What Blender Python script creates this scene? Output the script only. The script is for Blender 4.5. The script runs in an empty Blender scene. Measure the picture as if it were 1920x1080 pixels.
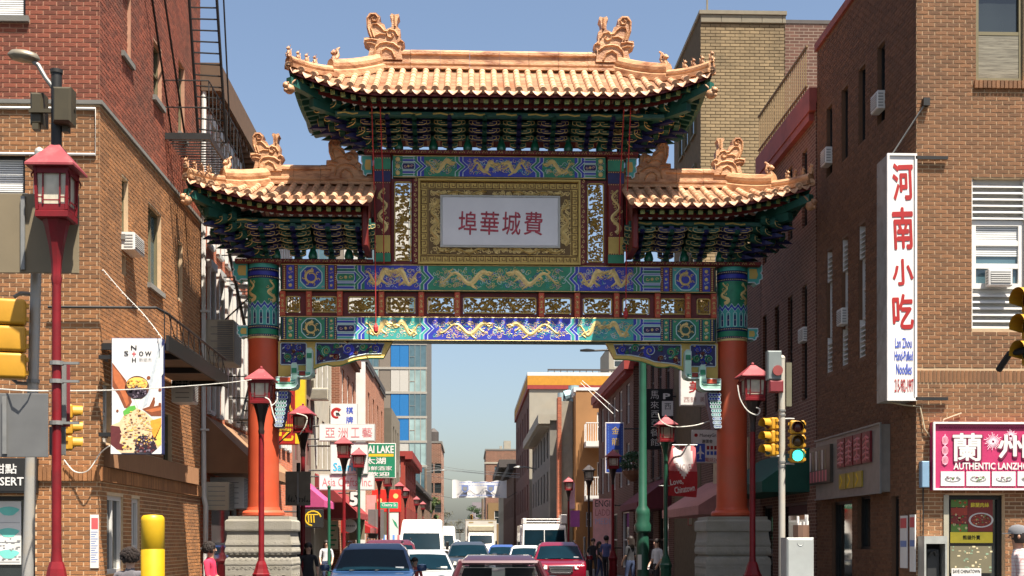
import bpy, bmesh, math, random
from math import sin, cos, pi, radians as R
from mathutils import Vector as V, Matrix as MX

SC = bpy.context.scene
COL = SC.collection
random.seed(7)

# ------------------------------------------------------------------ camera
FPX, HZ, YAW, EYE = 2400.0, 1012.0, math.atan(80 / 2400.0), 1.7
cam = bpy.data.cameras.new('camera')
cam.sensor_width = 36.0
cam.lens = 36.0 * FPX / 1920.0
cam.shift_y = (HZ - 540.0) / 1920.0
cam.clip_start, cam.clip_end = 0.1, 4000
cam_o = bpy.data.objects.new('camera', cam)
cam_o.location = (0, 0, EYE)
cam_o.rotation_euler = (pi / 2, 0, -YAW)
COL.objects.link(cam_o)
SC.camera = cam_o

# ------------------------------------------------------------------ daylight
SUN_DIR = V((0.23, -0.37, 1.0)).normalized()          # towards the sun
w = bpy.data.worlds.new('World')
SC.world = w
w.use_nodes = True
nt = w.node_tree
sky = nt.nodes.new('ShaderNodeTexSky')
sky.sky_type = 'NISHITA'
sky.sun_disc = False
sky.sun_elevation = math.asin(SUN_DIR.z)
sky.sun_rotation = math.atan2(SUN_DIR.x, SUN_DIR.y)
sky.air_density = 1.0
sky.dust_density = 2.5
sky.ozone_density = .5
nt.links.new(sky.outputs[0], nt.nodes['Background'].inputs[0])
nt.nodes['Background'].inputs[1].default_value = 0.059
sun = bpy.data.lights.new('sun', 'SUN')
sun.energy = 5.0
sun.angle = R(0.55)
sun.color = (1.0, 0.93, 0.82)
sun_o = bpy.data.objects.new('sun', sun)
sun_o.rotation_euler = SUN_DIR.to_track_quat('Z', 'Y').to_euler()
sun_o.location = (10, -20, 40)
COL.objects.link(sun_o)
SC.view_settings.view_transform = 'Standard'
SC.view_settings.look = 'None'
SC.view_settings.exposure = 1.58
SC.view_settings.gamma = 1.0
SC.view_settings.use_curve_mapping = False

# ------------------------------------------------------------------ measuring: where the ray of a photo point meets a plane of the place
def P(u, v, Y):
    t = (u - 960) / FPX
    X = Y * (sin(YAW) + t * cos(YAW)) / (cos(YAW) - t * sin(YAW))
    d = X * sin(YAW) + Y * cos(YAW)
    return X, EYE + (HZ - v) * d / FPX
def PX(u, v, X):
    t = (u - 960) / FPX
    Y = X * (cos(YAW) - t * sin(YAW)) / (sin(YAW) + t * cos(YAW))
    d = X * sin(YAW) + Y * cos(YAW)
    return Y, EYE + (HZ - v) * d / FPX

# ------------------------------------------------------------------ materials
MATS = {}
def mat(name, col, rough=.65, metal=0.0, var=.12, scale=5.0, bump=0.0, bscale=60.0, island=0.0, stain=None, stain_amt=.5, stain_scale=1.2, alpha=1.0, emit=None, trans=0.0, coat=0.0, stretch=None, spec=.4):
    if name in MATS: return MATS[name]
    m = bpy.data.materials.new(name)
    m.use_nodes = True
    N, L = m.node_tree.nodes, m.node_tree.links
    b = N['Principled BSDF']
    b.inputs['Roughness'].default_value = rough
    if rough > .75: b.inputs['Diffuse Roughness'].default_value = 1.0
    b.inputs['Metallic'].default_value = metal
    b.inputs['Specular IOR Level'].default_value = spec
    if coat: b.inputs['Coat Weight'].default_value = coat; b.inputs['Coat Roughness'].default_value = .05
    if trans: b.inputs['Transmission Weight'].default_value = trans; b.inputs['IOR'].default_value = 1.1
    tc = N.new('ShaderNodeTexCoord')
    src = tc.outputs['Object']
    if stretch:
        mp = N.new('ShaderNodeMapping'); mp.inputs['Scale'].default_value = stretch
        L.new(src, mp.inputs[0]); src = mp.outputs[0]
    nz = N.new('ShaderNodeTexNoise'); nz.inputs['Scale'].default_value = scale; nz.inputs['Detail'].default_value = 5
    L.new(src, nz.inputs['Vector'])
    mr = N.new('ShaderNodeMapRange'); mr.inputs[1].default_value = .25; mr.inputs[2].default_value = .75
    mr.inputs[3].default_value = 1 - var; mr.inputs[4].default_value = 1 + var
    L.new(nz.outputs[0], mr.inputs[0])
    val = mr.outputs[0]
    if island:
        g = N.new('ShaderNodeNewGeometry'); oi = N.new('ShaderNodeObjectInfo')
        ad = N.new('ShaderNodeMath'); ad.operation = 'ADD'
        L.new(g.outputs['Random Per Island'], ad.inputs[0]); L.new(oi.outputs['Random'], ad.inputs[1])
        fr = N.new('ShaderNodeMath'); fr.operation = 'FRACT'; L.new(ad.outputs[0], fr.inputs[0])
        m2 = N.new('ShaderNodeMapRange'); m2.inputs[3].default_value = 1 - island; m2.inputs[4].default_value = 1 + island * .75
        L.new(fr.outputs[0], m2.inputs[0])
        mu = N.new('ShaderNodeMath'); mu.operation = 'MULTIPLY'
        L.new(val, mu.inputs[0]); L.new(m2.outputs[0], mu.inputs[1]); val = mu.outputs[0]
    hs = N.new('ShaderNodeHueSaturation'); hs.inputs['Color'].default_value = (*col, 1)
    L.new(val, hs.inputs['Value'])
    out = hs.outputs[0]
    if stain:
        n2 = N.new('ShaderNodeTexNoise'); n2.inputs['Scale'].default_value = stain_scale; n2.inputs['Detail'].default_value = 7
        n2.inputs['Roughness'].default_value = .65
        L.new(src, n2.inputs['Vector'])
        r2 = N.new('ShaderNodeMapRange'); r2.inputs[1].default_value = .46; r2.inputs[2].default_value = .64; r2.inputs[4].default_value = stain_amt
        L.new(n2.outputs[0], r2.inputs[0])
        mx = N.new('ShaderNodeMix'); mx.data_type = 'RGBA'
        L.new(r2.outputs[0], mx.inputs[0]); L.new(out, mx.inputs[6]); mx.inputs[7].default_value = (*stain, 1)
        out = mx.outputs[2]
    L.new(out, b.inputs['Base Color'])
    if bump:
        n3 = N.new('ShaderNodeTexNoise'); n3.inputs['Scale'].default_value = bscale; n3.inputs['Detail'].default_value = 4
        L.new(src, n3.inputs['Vector'])
        bp = N.new('ShaderNodeBump'); bp.inputs['Strength'].default_value = bump; bp.inputs['Distance'].default_value = .02
        L.new(n3.outputs[0], bp.inputs['Height']); L.new(bp.outputs[0], b.inputs['Normal'])
    if emit:
        b.inputs['Emission Color'].default_value = (*emit[0], 1); b.inputs['Emission Strength'].default_value = emit[1]
    MATS[name] = m
    return m

def glass_mat(name, col, rough=.04):
    # dark glazing: glossy sheet over an unlit interior
    return mat(name, col, rough=rough, var=.25, scale=1.3, spec=.9)

brick_red = mat('red_brick', (0.2643, 0.0692, 0.0346), .85, stain=(.10, .055, .035), stain_amt=.38, stain_scale=.55, var=.18, scale=9, island=.36, bump=.4, bscale=90)
brick_tan = mat('tan_brown_brick', (0.3288, 0.1437, 0.0525), .85, stain=(.10, .055, .035), stain_amt=.38, stain_scale=.55, var=.15, scale=9, island=.26, bump=.4, bscale=90)
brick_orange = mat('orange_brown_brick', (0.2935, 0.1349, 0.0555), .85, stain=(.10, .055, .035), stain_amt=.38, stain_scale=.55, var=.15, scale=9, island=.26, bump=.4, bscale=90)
brick_shaded = mat('shaded_brown_brick', (0.135, 0.056, 0.025), .85, var=.15, scale=9, island=.25, bump=.4, bscale=90)  # west wall's shade put into the colour: darker copy of the orange brown brick
brick_buff = mat('buff_brick', (0.3739, 0.2706, 0.142), .85, var=.16, scale=6, island=.16, stain=(.14, .10, .05), stain_amt=.55, stain_scale=.7)
brick_far = mat('far_red_brick', (0.216, 0.090, 0.051), .85, var=.18, scale=4, island=.2)
mortar = mat('pale_mortar', (0.5583, 0.403, 0.2457), .95, var=.12, scale=12)
mortar_red = mat('rosy_mortar', (0.4978, 0.2761, 0.1773), .95, var=.12, scale=12)
mortar_shaded = mat('shaded_mortar', (0.143, 0.076, 0.043), .95, var=.12, scale=12)  # darker copy of the pale mortar, with the west wall's shade painted in
concrete = mat('concrete', (0.197, 0.1876, 0.1688), .9, var=.12, scale=3, bump=.25, stain=(.2, .18, .15), stain_amt=.5)
stone = mat('carved_limestone', (0.289, 0.2658, 0.2196), .85, var=.1, scale=5, bump=.5, bscale=45, stain=(.2, .18, .13), stain_amt=.6, stain_scale=2.5)
asphalt = mat('asphalt', (0.0295, 0.0281, 0.0268), .92, var=.2, scale=2, bump=.4, bscale=120)
pave = mat('paving_concrete', (0.1219, 0.1172, 0.1079), .9, var=.12, scale=2, bump=.2, stain=(.16, .15, .14), stain_amt=.5)
white = mat('white_paint', (0.567, 0.5519, 0.5216), .55, var=.06, scale=3, stain=(.5, .46, .38), stain_amt=.4)
cream = mat('cream_render', (0.3663, 0.333, 0.2664), .85, var=.08, scale=1.5, stain=(.40, .34, .25), stain_amt=.45)
greyp = mat('grey_paint', (.36, .36, .34), .6, var=.1, scale=4)
galv = mat('galvanised_grey', (0.2111, 0.2111, 0.201), .5, .35, var=.15, scale=8, stain=(.25, .22, .18), stain_amt=.4, stain_scale=4)
black = mat('black_metal', (.018, .017, .016), .5, .2, var=.2)
blackm = mat('matt_black', (.012, .012, .012), .8, var=.2)
dkglass = glass_mat('dark_glass', (.02, .025, .025))
blueglass = glass_mat('blue_grey_glass', (.06, .11, .13))
tint_glass = mat('tinted_windscreen', (.002, .011, .017), .06, var=.3, scale=1.2, spec=.2)
blind = mat('pale_blind', (.62, .62, .60), .7, var=.05)
olive = mat('olive_frame', (.12, .10, .05), .6)
lamp_red = mat('lamp_red_paint', (.155, .006, .010), .5, var=.16, scale=7, coat=.08, stain=(.09, .010, .010), stain_amt=.5, stain_scale=6, spec=.25)
lamp_roof = mat('faded_red_paint', (0.2211, 0.0301, 0.0369), .5, var=.12, scale=6, stain=(.42, .14, .13), stain_amt=.35, stain_scale=5)
lamp_bright = mat('bright_red_paint', (0.5208, 0.0252, 0.0168), .4, var=.1)
lamp_black = mat('lamp_black_paint', (.02, .012, .011), .4, var=.2)
lamp_green = mat('lamp_green_paint', (.016, .09, .052), .4, var=.18, coat=.3)
frost = mat('frosted_lamp_glass', (.50, .46, .36), .35, var=.2, scale=9)
sig_yellow = mat('signal_yellow', (0.4262, 0.2131, 0.0118), .5, var=.1, scale=6, stain=(.5, .24, .02), stain_amt=.4)
bol_yellow = mat('bollard_yellow', (0.4588, 0.2738, 0.0044), .45, var=.06, scale=4, stain=(.6, .4, .02), stain_amt=.4)
wood_brown = mat('brown_boards', (.22, .12, .065), .8, var=.2, scale=4)
cable = mat('pale_cable', (.6, .58, .52), .6)

# ------------------------------------------------------------------ mesh builder
class MB:
    def __init__(s): s.v, s.f, s.m, s.T = [], [], [], None
    def add(s, vs, fs, mi=0, T=None):
        n = len(s.v)
        T = T if T is not None else s.T
        if T is not None: s.v.extend([tuple(T @ V(p)) for p in vs])
        else: s.v.extend(vs)
        s.f.extend([[i + n for i in f] for f in fs]); s.m.extend([mi] * len(fs))
    BOXF = [(0, 1, 5, 4), (1, 2, 6, 5), (2, 3, 7, 6), (3, 0, 4, 7), (4, 5, 6, 7), (3, 2, 1, 0)]
    def box(s, x0, x1, y0, y1, z0, z1, mi=0, T=None):
        s.add([(x0, y0, z0), (x1, y0, z0), (x1, y1, z0), (x0, y1, z0), (x0, y0, z1), (x1, y0, z1), (x1, y1, z1), (x0, y1, z1)], s.BOXF, mi, T)
    def bbox(s, x0, x1, y0, y1, z0, z1, b=.01, mi=0):
        # box with its front edges chamfered
        s.add([(x0 + b, y0, z0 + b), (x1 - b, y0, z0 + b), (x1 - b, y0, z1 - b), (x0 + b, y0, z1 - b),
               (x0, y0 + b, z0), (x1, y0 + b, z0), (x1, y0 + b, z1), (x0, y0 + b, z1),
               (x0, y1, z0), (x1, y1, z0), (x1, y1, z1), (x0, y1, z1)],
              [(0, 1, 2, 3), (0, 4, 5, 1), (1, 5, 6, 2), (2, 6, 7, 3), (3, 7, 4, 0), (4, 8, 9, 5), (5, 9, 10, 6), (6, 10, 11, 7), (7, 11, 8, 4), (8, 11, 10, 9)], mi)
    def quad(s, a, b, c, d, mi=0): s.add([a, b, c, d], [(0, 1, 2, 3)], mi)
    def cyl(s, p0, p1, r0, r1=None, n=10, mi=0, caps=True):
        p0, p1 = V(p0), V(p1); r1 = r0 if r1 is None else r1
        q = (p1 - p0).to_track_quat('Z', 'Y'); vs = []
        for k, (p, r) in enumerate(((p0, r0), (p1, r1))):
            for i in range(n):
                a = 2 * pi * i / n
                vs.append(tuple(p + q @ V((r * cos(a), r * sin(a), 0))))
        fs = [(i, (i + 1) % n, n + (i + 1) % n, n + i) for i in range(n)]
        if caps: fs += [tuple(range(n - 1, -1, -1)), tuple(range(n, 2 * n))]
        s.add(vs, fs, mi)
    def tube(s, pts, r, n=6, mi=0):
        pts = [V(p) for p in pts]; vs = []; K = len(pts)
        for k, p in enumerate(pts):
            d = (pts[min(k + 1, K - 1)] - pts[max(k - 1, 0)])
            q = d.to_track_quat('Z', 'Y'); rr = r(k / (K - 1)) if callable(r) else r
            for i in range(n):
                a = 2 * pi * i / n
                vs.append(tuple(p + q @ V((rr * cos(a), rr * sin(a), 0))))
        fs = []
        for k in range(K - 1):
            for i in range(n): fs.append((k * n + i, k * n + (i + 1) % n, (k + 1) * n + (i + 1) % n, (k + 1) * n + i))
        fs += [tuple(range(n - 1, -1, -1)), tuple(range((K - 1) * n, K * n))]
        s.add(vs, fs, mi)
    def lathe(s, prof, n=16, c=(0, 0, 0), mi=0, sx=1, sy=1, rot=0, caps=True):
        vs = []
        for r, z in prof:
            for i in range(n):
                a = 2 * pi * (i + .5) / n + rot
                vs.append((c[0] + r * cos(a) * sx, c[1] + r * sin(a) * sy, c[2] + z))
        fs = []
        for k in range(len(prof) - 1):
            for i in range(n): fs.append((k * n + i, k * n + (i + 1) % n, (k + 1) * n + (i + 1) % n, (k + 1) * n + i))
        if caps: fs += [tuple(range(n - 1, -1, -1)), tuple(range((len(prof) - 1) * n, len(prof) * n))]
        s.add(vs, fs, mi)
    def sphere(s, c, r, n=10, m=7, mi=0, sc=(1, 1, 1)):
        s.lathe([(max(1e-4, r * sin(pi * k / m)) , -r * cos(pi * k / m) * sc[2]) for k in range(m + 1)], n, c, mi, sc[0], sc[1], caps=False)
    def prism(s, poly, y0, y1, mi=0, bev=0, mi_front=None):
        # poly: (x, z) outline, counter-clockwise as seen from -y; extruded from y0 (front) to y1
        n = len(poly)
        A = sum(poly[i][0] * poly[(i + 1) % n][1] - poly[(i + 1) % n][0] * poly[i][1] for i in range(n))
        if A < 0: poly = poly[::-1]
        vs = [(x, y0, z) for x, z in poly] + [(x, y1, z) for x, z in poly]
        s.add(vs, [tuple(range(n))], mi if mi_front is None else mi_front)
        s.add(vs, [tuple(range(2 * n - 1, n - 1, -1))] + [(i, i + n, (i + 1) % n + n, (i + 1) % n) for i in range(n)], mi)
    def ribbon(s, pts, wd, y=0, h=.01, mi=0, back=0.0):
        # raised ridge along a 2-D line in the x-z plane; relief stands towards -y
        K = len(pts)
        if K < 2: return
        vs = []
        for k, (x, z) in enumerate(pts):
            a, b = pts[max(k - 1, 0)], pts[min(k + 1, K - 1)]
            dx, dz = b[0] - a[0], b[1] - a[1]; l = math.hypot(dx, dz) or 1
            nx, nz = -dz / l, dx / l
            ww = wd(k / (K - 1)) if callable(wd) else wd
            vs += [(x + nx * ww, y + back, z + nz * ww), (x, y - h, z), (x - nx * ww, y + back, z - nz * ww)]
        fs = []
        for k in range(K - 1):
            a, b = k * 3, k * 3 + 3
            fs += [(a, a + 1, b + 1, b), (a + 1, a + 2, b + 2, b + 1)]
        s.add(vs, fs, mi)
    def mesh(s, name, mats, smooth=False, off=None):
        me = bpy.data.meshes.new(name)
        vs = s.v if off is None else [(a - off[0], b - off[1], c - off[2]) for a, b, c in s.v]
        me.from_pydata(vs, [], s.f)
        for m in (mats if isinstance(mats, (list, tuple)) else [mats]): me.materials.append(m)
        me.polygons.foreach_set('material_index', s.m)
        if smooth:
            me.polygons.foreach_set('use_smooth', [True] * len(me.polygons))
            me.set_sharp_from_angle(angle=R(40))
        me.update()
        return me
    def build(s, name, mats, parent=None, smooth=False, label=None, cat=None, group=None, kind=None):
        if not s.f: return None
        o = bpy.data.objects.new(name, s.mesh(name, mats, smooth, OFF.get(parent.name) if parent else None))
        link(o, parent, label, cat, group, kind)
        return o

OFF = {}
def link(o, parent=None, label=None, cat=None, group=None, kind=None):
    COL.objects.link(o)
    if parent:
        o.parent = parent
        if parent.name in OFF: OFF[o.name] = OFF[parent.name]
    if label: o['label'] = label
    if cat: o['category'] = cat
    if group: o['group'] = group
    if kind: o['kind'] = kind
    return o
def thing(name, label, cat, loc=(0, 0, 0), rot=0, group=None, local=False):
    # an Empty at the thing's base; unless local, its parts are given in place coordinates
    o = bpy.data.objects.new(name, None); o.empty_display_size = .2
    o.location = loc; o.rotation_euler = (0, 0, rot)
    if not local: OFF[o.name] = tuple(loc)
    link(o, None, label, cat, group)
    if not local: OFF[o.name] = tuple(loc)
    return o
def part(name, me, parent, M=None, label=None, kind=None):
    o = bpy.data.objects.new(name, me)
    link(o, parent, label, None, None, kind)
    if M is not None:
        off = OFF.get(parent.name)
        if off: M = MX.Translation(-V(off)) @ M
        o.matrix_local = M
        OFF.pop(o.name, None)
    return o
def dup(root, loc, rot=None, label=None, scale=None):
    def cp(o, par):
        c = o.copy(); COL.objects.link(c); c.parent = par
        for ch in o.children: cp(ch, c)
        return c
    r = cp(root, None); r.location = loc
    if rot is not None: r.rotation_euler = (0, 0, rot)
    if scale: r.scale = scale
    if label: r['label'] = label
    return r

TXT = {}
def text_mesh(body, bold=0.0, ext=0.0, space=1.0):
    k = (body, bold, ext, space)
    if k in TXT: return TXT[k]
    cu = bpy.data.curves.new('lettering', 'FONT'); cu.body = body; cu.size = 1; cu.offset = bold; cu.extrude = ext
    cu.resolution_u = 2; cu.space_line = space; cu.align_x = 'CENTER'
    o = bpy.data.objects.new('lettering', cu); COL.objects.link(o)
    dg = bpy.context.evaluated_depsgraph_get()
    me = bpy.data.meshes.new_from_object(o.evaluated_get(dg))
    bpy.data.objects.remove(o); bpy.data.curves.remove(cu)
    xs = [v.co.x for v in me.vertices]; ys = [v.co.y for v in me.vertices]
    box = (min(xs), max(xs), min(ys), max(ys))
    vs = [(v.co.x, v.co.y, v.co.z) for v in me.vertices]; fs = [list(p.vertices) for p in me.polygons]
    bpy.data.meshes.remove(me)
    TXT[k] = (vs, fs, box)
    return TXT[k]
def text(mb, body, x0, x1, z0, z1, y, mi=0, bold=0.0, ext=.004, keep=False, space=1.0, rot=0):
    # fits lettering into the rectangle x0..x1, z0..z1 at depth y, facing -y, inside a mesh builder
    vs, fs, (a, b, c, d) = text_mesh(body, min(bold, 0), 0.0, space)
    sx, sz = (x1 - x0) / max(b - a, 1e-6), (z1 - z0) / max(d - c, 1e-6)
    if keep: sx = sz = min(sx, sz)
    cx, cz, mx, mz = (x0 + x1) / 2, (z0 + z1) / 2, (a + b) / 2, (c + d) / 2
    ca, sa = cos(rot), sin(rot)
    # heavier strokes: the same glyphs again, shifted by less than a stroke and stacked a hair apart
    sh = [(0, 0)] if bold <= 0 else [(0, 0), (bold, 0), (-bold, 0), (0, bold), (0, -bold), (bold * .7, bold * .7), (-bold * .7, -bold * .7), (-bold * .7, bold * .7), (bold * .7, -bold * .7)]
    for n, (ox, oz) in enumerate(sh):
        out = []
        for p in vs:
            px, pz = (p[0] - mx + ox) * sx, (p[1] - mz + oz) * sz
            out.append((cx + px * ca - pz * sa, y - .00015 * n, cz + px * sa + pz * ca))
        mb.add(out, fs, mi)

def bevel_mesh(mb, name, mats, width, seg=3, ang=.5):
    me = mb.mesh(name, mats); bm = bmesh.new(); bm.from_mesh(me); bmesh.ops.recalc_face_normals(bm, faces=bm.faces)
    es = [e for e in bm.edges if len(e.link_faces) == 2 and e.calc_face_angle(0) > ang]
    bmesh.ops.bevel(bm, geom=es, offset=width, segments=seg, profile=.6, affect='EDGES', clamp_overlap=True)
    bm.to_mesh(me); bm.free(); me.polygons.foreach_set('use_smooth', [True] * len(me.polygons)); me.set_sharp_from_angle(angle=R(50)); return me
def frame(O, rot):  # facade frame: local x along the wall, y into the wall, z up
    return MX.Translation(V(O)) @ MX.Rotation(rot, 4, 'Z')
SOUTH, EAST, WEST = 0.0, pi / 2, -pi / 2

# ------------------------------------------------------------------ masonry
def cells(x0, x1, z0, z1, ops):
    xs = sorted({x0, x1, *[a for o in ops for a in o[:2] if x0 < a < x1]})
    zs = sorted({z0, z1, *[a for o in ops for a in o[2:4] if z0 < a < z1]})
    for a, b in zip(xs, xs[1:]):
        for c, d in zip(zs, zs[1:]):
            mx, mz = (a + b) / 2, (c + d) / 2
            if not any(o[0] < mx < o[1] and o[2] < mz < o[3] for o in ops): yield a, b, c, d
def wall_sheet(mb, x0, x1, z0, z1, ops, depth=.14, mi=0):
    for a, b, c, d in cells(x0, x1, z0, z1, ops): mb.quad((a, 0, c), (b, 0, c), (b, 0, d), (a, 0, d), mi)
    for o in ops:
        a, b, c, d = o[:4]
        mb.quad((a, 0, c), (a, 0, d), (a, depth, d), (a, depth, c), mi); mb.quad((b, 0, d), (b, 0, c), (b, depth, c), (b, depth, d), mi)
        mb.quad((a, 0, c), (a, depth, c), (b, depth, c), (b, 0, c), mi); mb.quad((a, 0, d), (b, 0, d), (b, depth, d), (a, depth, d), mi)
def brick_rects(x0, x1, z0, z1, ops, course=.0677, length=.203, joint=.0125, header=0, jit=.002):
    rows = int((z1 - z0) / course)
    for r in range(rows):
        za = z0 + r * course + joint / 2; zb = za + course - joint
        off = (r % 2) * length / 2
        x = x0 - off
        while x < x1:
            a, b = max(x + joint / 2, x0), min(x + length - joint / 2, x1)
            x += length
            segs = [(a, b)]
            for o in ops:
                if o[2] < zb and o[3] > za:
                    ns = []
                    for s, e in segs:
                        if o[1] <= s or o[0] >= e: ns.append((s, e)); continue
                        if s < o[0]: ns.append((s, o[0]))
                        if e > o[1]: ns.append((o[1], e))
                    segs = ns
            for s, e in segs:
                if e - s > .02: yield s, e, za, zb
def add_brick(mb, s, e, za, zb, p, mi=0, d=.004):
    c = .0025
    mb.add([(s + c, -p, za + c), (e - c, -p, za + c), (e - c, -p, zb - c), (s + c, -p, zb - c), (s, d, za), (e, d, za), (e, d, zb), (s, d, zb)],
           [(0, 1, 2, 3), (4, 5, 1, 0), (5, 6, 2, 1), (6, 7, 3, 2), (7, 4, 0, 3)], mi)
def bricks(parent, T, rects, m, n_single=0, pick=None, rnd=None):
    # a share of the bricks as parts of their own, the rest joined
    rnd = rnd or random.Random(3)
    rects = list(rects)
    cand = [i for i, r in enumerate(rects) if n_single and (pick is None or pick(*r))]
    single = set(cand[:n_single])
    rest = MB(); rest.T = T; cache = {}
    for i, (s, e, za, zb) in enumerate(rects):
        p = .005 + rnd.uniform(0, .004)
        if i in single:
            k = (round(e - s, 3), round(zb - za, 3))
            if k not in cache:
                b = MB(); add_brick(b, 0, e - s, 0, zb - za, .007); cache[k] = b.mesh('brick', m)
            part('brick', cache[k], parent, T @ MX.Translation((s, 0, za)))
        else: add_brick(rest, s, e, za, zb, p)
    rest.build('brickwork', m, parent, kind='stuff')

def window(parent, T, o, fm, gm, depth=.12, fw=.05, bars=(1, 1), blinds=0.0, sill=None, name='window', sill_w=.06):
    # frame ring with sash bars in an opening; pane, blind and sill as sub-parts
    a, b, c, d = o[:4]
    f = MB(); f.T = T; y0, y1 = depth - .05, depth + .02
    f.box(a, a + fw, y0, y1, c, d); f.box(b - fw, b, y0, y1, c, d)
    f.box(a + fw, b - fw, y0, y1, c, c + fw); f.box(a + fw, b - fw, y0, y1, d - fw, d)
    for i in range(1, bars[0]):
        x = a + (b - a) * i / bars[0]; f.box(x - fw * .35, x + fw * .35, y0 + .01, y1 - .01, c + fw, d - fw)
    for i in range(1, bars[1]):
        z = c + (d - c) * i / bars[1]; f.box(a + fw, b - fw, y0 + .005, y1 - .005, z - fw * .45, z + fw * .45)
    fo = f.build(name, fm, parent)
    g = MB(); g.T = T; g.quad((a, depth, c), (b, depth, c), (b, depth, d), (a, depth, d))
    g.build('pane', gm, fo)
    if blinds > 0:
        bl = MB(); bl.T = T; zb = d - (d - c) * blinds; z = d - fw
        while z > zb:
            bl.box(a + fw, b - fw, depth - .018, depth - .012, z - .028, z - .004); z -= .034
        bl.build('blind', blind, fo)
    if sill:
        s = MB(); s.T = T; s.box(a - sill_w, b + sill_w, -.07, depth - .05, c - .09, c - .002); s.build('sill', sill, fo)
    return fo
# ================================================================== the archway
gold = mat('old_gold', (.66, .50, .20), .5, .25, var=.22, scale=14)
gold_dk = mat('dull_gold', (.46, .31, .085), .5, .3, var=.3, scale=18)
p_blue = mat('ultramarine_paint', (.030, .040, .36), .45, var=.18, scale=8)
p_dblue = mat('dark_blue_paint', (.012, .014, .085), .5, var=.18, scale=8)
p_green = mat('malachite_paint', (.02, .20, .10), .45, var=.2, scale=8)
p_teal = mat('teal_paint', (.05, .33, .29), .45, var=.15, scale=8)
p_dgreen = mat('dark_green_paint', (.012, .075, .055), .5, var=.2, scale=8)
p_pale = mat('pale_line_paint', (.52, .62, .64), .5, var=.08)
p_red = mat('oxblood_paint', (.13, .010, .007), .5, var=.2, scale=5)
p_verm = mat('vermilion_paint', (0.4725, 0.0725, 0.0277), .5, var=.12, scale=2.5, stain=(.36, .10, .05), stain_amt=.5)
p_ochre = mat('ochre_paint', (.50, .36, .09), .55, var=.12, scale=6)
p_pink = mat('dusty_pink_paint', (.55, .32, .30), .5, var=.1)
p_lime = mat('lime_gold_paint', (.42, .44, .12), .5, var=.2, scale=30)
p_mint = mat('mint_paint', (.38, .62, .50), .45, var=.12)
tile_m = mat('glazed_orange_tile', (.52, .315, .185), .5, var=.25, scale=11, island=.24, stain=(.30, .11, .045), stain_amt=.6, stain_scale=4, bump=.5, bscale=30)
tile_ridge = mat('glazed_ridge_tile', (.46, .255, .13), .5, var=.18, scale=9, stain=(.17, .055, .02), stain_amt=.8, stain_scale=2.6, bump=.5, bscale=30, stretch=(.8, 1, 2.2))
tile_dk = mat('pan_tile_clay', (.46, .27, .16), .65, var=.2, scale=12, island=.3, stain=(.3, .10, .03), stain_amt=.6)
plaque_m = mat('white_marble', (0.6536, 0.6536, 0.6545), .5, var=.05, scale=3)
callig = mat('calligraphy_red', (.34, .05, .07), .7, var=.5, scale=16)

GU, GY = 936.5, 26.0
XC = P(GU, 500, GY)[0]
PXM = 92.26
def gx(d): return XC + d / PXM                     # d: photo pixels from the archway's axis in the beam plane
def gz(v): return EYE + (HZ - v) / PXM
gate = thing('ceremonial_archway', 'tall painted Chinese archway with orange tiled roofs spanning the street on two red columns', 'archway', (XC, 26.2, 0))

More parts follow.
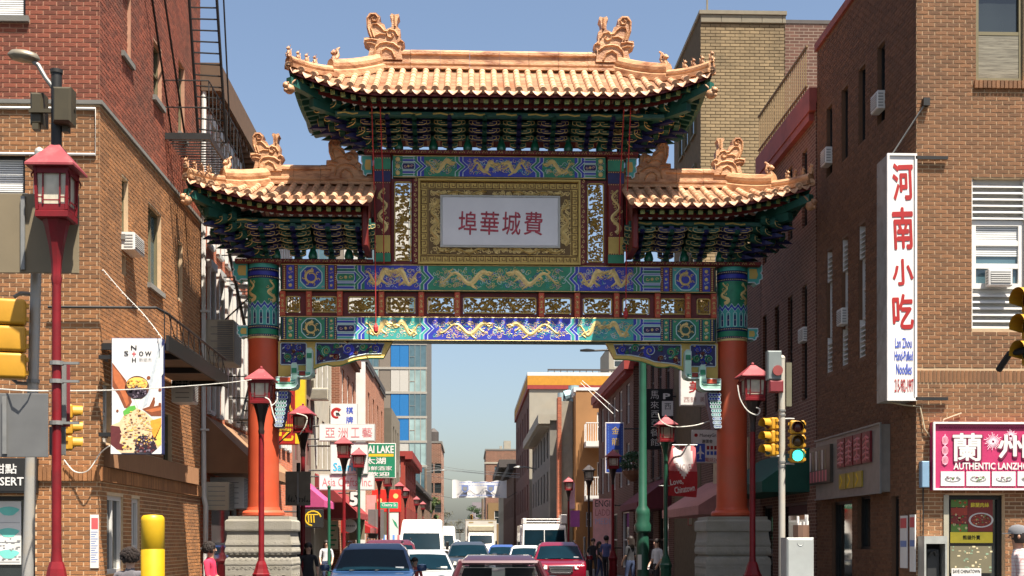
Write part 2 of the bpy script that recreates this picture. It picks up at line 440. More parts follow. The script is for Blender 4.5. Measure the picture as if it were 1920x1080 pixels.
# ---- flat drawing in relief
def lerp(a, b, t): return a + (b - a) * t
def scroll(mb, x, z, r, turns, a0, sgn, wd, y, mi, h=.008):
    n = max(8, int(12 * turns)); pts = []
    for i in range(n + 1):
        t = i / n; a = a0 + sgn * 2 * pi * turns * t; rr = r * (1 - .85 * t)
        pts.append((x + rr * cos(a), z + rr * sin(a)))
    mb.ribbon(pts, lambda t: wd * (1 - .4 * t), y, h, mi)
def dragon(mb, cx, cz, w_, h_, fl, y, mi, rnd, amp=.27, waves=1.35, hh=.012):
    K = 40; pts = []
    ph = rnd.uniform(.3, .9)
    for i in range(K + 1):
        t = i / K
        pts.append((cx + fl * w_ * (.36 - .80 * t), cz + h_ * amp * sin(2 * pi * waves * t + ph) * (1.1 - .3 * t)))
    bw = h_ * .115
    mb.ribbon(pts, lambda t: bw * (.75 + .5 * sin(min(1, t * 3) * pi / 2) - 1.0 * t), y, hh, mi)
    hx, hz = pts[0]
    s = h_ * .16
    mb.ribbon([(hx - fl * s * .4, hz), (hx + fl * s * .5, hz + s * .35), (hx + fl * s * 1.3, hz + s * .15), (hx + fl * s * 1.5, hz + s * .45)], lambda t: s * (.52 - .3 * t), y, hh * 1.3, mi)
    mb.ribbon([(hx, hz - s * .3), (hx + fl * s * .7, hz - s * .45), (hx + fl * s * 1.2, hz - s * .25)], lambda t: s * (.3 - .2 * t), y, hh, mi)
    for k in range(5):
        a = .5 + k * .42; l = s * rnd.uniform(1.1, 1.7)
        mb.ribbon([(hx - fl * s * .2, hz + s * .2), (hx - fl * l * .6 * cos(a - 1), hz + l * .6 * sin(a)), (hx - fl * l * cos(a - .8), hz + l * 1.0 * sin(a + .25))], lambda t: s * .14 * (1 - .6 * t), y, hh * .8, mi)
    mb.ribbon([(hx + fl * s * 1.4, hz + s * .3), (hx + fl * s * 1.8, hz - s * .3), (hx + fl * s * 1.5, hz - s * .9)], s * .06, y, hh * .6, mi)
    for k, t in enumerate((.2, .38, .6, .78)):
        i = int(t * K); bx, bz = pts[i]; up = 1 if bz < cz else -1
        if k % 2: up = -up
        l = h_ * .24; kx = bx + fl * l * .5 * (1 if k < 2 else -1); kz = bz + up * l * .5
        ex = kx + fl * l * .55; ez = kz + up * l * .35
        mb.ribbon([(bx, bz), (kx, kz), (ex, ez)], lambda q: bw * (.6 - .3 * q), y, hh * .9, mi)
        for c in range(4):
            a = -.9 + c * .6
            mb.ribbon([(ex, ez), (ex + fl * l * .28 * cos(a), ez + l * .28 * sin(a) + up * l * .08)], lambda q: bw * .2 * (1 - q * .8), y, hh * .7, mi)
    tx, tz = pts[-1]
    for k in range(3):
        a = -.6 + k * .6
        mb.ribbon([(tx, tz), (tx - fl * s * cos(a), tz + s * sin(a))], lambda q: s * .12 * (1 - q), y, hh * .7, mi)
    return pts
def filler(mb, x0, x1, z0, z1, n, r, y, mis, rnd, wd=.006):
    for _ in range(n):
        x, z = rnd.uniform(x0 + r, x1 - r), rnd.uniform(z0 + r, z1 - r)
        rr = r * rnd.uniform(.5, 1)
        m = rnd.choice(mis)
        scroll(mb, x, z, rr, rnd.uniform(.6, 1.3), rnd.uniform(0, 6.3), rnd.choice((-1, 1)), wd, y, m, .004)
        if rnd.random() < .5: mb.ribbon([(x + rr, z), (x + rr * 1.8, z + rr * rnd.uniform(-.6, .6))], wd, y, .004, m)
PAINT = [p_blue, p_green, p_teal, p_pale, gold, p_red, p_dblue, p_pink, p_dgreen, p_ochre, p_mint, p_verm]
BL, GR, TE, PA, GO, RE, DB, PK, DG, OC, MI_, VE = range(12)
def flat(mb, poly, y, mi): mb.prism(poly, y, y + .012, mi)
def beam(x0, x1, z0, z1, y, name, half_sections, a_col, b_col, seed):
    # painted beam: body plus raised painted fields mirrored about its middle
    rnd = random.Random(seed)
    bd = MB(); bd.bbox(x0, x1, y, y + .42, z0, z1, .035, 0)
    bo = bd.build(name, p_dgreen, gate)
    m = MB(); c = (x0 + x1) / 2; H = z1 - z0; a, b = z0 + .028, z1 - .028; zc = (a + b) / 2; hh = (b - a) / 2
    yp = y - .004
    for kind, d0, d1 in half_sections:
        for sg in (-1, 1):
            e0, e1 = c + sg * d0 / PXM, c + sg * d1 / PXM
            l, r = min(e0, e1), max(e0, e1)
            if kind == 'dots':
                flat(m, [(l, a), (r, a), (r, b), (l, b)], yp, RE if a_col == BL else DB)
                z = a + .02
                while z < b - .01:
                    m.sphere(((l + r) / 2, yp - .002, z), (r - l) * .22, 6, 4, GO); z += .043
            elif kind == 'strip':
                flat(m, [(l, a), (r, a), (r, b), (l, b)], yp, BL if a_col == BL else GR)
                for k in range(3):
                    z = lerp(a, b, .16 + .34 * k)
                    m.sphere(((l + r) / 2, yp, z), (r - l) * .26, 8, 5, GO, (1, .5, 1))
                    if k < 2:
                        for q in (-1, 1): scroll(m, (l + r) / 2 + q * (r - l) * .18, z + H * .17, (r - l) * .17, .9, 0, q, .006, yp, PK if k else PA, .004)
            elif kind == 'roundel':
                flat(m, [(l, a), (r, a), (r, b), (l, b)], yp, TE if a_col == BL else GR)
                cx, R_ = (l + r) / 2, min(r - l, b - a) / 2 * .94
                for rr, mi in ((R_, PA), (R_ * .93, TE), (R_ * .88, BL if a_col == BL else DG)):
                    yp2 = yp - .003 * (1 + (R_ - rr) / R_ * 8)
                    flat(m, [(cx + rr * cos(2 * pi * k / 16) * (1 + .05 * (k % 2)), zc + rr * sin(2 * pi * k / 16) * (1 + .05 * (k % 2))) for k in range(16)], yp2, mi)
                yy = yp - .008
                pts = [(cx + R_ * .62 * cos(t) * (1 - t * .055), zc + R_ * .62 * sin(t) * (1 - t * .055)) for t in [1.2 + .35 * i for i in range(22)]]
                m.ribbon(pts, lambda t: R_ * .13 * (1 - .6 * t), yy, .01, GO)
                for k in range(7):
                    t = .5 + k * .9
                    scroll(m, cx + R_ * .62 * cos(t), zc + R_ * .62 * sin(t), R_ * .17, .8, t, 1, R_ * .05, yy, GO, .008)
                for q in (-1, 1):
                    for w_ in (-1, 1):
                        scroll(m, cx + q * (r - l) * .42, zc + w_ * hh * .84, hh * .12, .8, 0, q, .008, yp, PK, .004)
            elif kind == 'bars':
                flat(m, [(l, a), (r, a), (r, b), (l, b)], yp, a_col)
                for k, q in enumerate((-.98, -.72, -.46, .46, .72, .98)):
                    m.ribbon([(l, zc + q * hh), (r, zc + q * hh)], .009, yp, .004, PA)
                for q in (-1, 1): m.box(l, r, yp - .003, yp + .004, zc + q * hh * .62 - .02, zc + q * hh * .62 + .02, b_col)
                p0, p1 = (l, r - (r - l) * .1) if sg < 0 else (l + (r - l) * .1, r)
                flat(m, [(p0, zc - hh * .36), (p1, zc - hh * .36), (p1 + .02, zc), (p1, zc + hh * .36), (p0, zc + hh * .36), (p0 - .02, zc)], yp - .003, PA)
                flat(m, [(p0 + .01, zc - hh * .29), (p1 - .008, zc - hh * .29), (p1 + .008, zc), (p1 - .008, zc + hh * .29), (p0 + .01, zc + hh * .29), (p0 - .008, zc)], yp - .006, GR if a_col == BL else DB)
                m.sphere(((p0 + p1) / 2, yp - .006, zc), hh * .14, 8, 5, GO)
                for q in (-1, 1):
                    scroll(m, (p0 + p1) / 2 + q * (p1 - p0) * .28, zc, hh * .16, 1, 0, q, .008, yp - .006, GO if a_col == BL else PK, .005)
            elif kind == 'chev':
                flat(m, [(l, a), (r, a), (r, b), (l, b)], yp, b_col)
                tipd = (r - l) * .55 * -sg * -1
                n = 5; cols = [PA, a_col, PA, b_col, PA] if a_col != BL else [PA, b_col, PA, a_col, PA]
                for k in range(n):
                    xx = lerp(l, r, .1 + .2 * k)
                    m.ribbon([(xx - sg * .10, a), (xx - sg * .10, a), (xx + sg * .02, zc), (xx - sg * .10, b), (xx - sg * .10, b)] if False else
                             [(xx + sg * .05, a), (xx + sg * .05, zc - hh * .55), (xx - sg * .075, zc), (xx + sg * .05, zc + hh * .55), (xx + sg * .05, b)],
                             .009 if cols[k] == PA else .03, yp, .004 + .001 * (cols[k] == PA), cols[k])
            elif kind in ('fieldA', 'fieldB'):
                col = a_col if kind == 'fieldA' else b_col
                flat(m, [(l, a), (r, a), (r, b), (l, b)], yp, col)
                filler(m, l, r, a, b, int((r - l) * 80), .06, yp, [TE, PK, GO, GO, BL if col != BL else PA, GO, PA], rnd, .0055)
                n = 2 if (r - l) > .9 else 1
                for k in range(n):
                    ww = (r - l) / n * .9; cx = lerp(l, r, (k + .5) / n)
                    dragon(m, cx, zc, ww, (b - a) * .98, (1 if k == 0 else -1) if n == 2 else -sg, yp - .001, GO, rnd, amp=.30, waves=1.1)
            elif kind == 'center':
                if sg > 0: continue
                l, r = c - d0 / PXM, c + d0 / PXM
                flat(m, [(l, a), (r, a), (r, b), (l, b)], yp, b_col)
                filler(m, l, r, a, b, int((r - l) * 85), .06, yp, [TE, PK, GO, GO, GO, PA, BL if b_col != BL else TE], rnd, .0055)
                for q in (-1, 1): dragon(m, c + q * (r - l) * .24, zc, (r - l) * .42, (b - a) * .95, -q, yp - .001, GO, rnd, amp=.25, waves=1.6)
                m.sphere((c, yp, zc), hh * .17, 10, 6, GO, (1, .4, 1))
                for k in range(8):
                    t = k * pi / 4
                    m.ribbon([(c + hh * .2 * cos(t), zc + hh * .2 * sin(t)), (c + hh * .42 * cos(t + .3), zc + hh * .42 * sin(t + .3))], .008, yp, .005, GO)
    m.ribbon([(x0 + .02, z0 + .014), (x1 - .02, z0 + .014)], .009, yp + .006, .006, GO); m.ribbon([(x0 + .02, z1 - .014), (x1 - .02, z1 - .014)], .009, yp + .006, .006, GO)
    m.build('painted_panel', PAINT, bo)
    return bo
secC = [('dots', 405, 397), ('strip', 397, 383), ('dots', 383, 376), ('roundel', 376, 326), ('dots', 326, 319), ('strip', 319, 309), ('dots', 309, 303), ('bars', 303, 268), ('chev', 268, 252), ('fieldA', 252, 146), ('chev', 146, 128), ('center', 128, 0)]
beam(gx(-409), gx(409), gz(547), gz(497), GY, 'beam', secC, BL, GR, 11)
beam(gx(-409), gx(409), gz(640), gz(594.5), GY, 'beam', secC, TE, BL, 12)
secD = [('strip', 199, 181), ('bars', 181, 157), ('chev', 157, 141), ('fieldA', 141, 80), ('chev', 80, 62), ('center', 62, 0)]
beam(gx(-200), gx(200), gz(335), gz(293), GY - .02, 'beam', secD, GR, BL, 13)

# ---- row of openwork panels between the two beams
def openwork(mb, x0, x1, z0, z1, y, rnd, mi=0, kind='dragon', dens=1.0):
    W_, H_ = x1 - x0, z1 - z0
    r = .047
    nx, nz = max(2, int(W_ / (r * 1.75))), max(2, int(H_ / (r * 1.6)))
    for i in range(nx):
        for k in range(nz):
            if rnd.random() > dens: continue
            x = x0 + W_ * (i + .5 + rnd.uniform(-.25, .25)) / nx; z = z0 + H_ * (k + .5 + rnd.uniform(-.25, .25)) / nz
            scroll(mb, x, z, r * rnd.uniform(.75, 1.15), rnd.uniform(.55, 1.0), rnd.uniform(0, 6.3), rnd.choice((-1, 1)), rnd.uniform(.014, .026), y, mi, .02)
            a = rnd.uniform(0, 6.3)
            mb.ribbon([(x, z), (x + r * .9 * cos(a), z + r * .5 * sin(a)), (x + r * 1.5 * cos(a + .5), z + r * .9 * sin(a + .5))], lambda t: .016 * (1 - .6 * t), y, .016, mi)
    for _ in range(int(W_ * H_ * 95)):
        x, z = rnd.uniform(x0 + .04, x1 - .04), rnd.uniform(z0 + .03, z1 - .03); a = rnd.uniform(-.5, .5)
        mb.ribbon([(x - .06 * cos(a), z - .04 * sin(a)), (x, z + .012), (x + .06 * cos(a), z + .04 * sin(a))], .017, y + .01, .012, mi)
    if kind == 'dragon': dragon(mb, (x0 + x1) / 2, (z0 + z1) / 2, W_ * .85, H_ * .9, rnd.choice((-1, 1)), y - .012, mi, rnd, hh=.03)
    if kind == 'two':
        for q in (-1, 1): dragon(mb, (x0 + x1) / 2 + q * W_ * .23, (z0 + z1) / 2, W_ * .42, H_ * .9, -q, y - .012, mi, rnd, hh=.03)
    if kind == 'bird':
        cx, cz = (x0 + x1) / 2, (z0 + z1) / 2; s = min(W_, H_) * .5
        mb.ribbon([(cx - s * .2, cz - s * .3), (cx, cz), (cx + s * .3, cz + s * .4), (cx + s * .6, cz + s * .5)], lambda t: s * .2 * (1 - .7 * t), y - .012, .035, mi)
        for q in range(5):
            a = 1.9 + q * .32
            mb.ribbon([(cx, cz), (cx + s * .6 * cos(a), cz + s * .6 * sin(a)), (cx + s * 1.0 * cos(a + .3), cz + s * .95 * sin(a + .3))], lambda t: s * .09 * (1 - .5 * t), y - .012, .02, mi)
        for q in range(4):
            a = 3.9 + q * .3
            mb.ribbon([(cx - s * .1, cz - s * .2), (cx + s * .7 * cos(a), cz + s * .6 * sin(a)), (cx + s * 1.1 * cos(a - .25), cz + s * .9 * sin(a - .25))], lambda t: s * .08 * (1 - .5 * t), y - .012, .02, mi)
def ring(mb, x0, x1, z0, z1, y0, y1, t, mi=0, c=.05):
    # rounded rectangular frame
    def rr(x0, x1, z0, z1, c):
        p = []
        for cx, cz, a0 in ((x1 - c, z1 - c, 0), (x0 + c, z1 - c, pi / 2), (x0 + c, z0 + c, pi), (x1 - c, z0 + c, 3 * pi / 2)):
            for k in range(4): a = a0 + k * pi / 6; p.append((cx + c * cos(a), cz + c * sin(a)))
        return p
    o, i = rr(x0, x1, z0, z1, c), rr(x0 + t, x1 - t, z0 + t, z1 - t, max(.005, c - t))
    n = len(o); vs = [(x, y0, z) for x, z in o] + [(x, y0, z) for x, z in i] + [(x, y1, z) for x, z in o] + [(x, y1, z) for x, z in i]
    fs = []
    for k in range(n):
        j = (k + 1) % n
        fs += [(k, k + n, j + n, j), (k + n, k + 3 * n, j + 3 * n, j + n), (k, j, j + 2 * n, k + 2 * n), (k + 2 * n, j + 2 * n, j + 3 * n, k + 3 * n)]
    mb.add(vs, fs, mi)
rnd = random.Random(21)
zb0, zb1 = gz(594.5), gz(547)
fr = MB(); ybk = GY + .12
fr.box(gx(-409), gx(409), ybk, ybk + .16, zb1 - .09, zb1 - .002); fr.box(gx(-409), gx(409), ybk, ybk + .16, zb0 + .002, zb0 + .085)
posts = [405, 356, 298.5, 221, 146.5, 77.5]
pan = [(400, 373, 'none'), (354, 304, 'none'), (284, 232, 'bird'), (213, 158, 'dragon'), (136, 84, 'bird')]
pan = [(-a, -b, k) for a, b, k in pan] + [(-68, 70, 'two')] + [(b, a, k) for a, b, k in pan[::-1]]
edges = []
ops = []
for l, r, k in pan: ops.append((gx(l), gx(r), zb0 + .085, zb1 - .09))
xs = [gx(-409)] + [v for o in ops for v in o[:2]] + [gx(409)]
for l, r in zip(xs[0::2], xs[1::2]): fr.box(l, r, ybk, ybk + .16, zb0 + .085, zb1 - .09)
bf = fr.build('lattice_frame', p_red, gate)
for l, r, k in pan:
    g = MB(); a, b = gx(l), gx(r)
    ring(g, a + .004, b - .004, zb0 + .09, zb1 - .095, ybk - .02, ybk + .03, .022)
    openwork(g, a + .02, b - .02, zb0 + .10, zb1 - .105, ybk + .06, rnd, 0, k, .85)
    g.build('carved_panel', gold_dk, gate)
for p_ in posts:
    for sg in (-1, 1):
        m = MB(); x = gx(sg * (p_ if p_ > 100 else 79))
        m.bbox(x - .058, x + .058, GY + .02, ybk - .001, zb0 + .004, zb1 - .004, .012, 0)
        for k in range(4):
            z = lerp(zb0, zb1, .2 + .2 * k)
            for q in (-1, 1): scroll(m, x + q * .022, z, .026, .9, 1.5, q, .008, GY + .019, 1, .006)
        m.sphere((x, GY + .02, (zb0 + zb1) / 2), .018, 6, 4, 1)
        m.build('baluster', [p_verm, gold], gate)

# ---- columns, pedestals
colr = .312
for sg in (-1, 1):
    x = gx(sg * 444); yc = GY + .30
    m = MB(); m.lathe([(colr * 1.02, 2.34), (colr, 2.8), (colr, gz(636))], 28, (x, yc, 0))
    co = m.build('column', p_verm, gate, smooth=True)
    m = MB(); m.lathe([(.40, 2.17), (.43, 2.20), (.43, 2.25), (.40, 2.285), (.345, 2.30), (.33, 2.36)], 28, (x, yc, 0))
    m.build('column_base', p_verm, co, smooth=True)
    m = MB(); zt, zb = gz(490), gz(636); r = colr + .004
    def zz(v): return gz(v)
    bands = [(636, 632, GO), (632, 628, DB), (628, 618, GR), (618, 611, DB), (611, 600, TE), (600, 572, TE), (572, 524, GR), (524, 518, DB), (518, 511, BL), (511, 504, DB), (504, 490, TE)]
    for v0, v1, mi in bands: m.lathe([(r, zz(v0)), (r, zz(v1))], 28, (x, yc, 0), mi, caps=(v1 == 490))
    def cylmap(mbx, f):
        mbx.v = [(x + (r - (py + 0)) * sin((px) / r), yc - (r - py) * cos(px / r), pz) for px, py, pz in mbx.v]
    d = MB()
    for v in (630, 614, 521, 507):
        for k in range(-11, 12): d.sphere((k * .042, 0, zz(v)), .011, 5, 4, GO)
    zg = []
    for k in range(-7, 8): zg.append((k * .068, zz(575) + (.05 if k % 2 else -.035)))
    for o_, mi, w_ in ((0, BL, .028), (.04, PA, .008), (-.04, PA, .008), (-.065, TE, .02)): d.ribbon([(a, b + o_) for a, b in zg], w_, 0, .004, mi)
    for k in (-6, -4, -2, 0, 2, 4, 6):
        xx = k * .068; ring(d, xx - .036, xx + .036, zz(610), zz(583), -.004, .002, .008, PA, .02)
        d.prism([(xx - .02, zz(608)), (xx + .02, zz(608)), (xx + .02, zz(590)), (xx, zz(586)), (xx - .02, zz(590))], -.003, .003, DB)
        scroll(d, xx, zz(598), .014, .9, 0, 1, .005, -.003, PK, .003)
    rr = random.Random(5 + sg)
    for q in (-.22, .22, -.6, .6):
        pts = [(q + .10 * sin(t * 1.9) * (1 - t / 9), zz(566) + t * .075) for t in [.3 * i for i in range(20)]]
        d.ribbon(pts, lambda t: .03 * (1 - .7 * t) + .008, 0, .010, GO)
        for k in range(5): scroll(d, q + rr.uniform(-.1, .1), zz(564) + k * .09, .035, .9, rr.uniform(0, 6), rr.choice((-1, 1)), .008, 0, GO, .006)
    cylmap(d, None); m.add(d.v, d.f, 0); m.m[-len(d.m):] = d.m
    m.build('painted_shaft', PAINT, co, smooth=True)
    m = MB(); m.lathe([(.17, zt), (.19, zt + .03), (.16, zt + .07), (.24, zt + .13), (.24, zt + .17)], 12, (x, yc, 0)); m.build('column_cap', p_dgreen, co)
    # pedestal: stacked carved stone courses
    s2 = math.sqrt(2); hx = .655
    prof = [(.60, 0), (.66, .02), (.66, .30), (.62, .36), (.60, .40), (.645, .46), (.655, .9), (.655, 1.18), (.66, 1.19), (.665, 1.22), (.655, 1.30), (.60, 1.37), (.60, 1.39), (.65, 1.40), (.665, 1.46), (.655, 1.53), (.645, 1.55), (.66, 1.60), (.635, 1.70), (.62, 1.84), (.62, 1.86), (.655, 1.88), (.66, 1.91), (.66, 2.07), (.63, 2.10), (.605, 2.105), (.60, 2.17)]
    m = MB(); m.lathe([(a * s2, z) for a, z in prof], 4, (x, yc, 0))
    po = m.build('pedestal', stone, gate)
    m = MB()
    for face in range(4):
        m.T = MX.Translation((x, yc, 0)) @ MX.Rotation(face * pi / 2, 4, 'Z')
        for k in range(11):
            xx = -.58 + k * .116
            m.sphere((xx, -.645, 1.465), .056, 8, 6, 0, (1, .5, 1)); m.sphere((xx, -.63, 1.29), .055, 8, 6, 0, (1, .6, 1.1))
        for k in range(15):
            xx = -.58 + k * .083
            scroll(m, xx, 1.62, .034, 1.1, 0, 1 if k % 2 else -1, .012, -.645, 0, .012)
            scroll(m, xx, 1.14, .034, 1.1, 0, 1 if k % 2 else -1, .012, -.652, 0, .012)
        for k in range(8):
            xx = -.5 + k * .143
            scroll(m, xx, .95, .06, 1.3, 1, 1 if k % 2 else -1, .015, -.653, 0, .014)
            m.ribbon([(xx - .06, .8), (xx, .86), (xx + .06, .8)], .014, -.653, .012, 0)
    m.T = None
    m.build('carving', stone, po, smooth=True)

# ---- beam ends that poke out past the columns
def beam_end(u0, u1, v0, v1, y, sg):
    l, r = sorted((gx(sg * u0), gx(sg * u1))); z0, z1 = gz(v1), gz(v0); ou = l if sg < 0 else r; inn = r if sg < 0 else l
    H = z1 - z0; d = (ou - inn)
    poly = [(inn, z0 + H * .12), (inn + d * .45, z0 + H * .12), (inn + d * .6, z0), (inn + d * .8, z0 + H * .08), (inn + d * .82, z0 + H * .25), (ou, z0 + H * .3), (ou, z0 + H * .5), (inn + d * .9, z0 + H * .6), (ou, z0 + H * .7), (ou, z1), (inn, z1)]
    m = MB(); m.prism(poly, y, y + .3, TE)
    m.ribbon(poly, .012, y - .001, .006, PA)
    m.prism([(lerp(inn, ou, .1), z0 + H * .3), (lerp(inn, ou, .6), z0 + H * .3), (lerp(inn, ou, .7), z0 + H * .5), (lerp(inn, ou, .6), z0 + H * .8), (lerp(inn, ou, .1), z0 + H * .8)], y - .006, y, p_o)
    m.build('beam_end', PAINT, gate)
p_o = OC
for sg in (-1, 1):
    beam_end(471, 498, 492, 529, GY + .1, sg); beam_end(471, 490, 612, 634, GY + .1, sg)
    beam_end(239, 258, 293, 331, GY + .05, sg)
    # ledge boards with gold fret under the brackets
def ledge(x0, x1, z, y, h=.085, d=.5):
    m = MB(); m.bbox(x0, x1, y, y + d, z, z + h, .01, 0)
    k = x0 + .06
    while k < x1 - .12:
        for q in (0, 1): m.ribbon([(k, z + h * .2), (k + .03, z + h * .75), (k + .055, z + h * .3), (k + .085, z + h * .75), (k + .10, z + h * .25)], .010, y - .001, .006, 1)
        k += .155
    m.build('ledge_board', [p_red, gold], gate)
ledge(gx(-252), gx(262 - 2), gz(293) + .006, GY - .10)
for sg in (-1, 1):
    l, r = sorted((gx(sg * 236), gx(sg * 492))); ledge(l, r, gz(497) + .006, GY - .08, .075)

# ---- inner posts, side lattices, the big framed plaque
zl, zu = gz(497), gz(292)
for sg in (-1, 1):
    m = MB(); l, r = gx(sg * 218 - 16), gx(sg * 218 + 16)
    m.bbox(l, r, GY - .09, GY + .32, zl + .003, zu - .002, .03, RE)
    y = GY - .091; xm = (l + r) / 2
    m.box(l + .02, r - .02, y - .004, y, gz(476), gz(445), OC); m.box(l + .01, r - .01, y - .004, y, gz(494), gz(478), GR)
    m.box(l + .01, r - .01, y - .004, y, gz(345), gz(325), DB); m.box(l + .01, r - .01, y - .004, y, gz(322), gz(300), GR)
    for v in (477, 446, 324, 347, 301):
        for k in range(7): m.sphere((lerp(l + .03, r - .03, k / 6), y - .004, gz(v)), .011, 5, 4, GO)
    rr = random.Random(31 + sg)
    pts = [(xm + .075 * sin(t * 1.5), gz(438) + t * .1) for t in [.25 * i for i in range(36)]]
    m.ribbon(pts, lambda t: .036 * (1 - .7 * t) + .008, y, .014, GO)
    for k in range(16): scroll(m, xm + rr.uniform(-.1, .1), gz(440) + k * .058, .04, .9, rr.uniform(0, 6), rr.choice((-1, 1)), .010, y, GO, .008)
    m.build('post', PAINT, gate)
    # tall openwork panel in a red frame
    a, b = gx(sg * 181.5 - 24), gx(sg * 181.5 + 24); z0, z1 = gz(496.8), gz(336)
    m = MB(); pl, pr = gx(sg * 181 - 16), gx(sg * 181 + 16); q0, q1 = gz(490), gz(341)
    yv = GY + .05
    for c in cells(a, b, z0 + .003, z1, [(pl, pr, q0, q1)]): m.box(c[0], c[1], yv, yv + .14, c[2], c[3])
    m.build('lattice_frame', p_red, gate)
    g = MB(); ring(g, pl + .003, pr - .003, q0 + .003, q1 - .003, yv - .02, yv + .03, .022)
    openwork(g, pl + .02, pr - .02, q0 + .02, q1 - .02, yv + .06, random.Random(40 + sg), 0, 'bird', .9)
    g.build('carved_panel', gold_dk, gate)
    # vine-painted strip beside the frame
    m = MB(); l, r = gx(sg * 157 - 6), gx(sg * 157 + 6)
    m.bbox(l, r, GY + .0, GY + .2, gz(496) + .003, gz(336), .01, 0)
    for k in range(17):
        z = lerp(gz(490), gz(339), k / 16)
        scroll(m, (l + r) / 2, z, .035, 1.0, 1.6, 1 if k % 2 else -1, .009, GY - .001, 1, .006)
    m.build('painted_strip', [p_red, gold], gate)
m = MB(); x0, x1, z0, z1 = gx(-152), gx(163 - 2), gz(496.5) + .003, gz(337)
x1 = gx(152)
m.box(x0, x1, GY + .02, GY + .2, z0, z1, 0)
for a, b, c, d in ((x0, x1, z1 - .04, z1), (x0, x1, z0, z0 + .04), (x0, x0 + .04, z0 + .04, z1 - .04), (x1 - .04, x1, z0 + .04, z1 - .04)): m.box(a, b, GY - .05, GY + .019, c, d, 1)
fo = m.build('plaque_frame', [gold_dk, p_ochre], gate)
m = MB(); yk = GY + .019
def meander(x, z, ux, uz, L, s):
    # one key fret unit repeated along a side
    n = int(L / (s * 4)); out = []
    for k in range(n):
        o = L * (k + .5) / n - s * 2
        pts = [(0, 0), (0, 3.2), (3.2, 3.2), (3.2, 1), (1.5, 1), (1.5, 2.1)]
        m.ribbon([(x + ux * (o + a * s) - uz * (b * s), z + uz * (o + a * s) + ux * (b * s)) for a, b in pts], .008, yk, .006, 0)
    m.ribbon([(x, z), (x + ux * L, z + uz * L)], .008, yk, .006, 0); m.ribbon([(x - uz * .125, z + ux * .125), (x + ux * L - uz * .125, z + uz * L + ux * .125)], .008, yk, .006, 0)
meander(x0 + .05, z1 - .18, 1, 0, x1 - x0 - .1, .036); meander(x0 + .05, z0 + .05, 1, 0, x1 - x0 - .1, .036)
meander(x0 + .18, z0 + .2, 0, 1, z1 - z0 - .4, .036); meander(x1 - .05, z0 + .2, 0, 1, z1 - z0 - .4, .036)
m.build('key_fret', mat('fret_brown', (.07, .025, .01), .6), fo)
m = MB(); yk = GY + .012
bx0, bx1, bz0, bz1 = x0 + .20, x1 - .20, z0 + .20, z1 - .20
px0, px1, pz0, pz1 = gx(-108), gx(113 - 2), gz(462), gz(370)
m.box(bx0, bx1, GY + .014, GY + .0195, bz0, bz1, 0)
rr = random.Random(55)
for (a, b, c, d) in ((bx0, bx1, pz1, bz1), (bx0, bx1, bz0, pz0)):
    filler(m, a, b, c, d, 120, .05, GY + .013, [1], rr, .009)
    for q in (-1, 1): dragon(m, (a + b) / 2 + q * (b - a) * .25, (c + d) / 2, (b - a) * .40, (d - c) * 1.25, -q, GY + .006, 1, rr, amp=.2, waves=1.8, hh=.03)
for (a, b) in ((bx0, px0), (px1, bx1)):
    filler(m, a, b, pz0, pz1, 70, .05, GY + .013, [1], rr, .009)
    pts = [((a + b) / 2 + .07 * sin(t * 1.7), pz0 + .04 + t * (pz1 - pz0 - .08) / 9) for t in [.25 * i for i in range(37)]]
    m.ribbon(pts, lambda t: .034 * (1 - .7 * t) + .01, GY + .006, .03, 1)
m.build('dragon_border', [mat('border_brown', (.13, .075, .02), .6), gold], fo)
m = MB(); m.bbox(px0, px1, GY - .03, GY + .013, pz0, pz1, .02, 0); ring(m, px0 - .03, px1 + .03, pz0 - .03, pz1 + .03, GY - .035, GY + .0135, .035, 1, .01)
po = m.build('plaque', [plaque_m, mat('plaque_rim', (.42, .42, .38), .6)], gate)
m = MB()
for ch, u in zip('埠華城費', (877, 918, 959, 1000)):
    text(m, ch, gx(u - GU - 17), gx(u - GU + 17), gz(441), gz(398), GY - .034, 0, .010, rot=-.04)
m.build('lettering', callig, po)

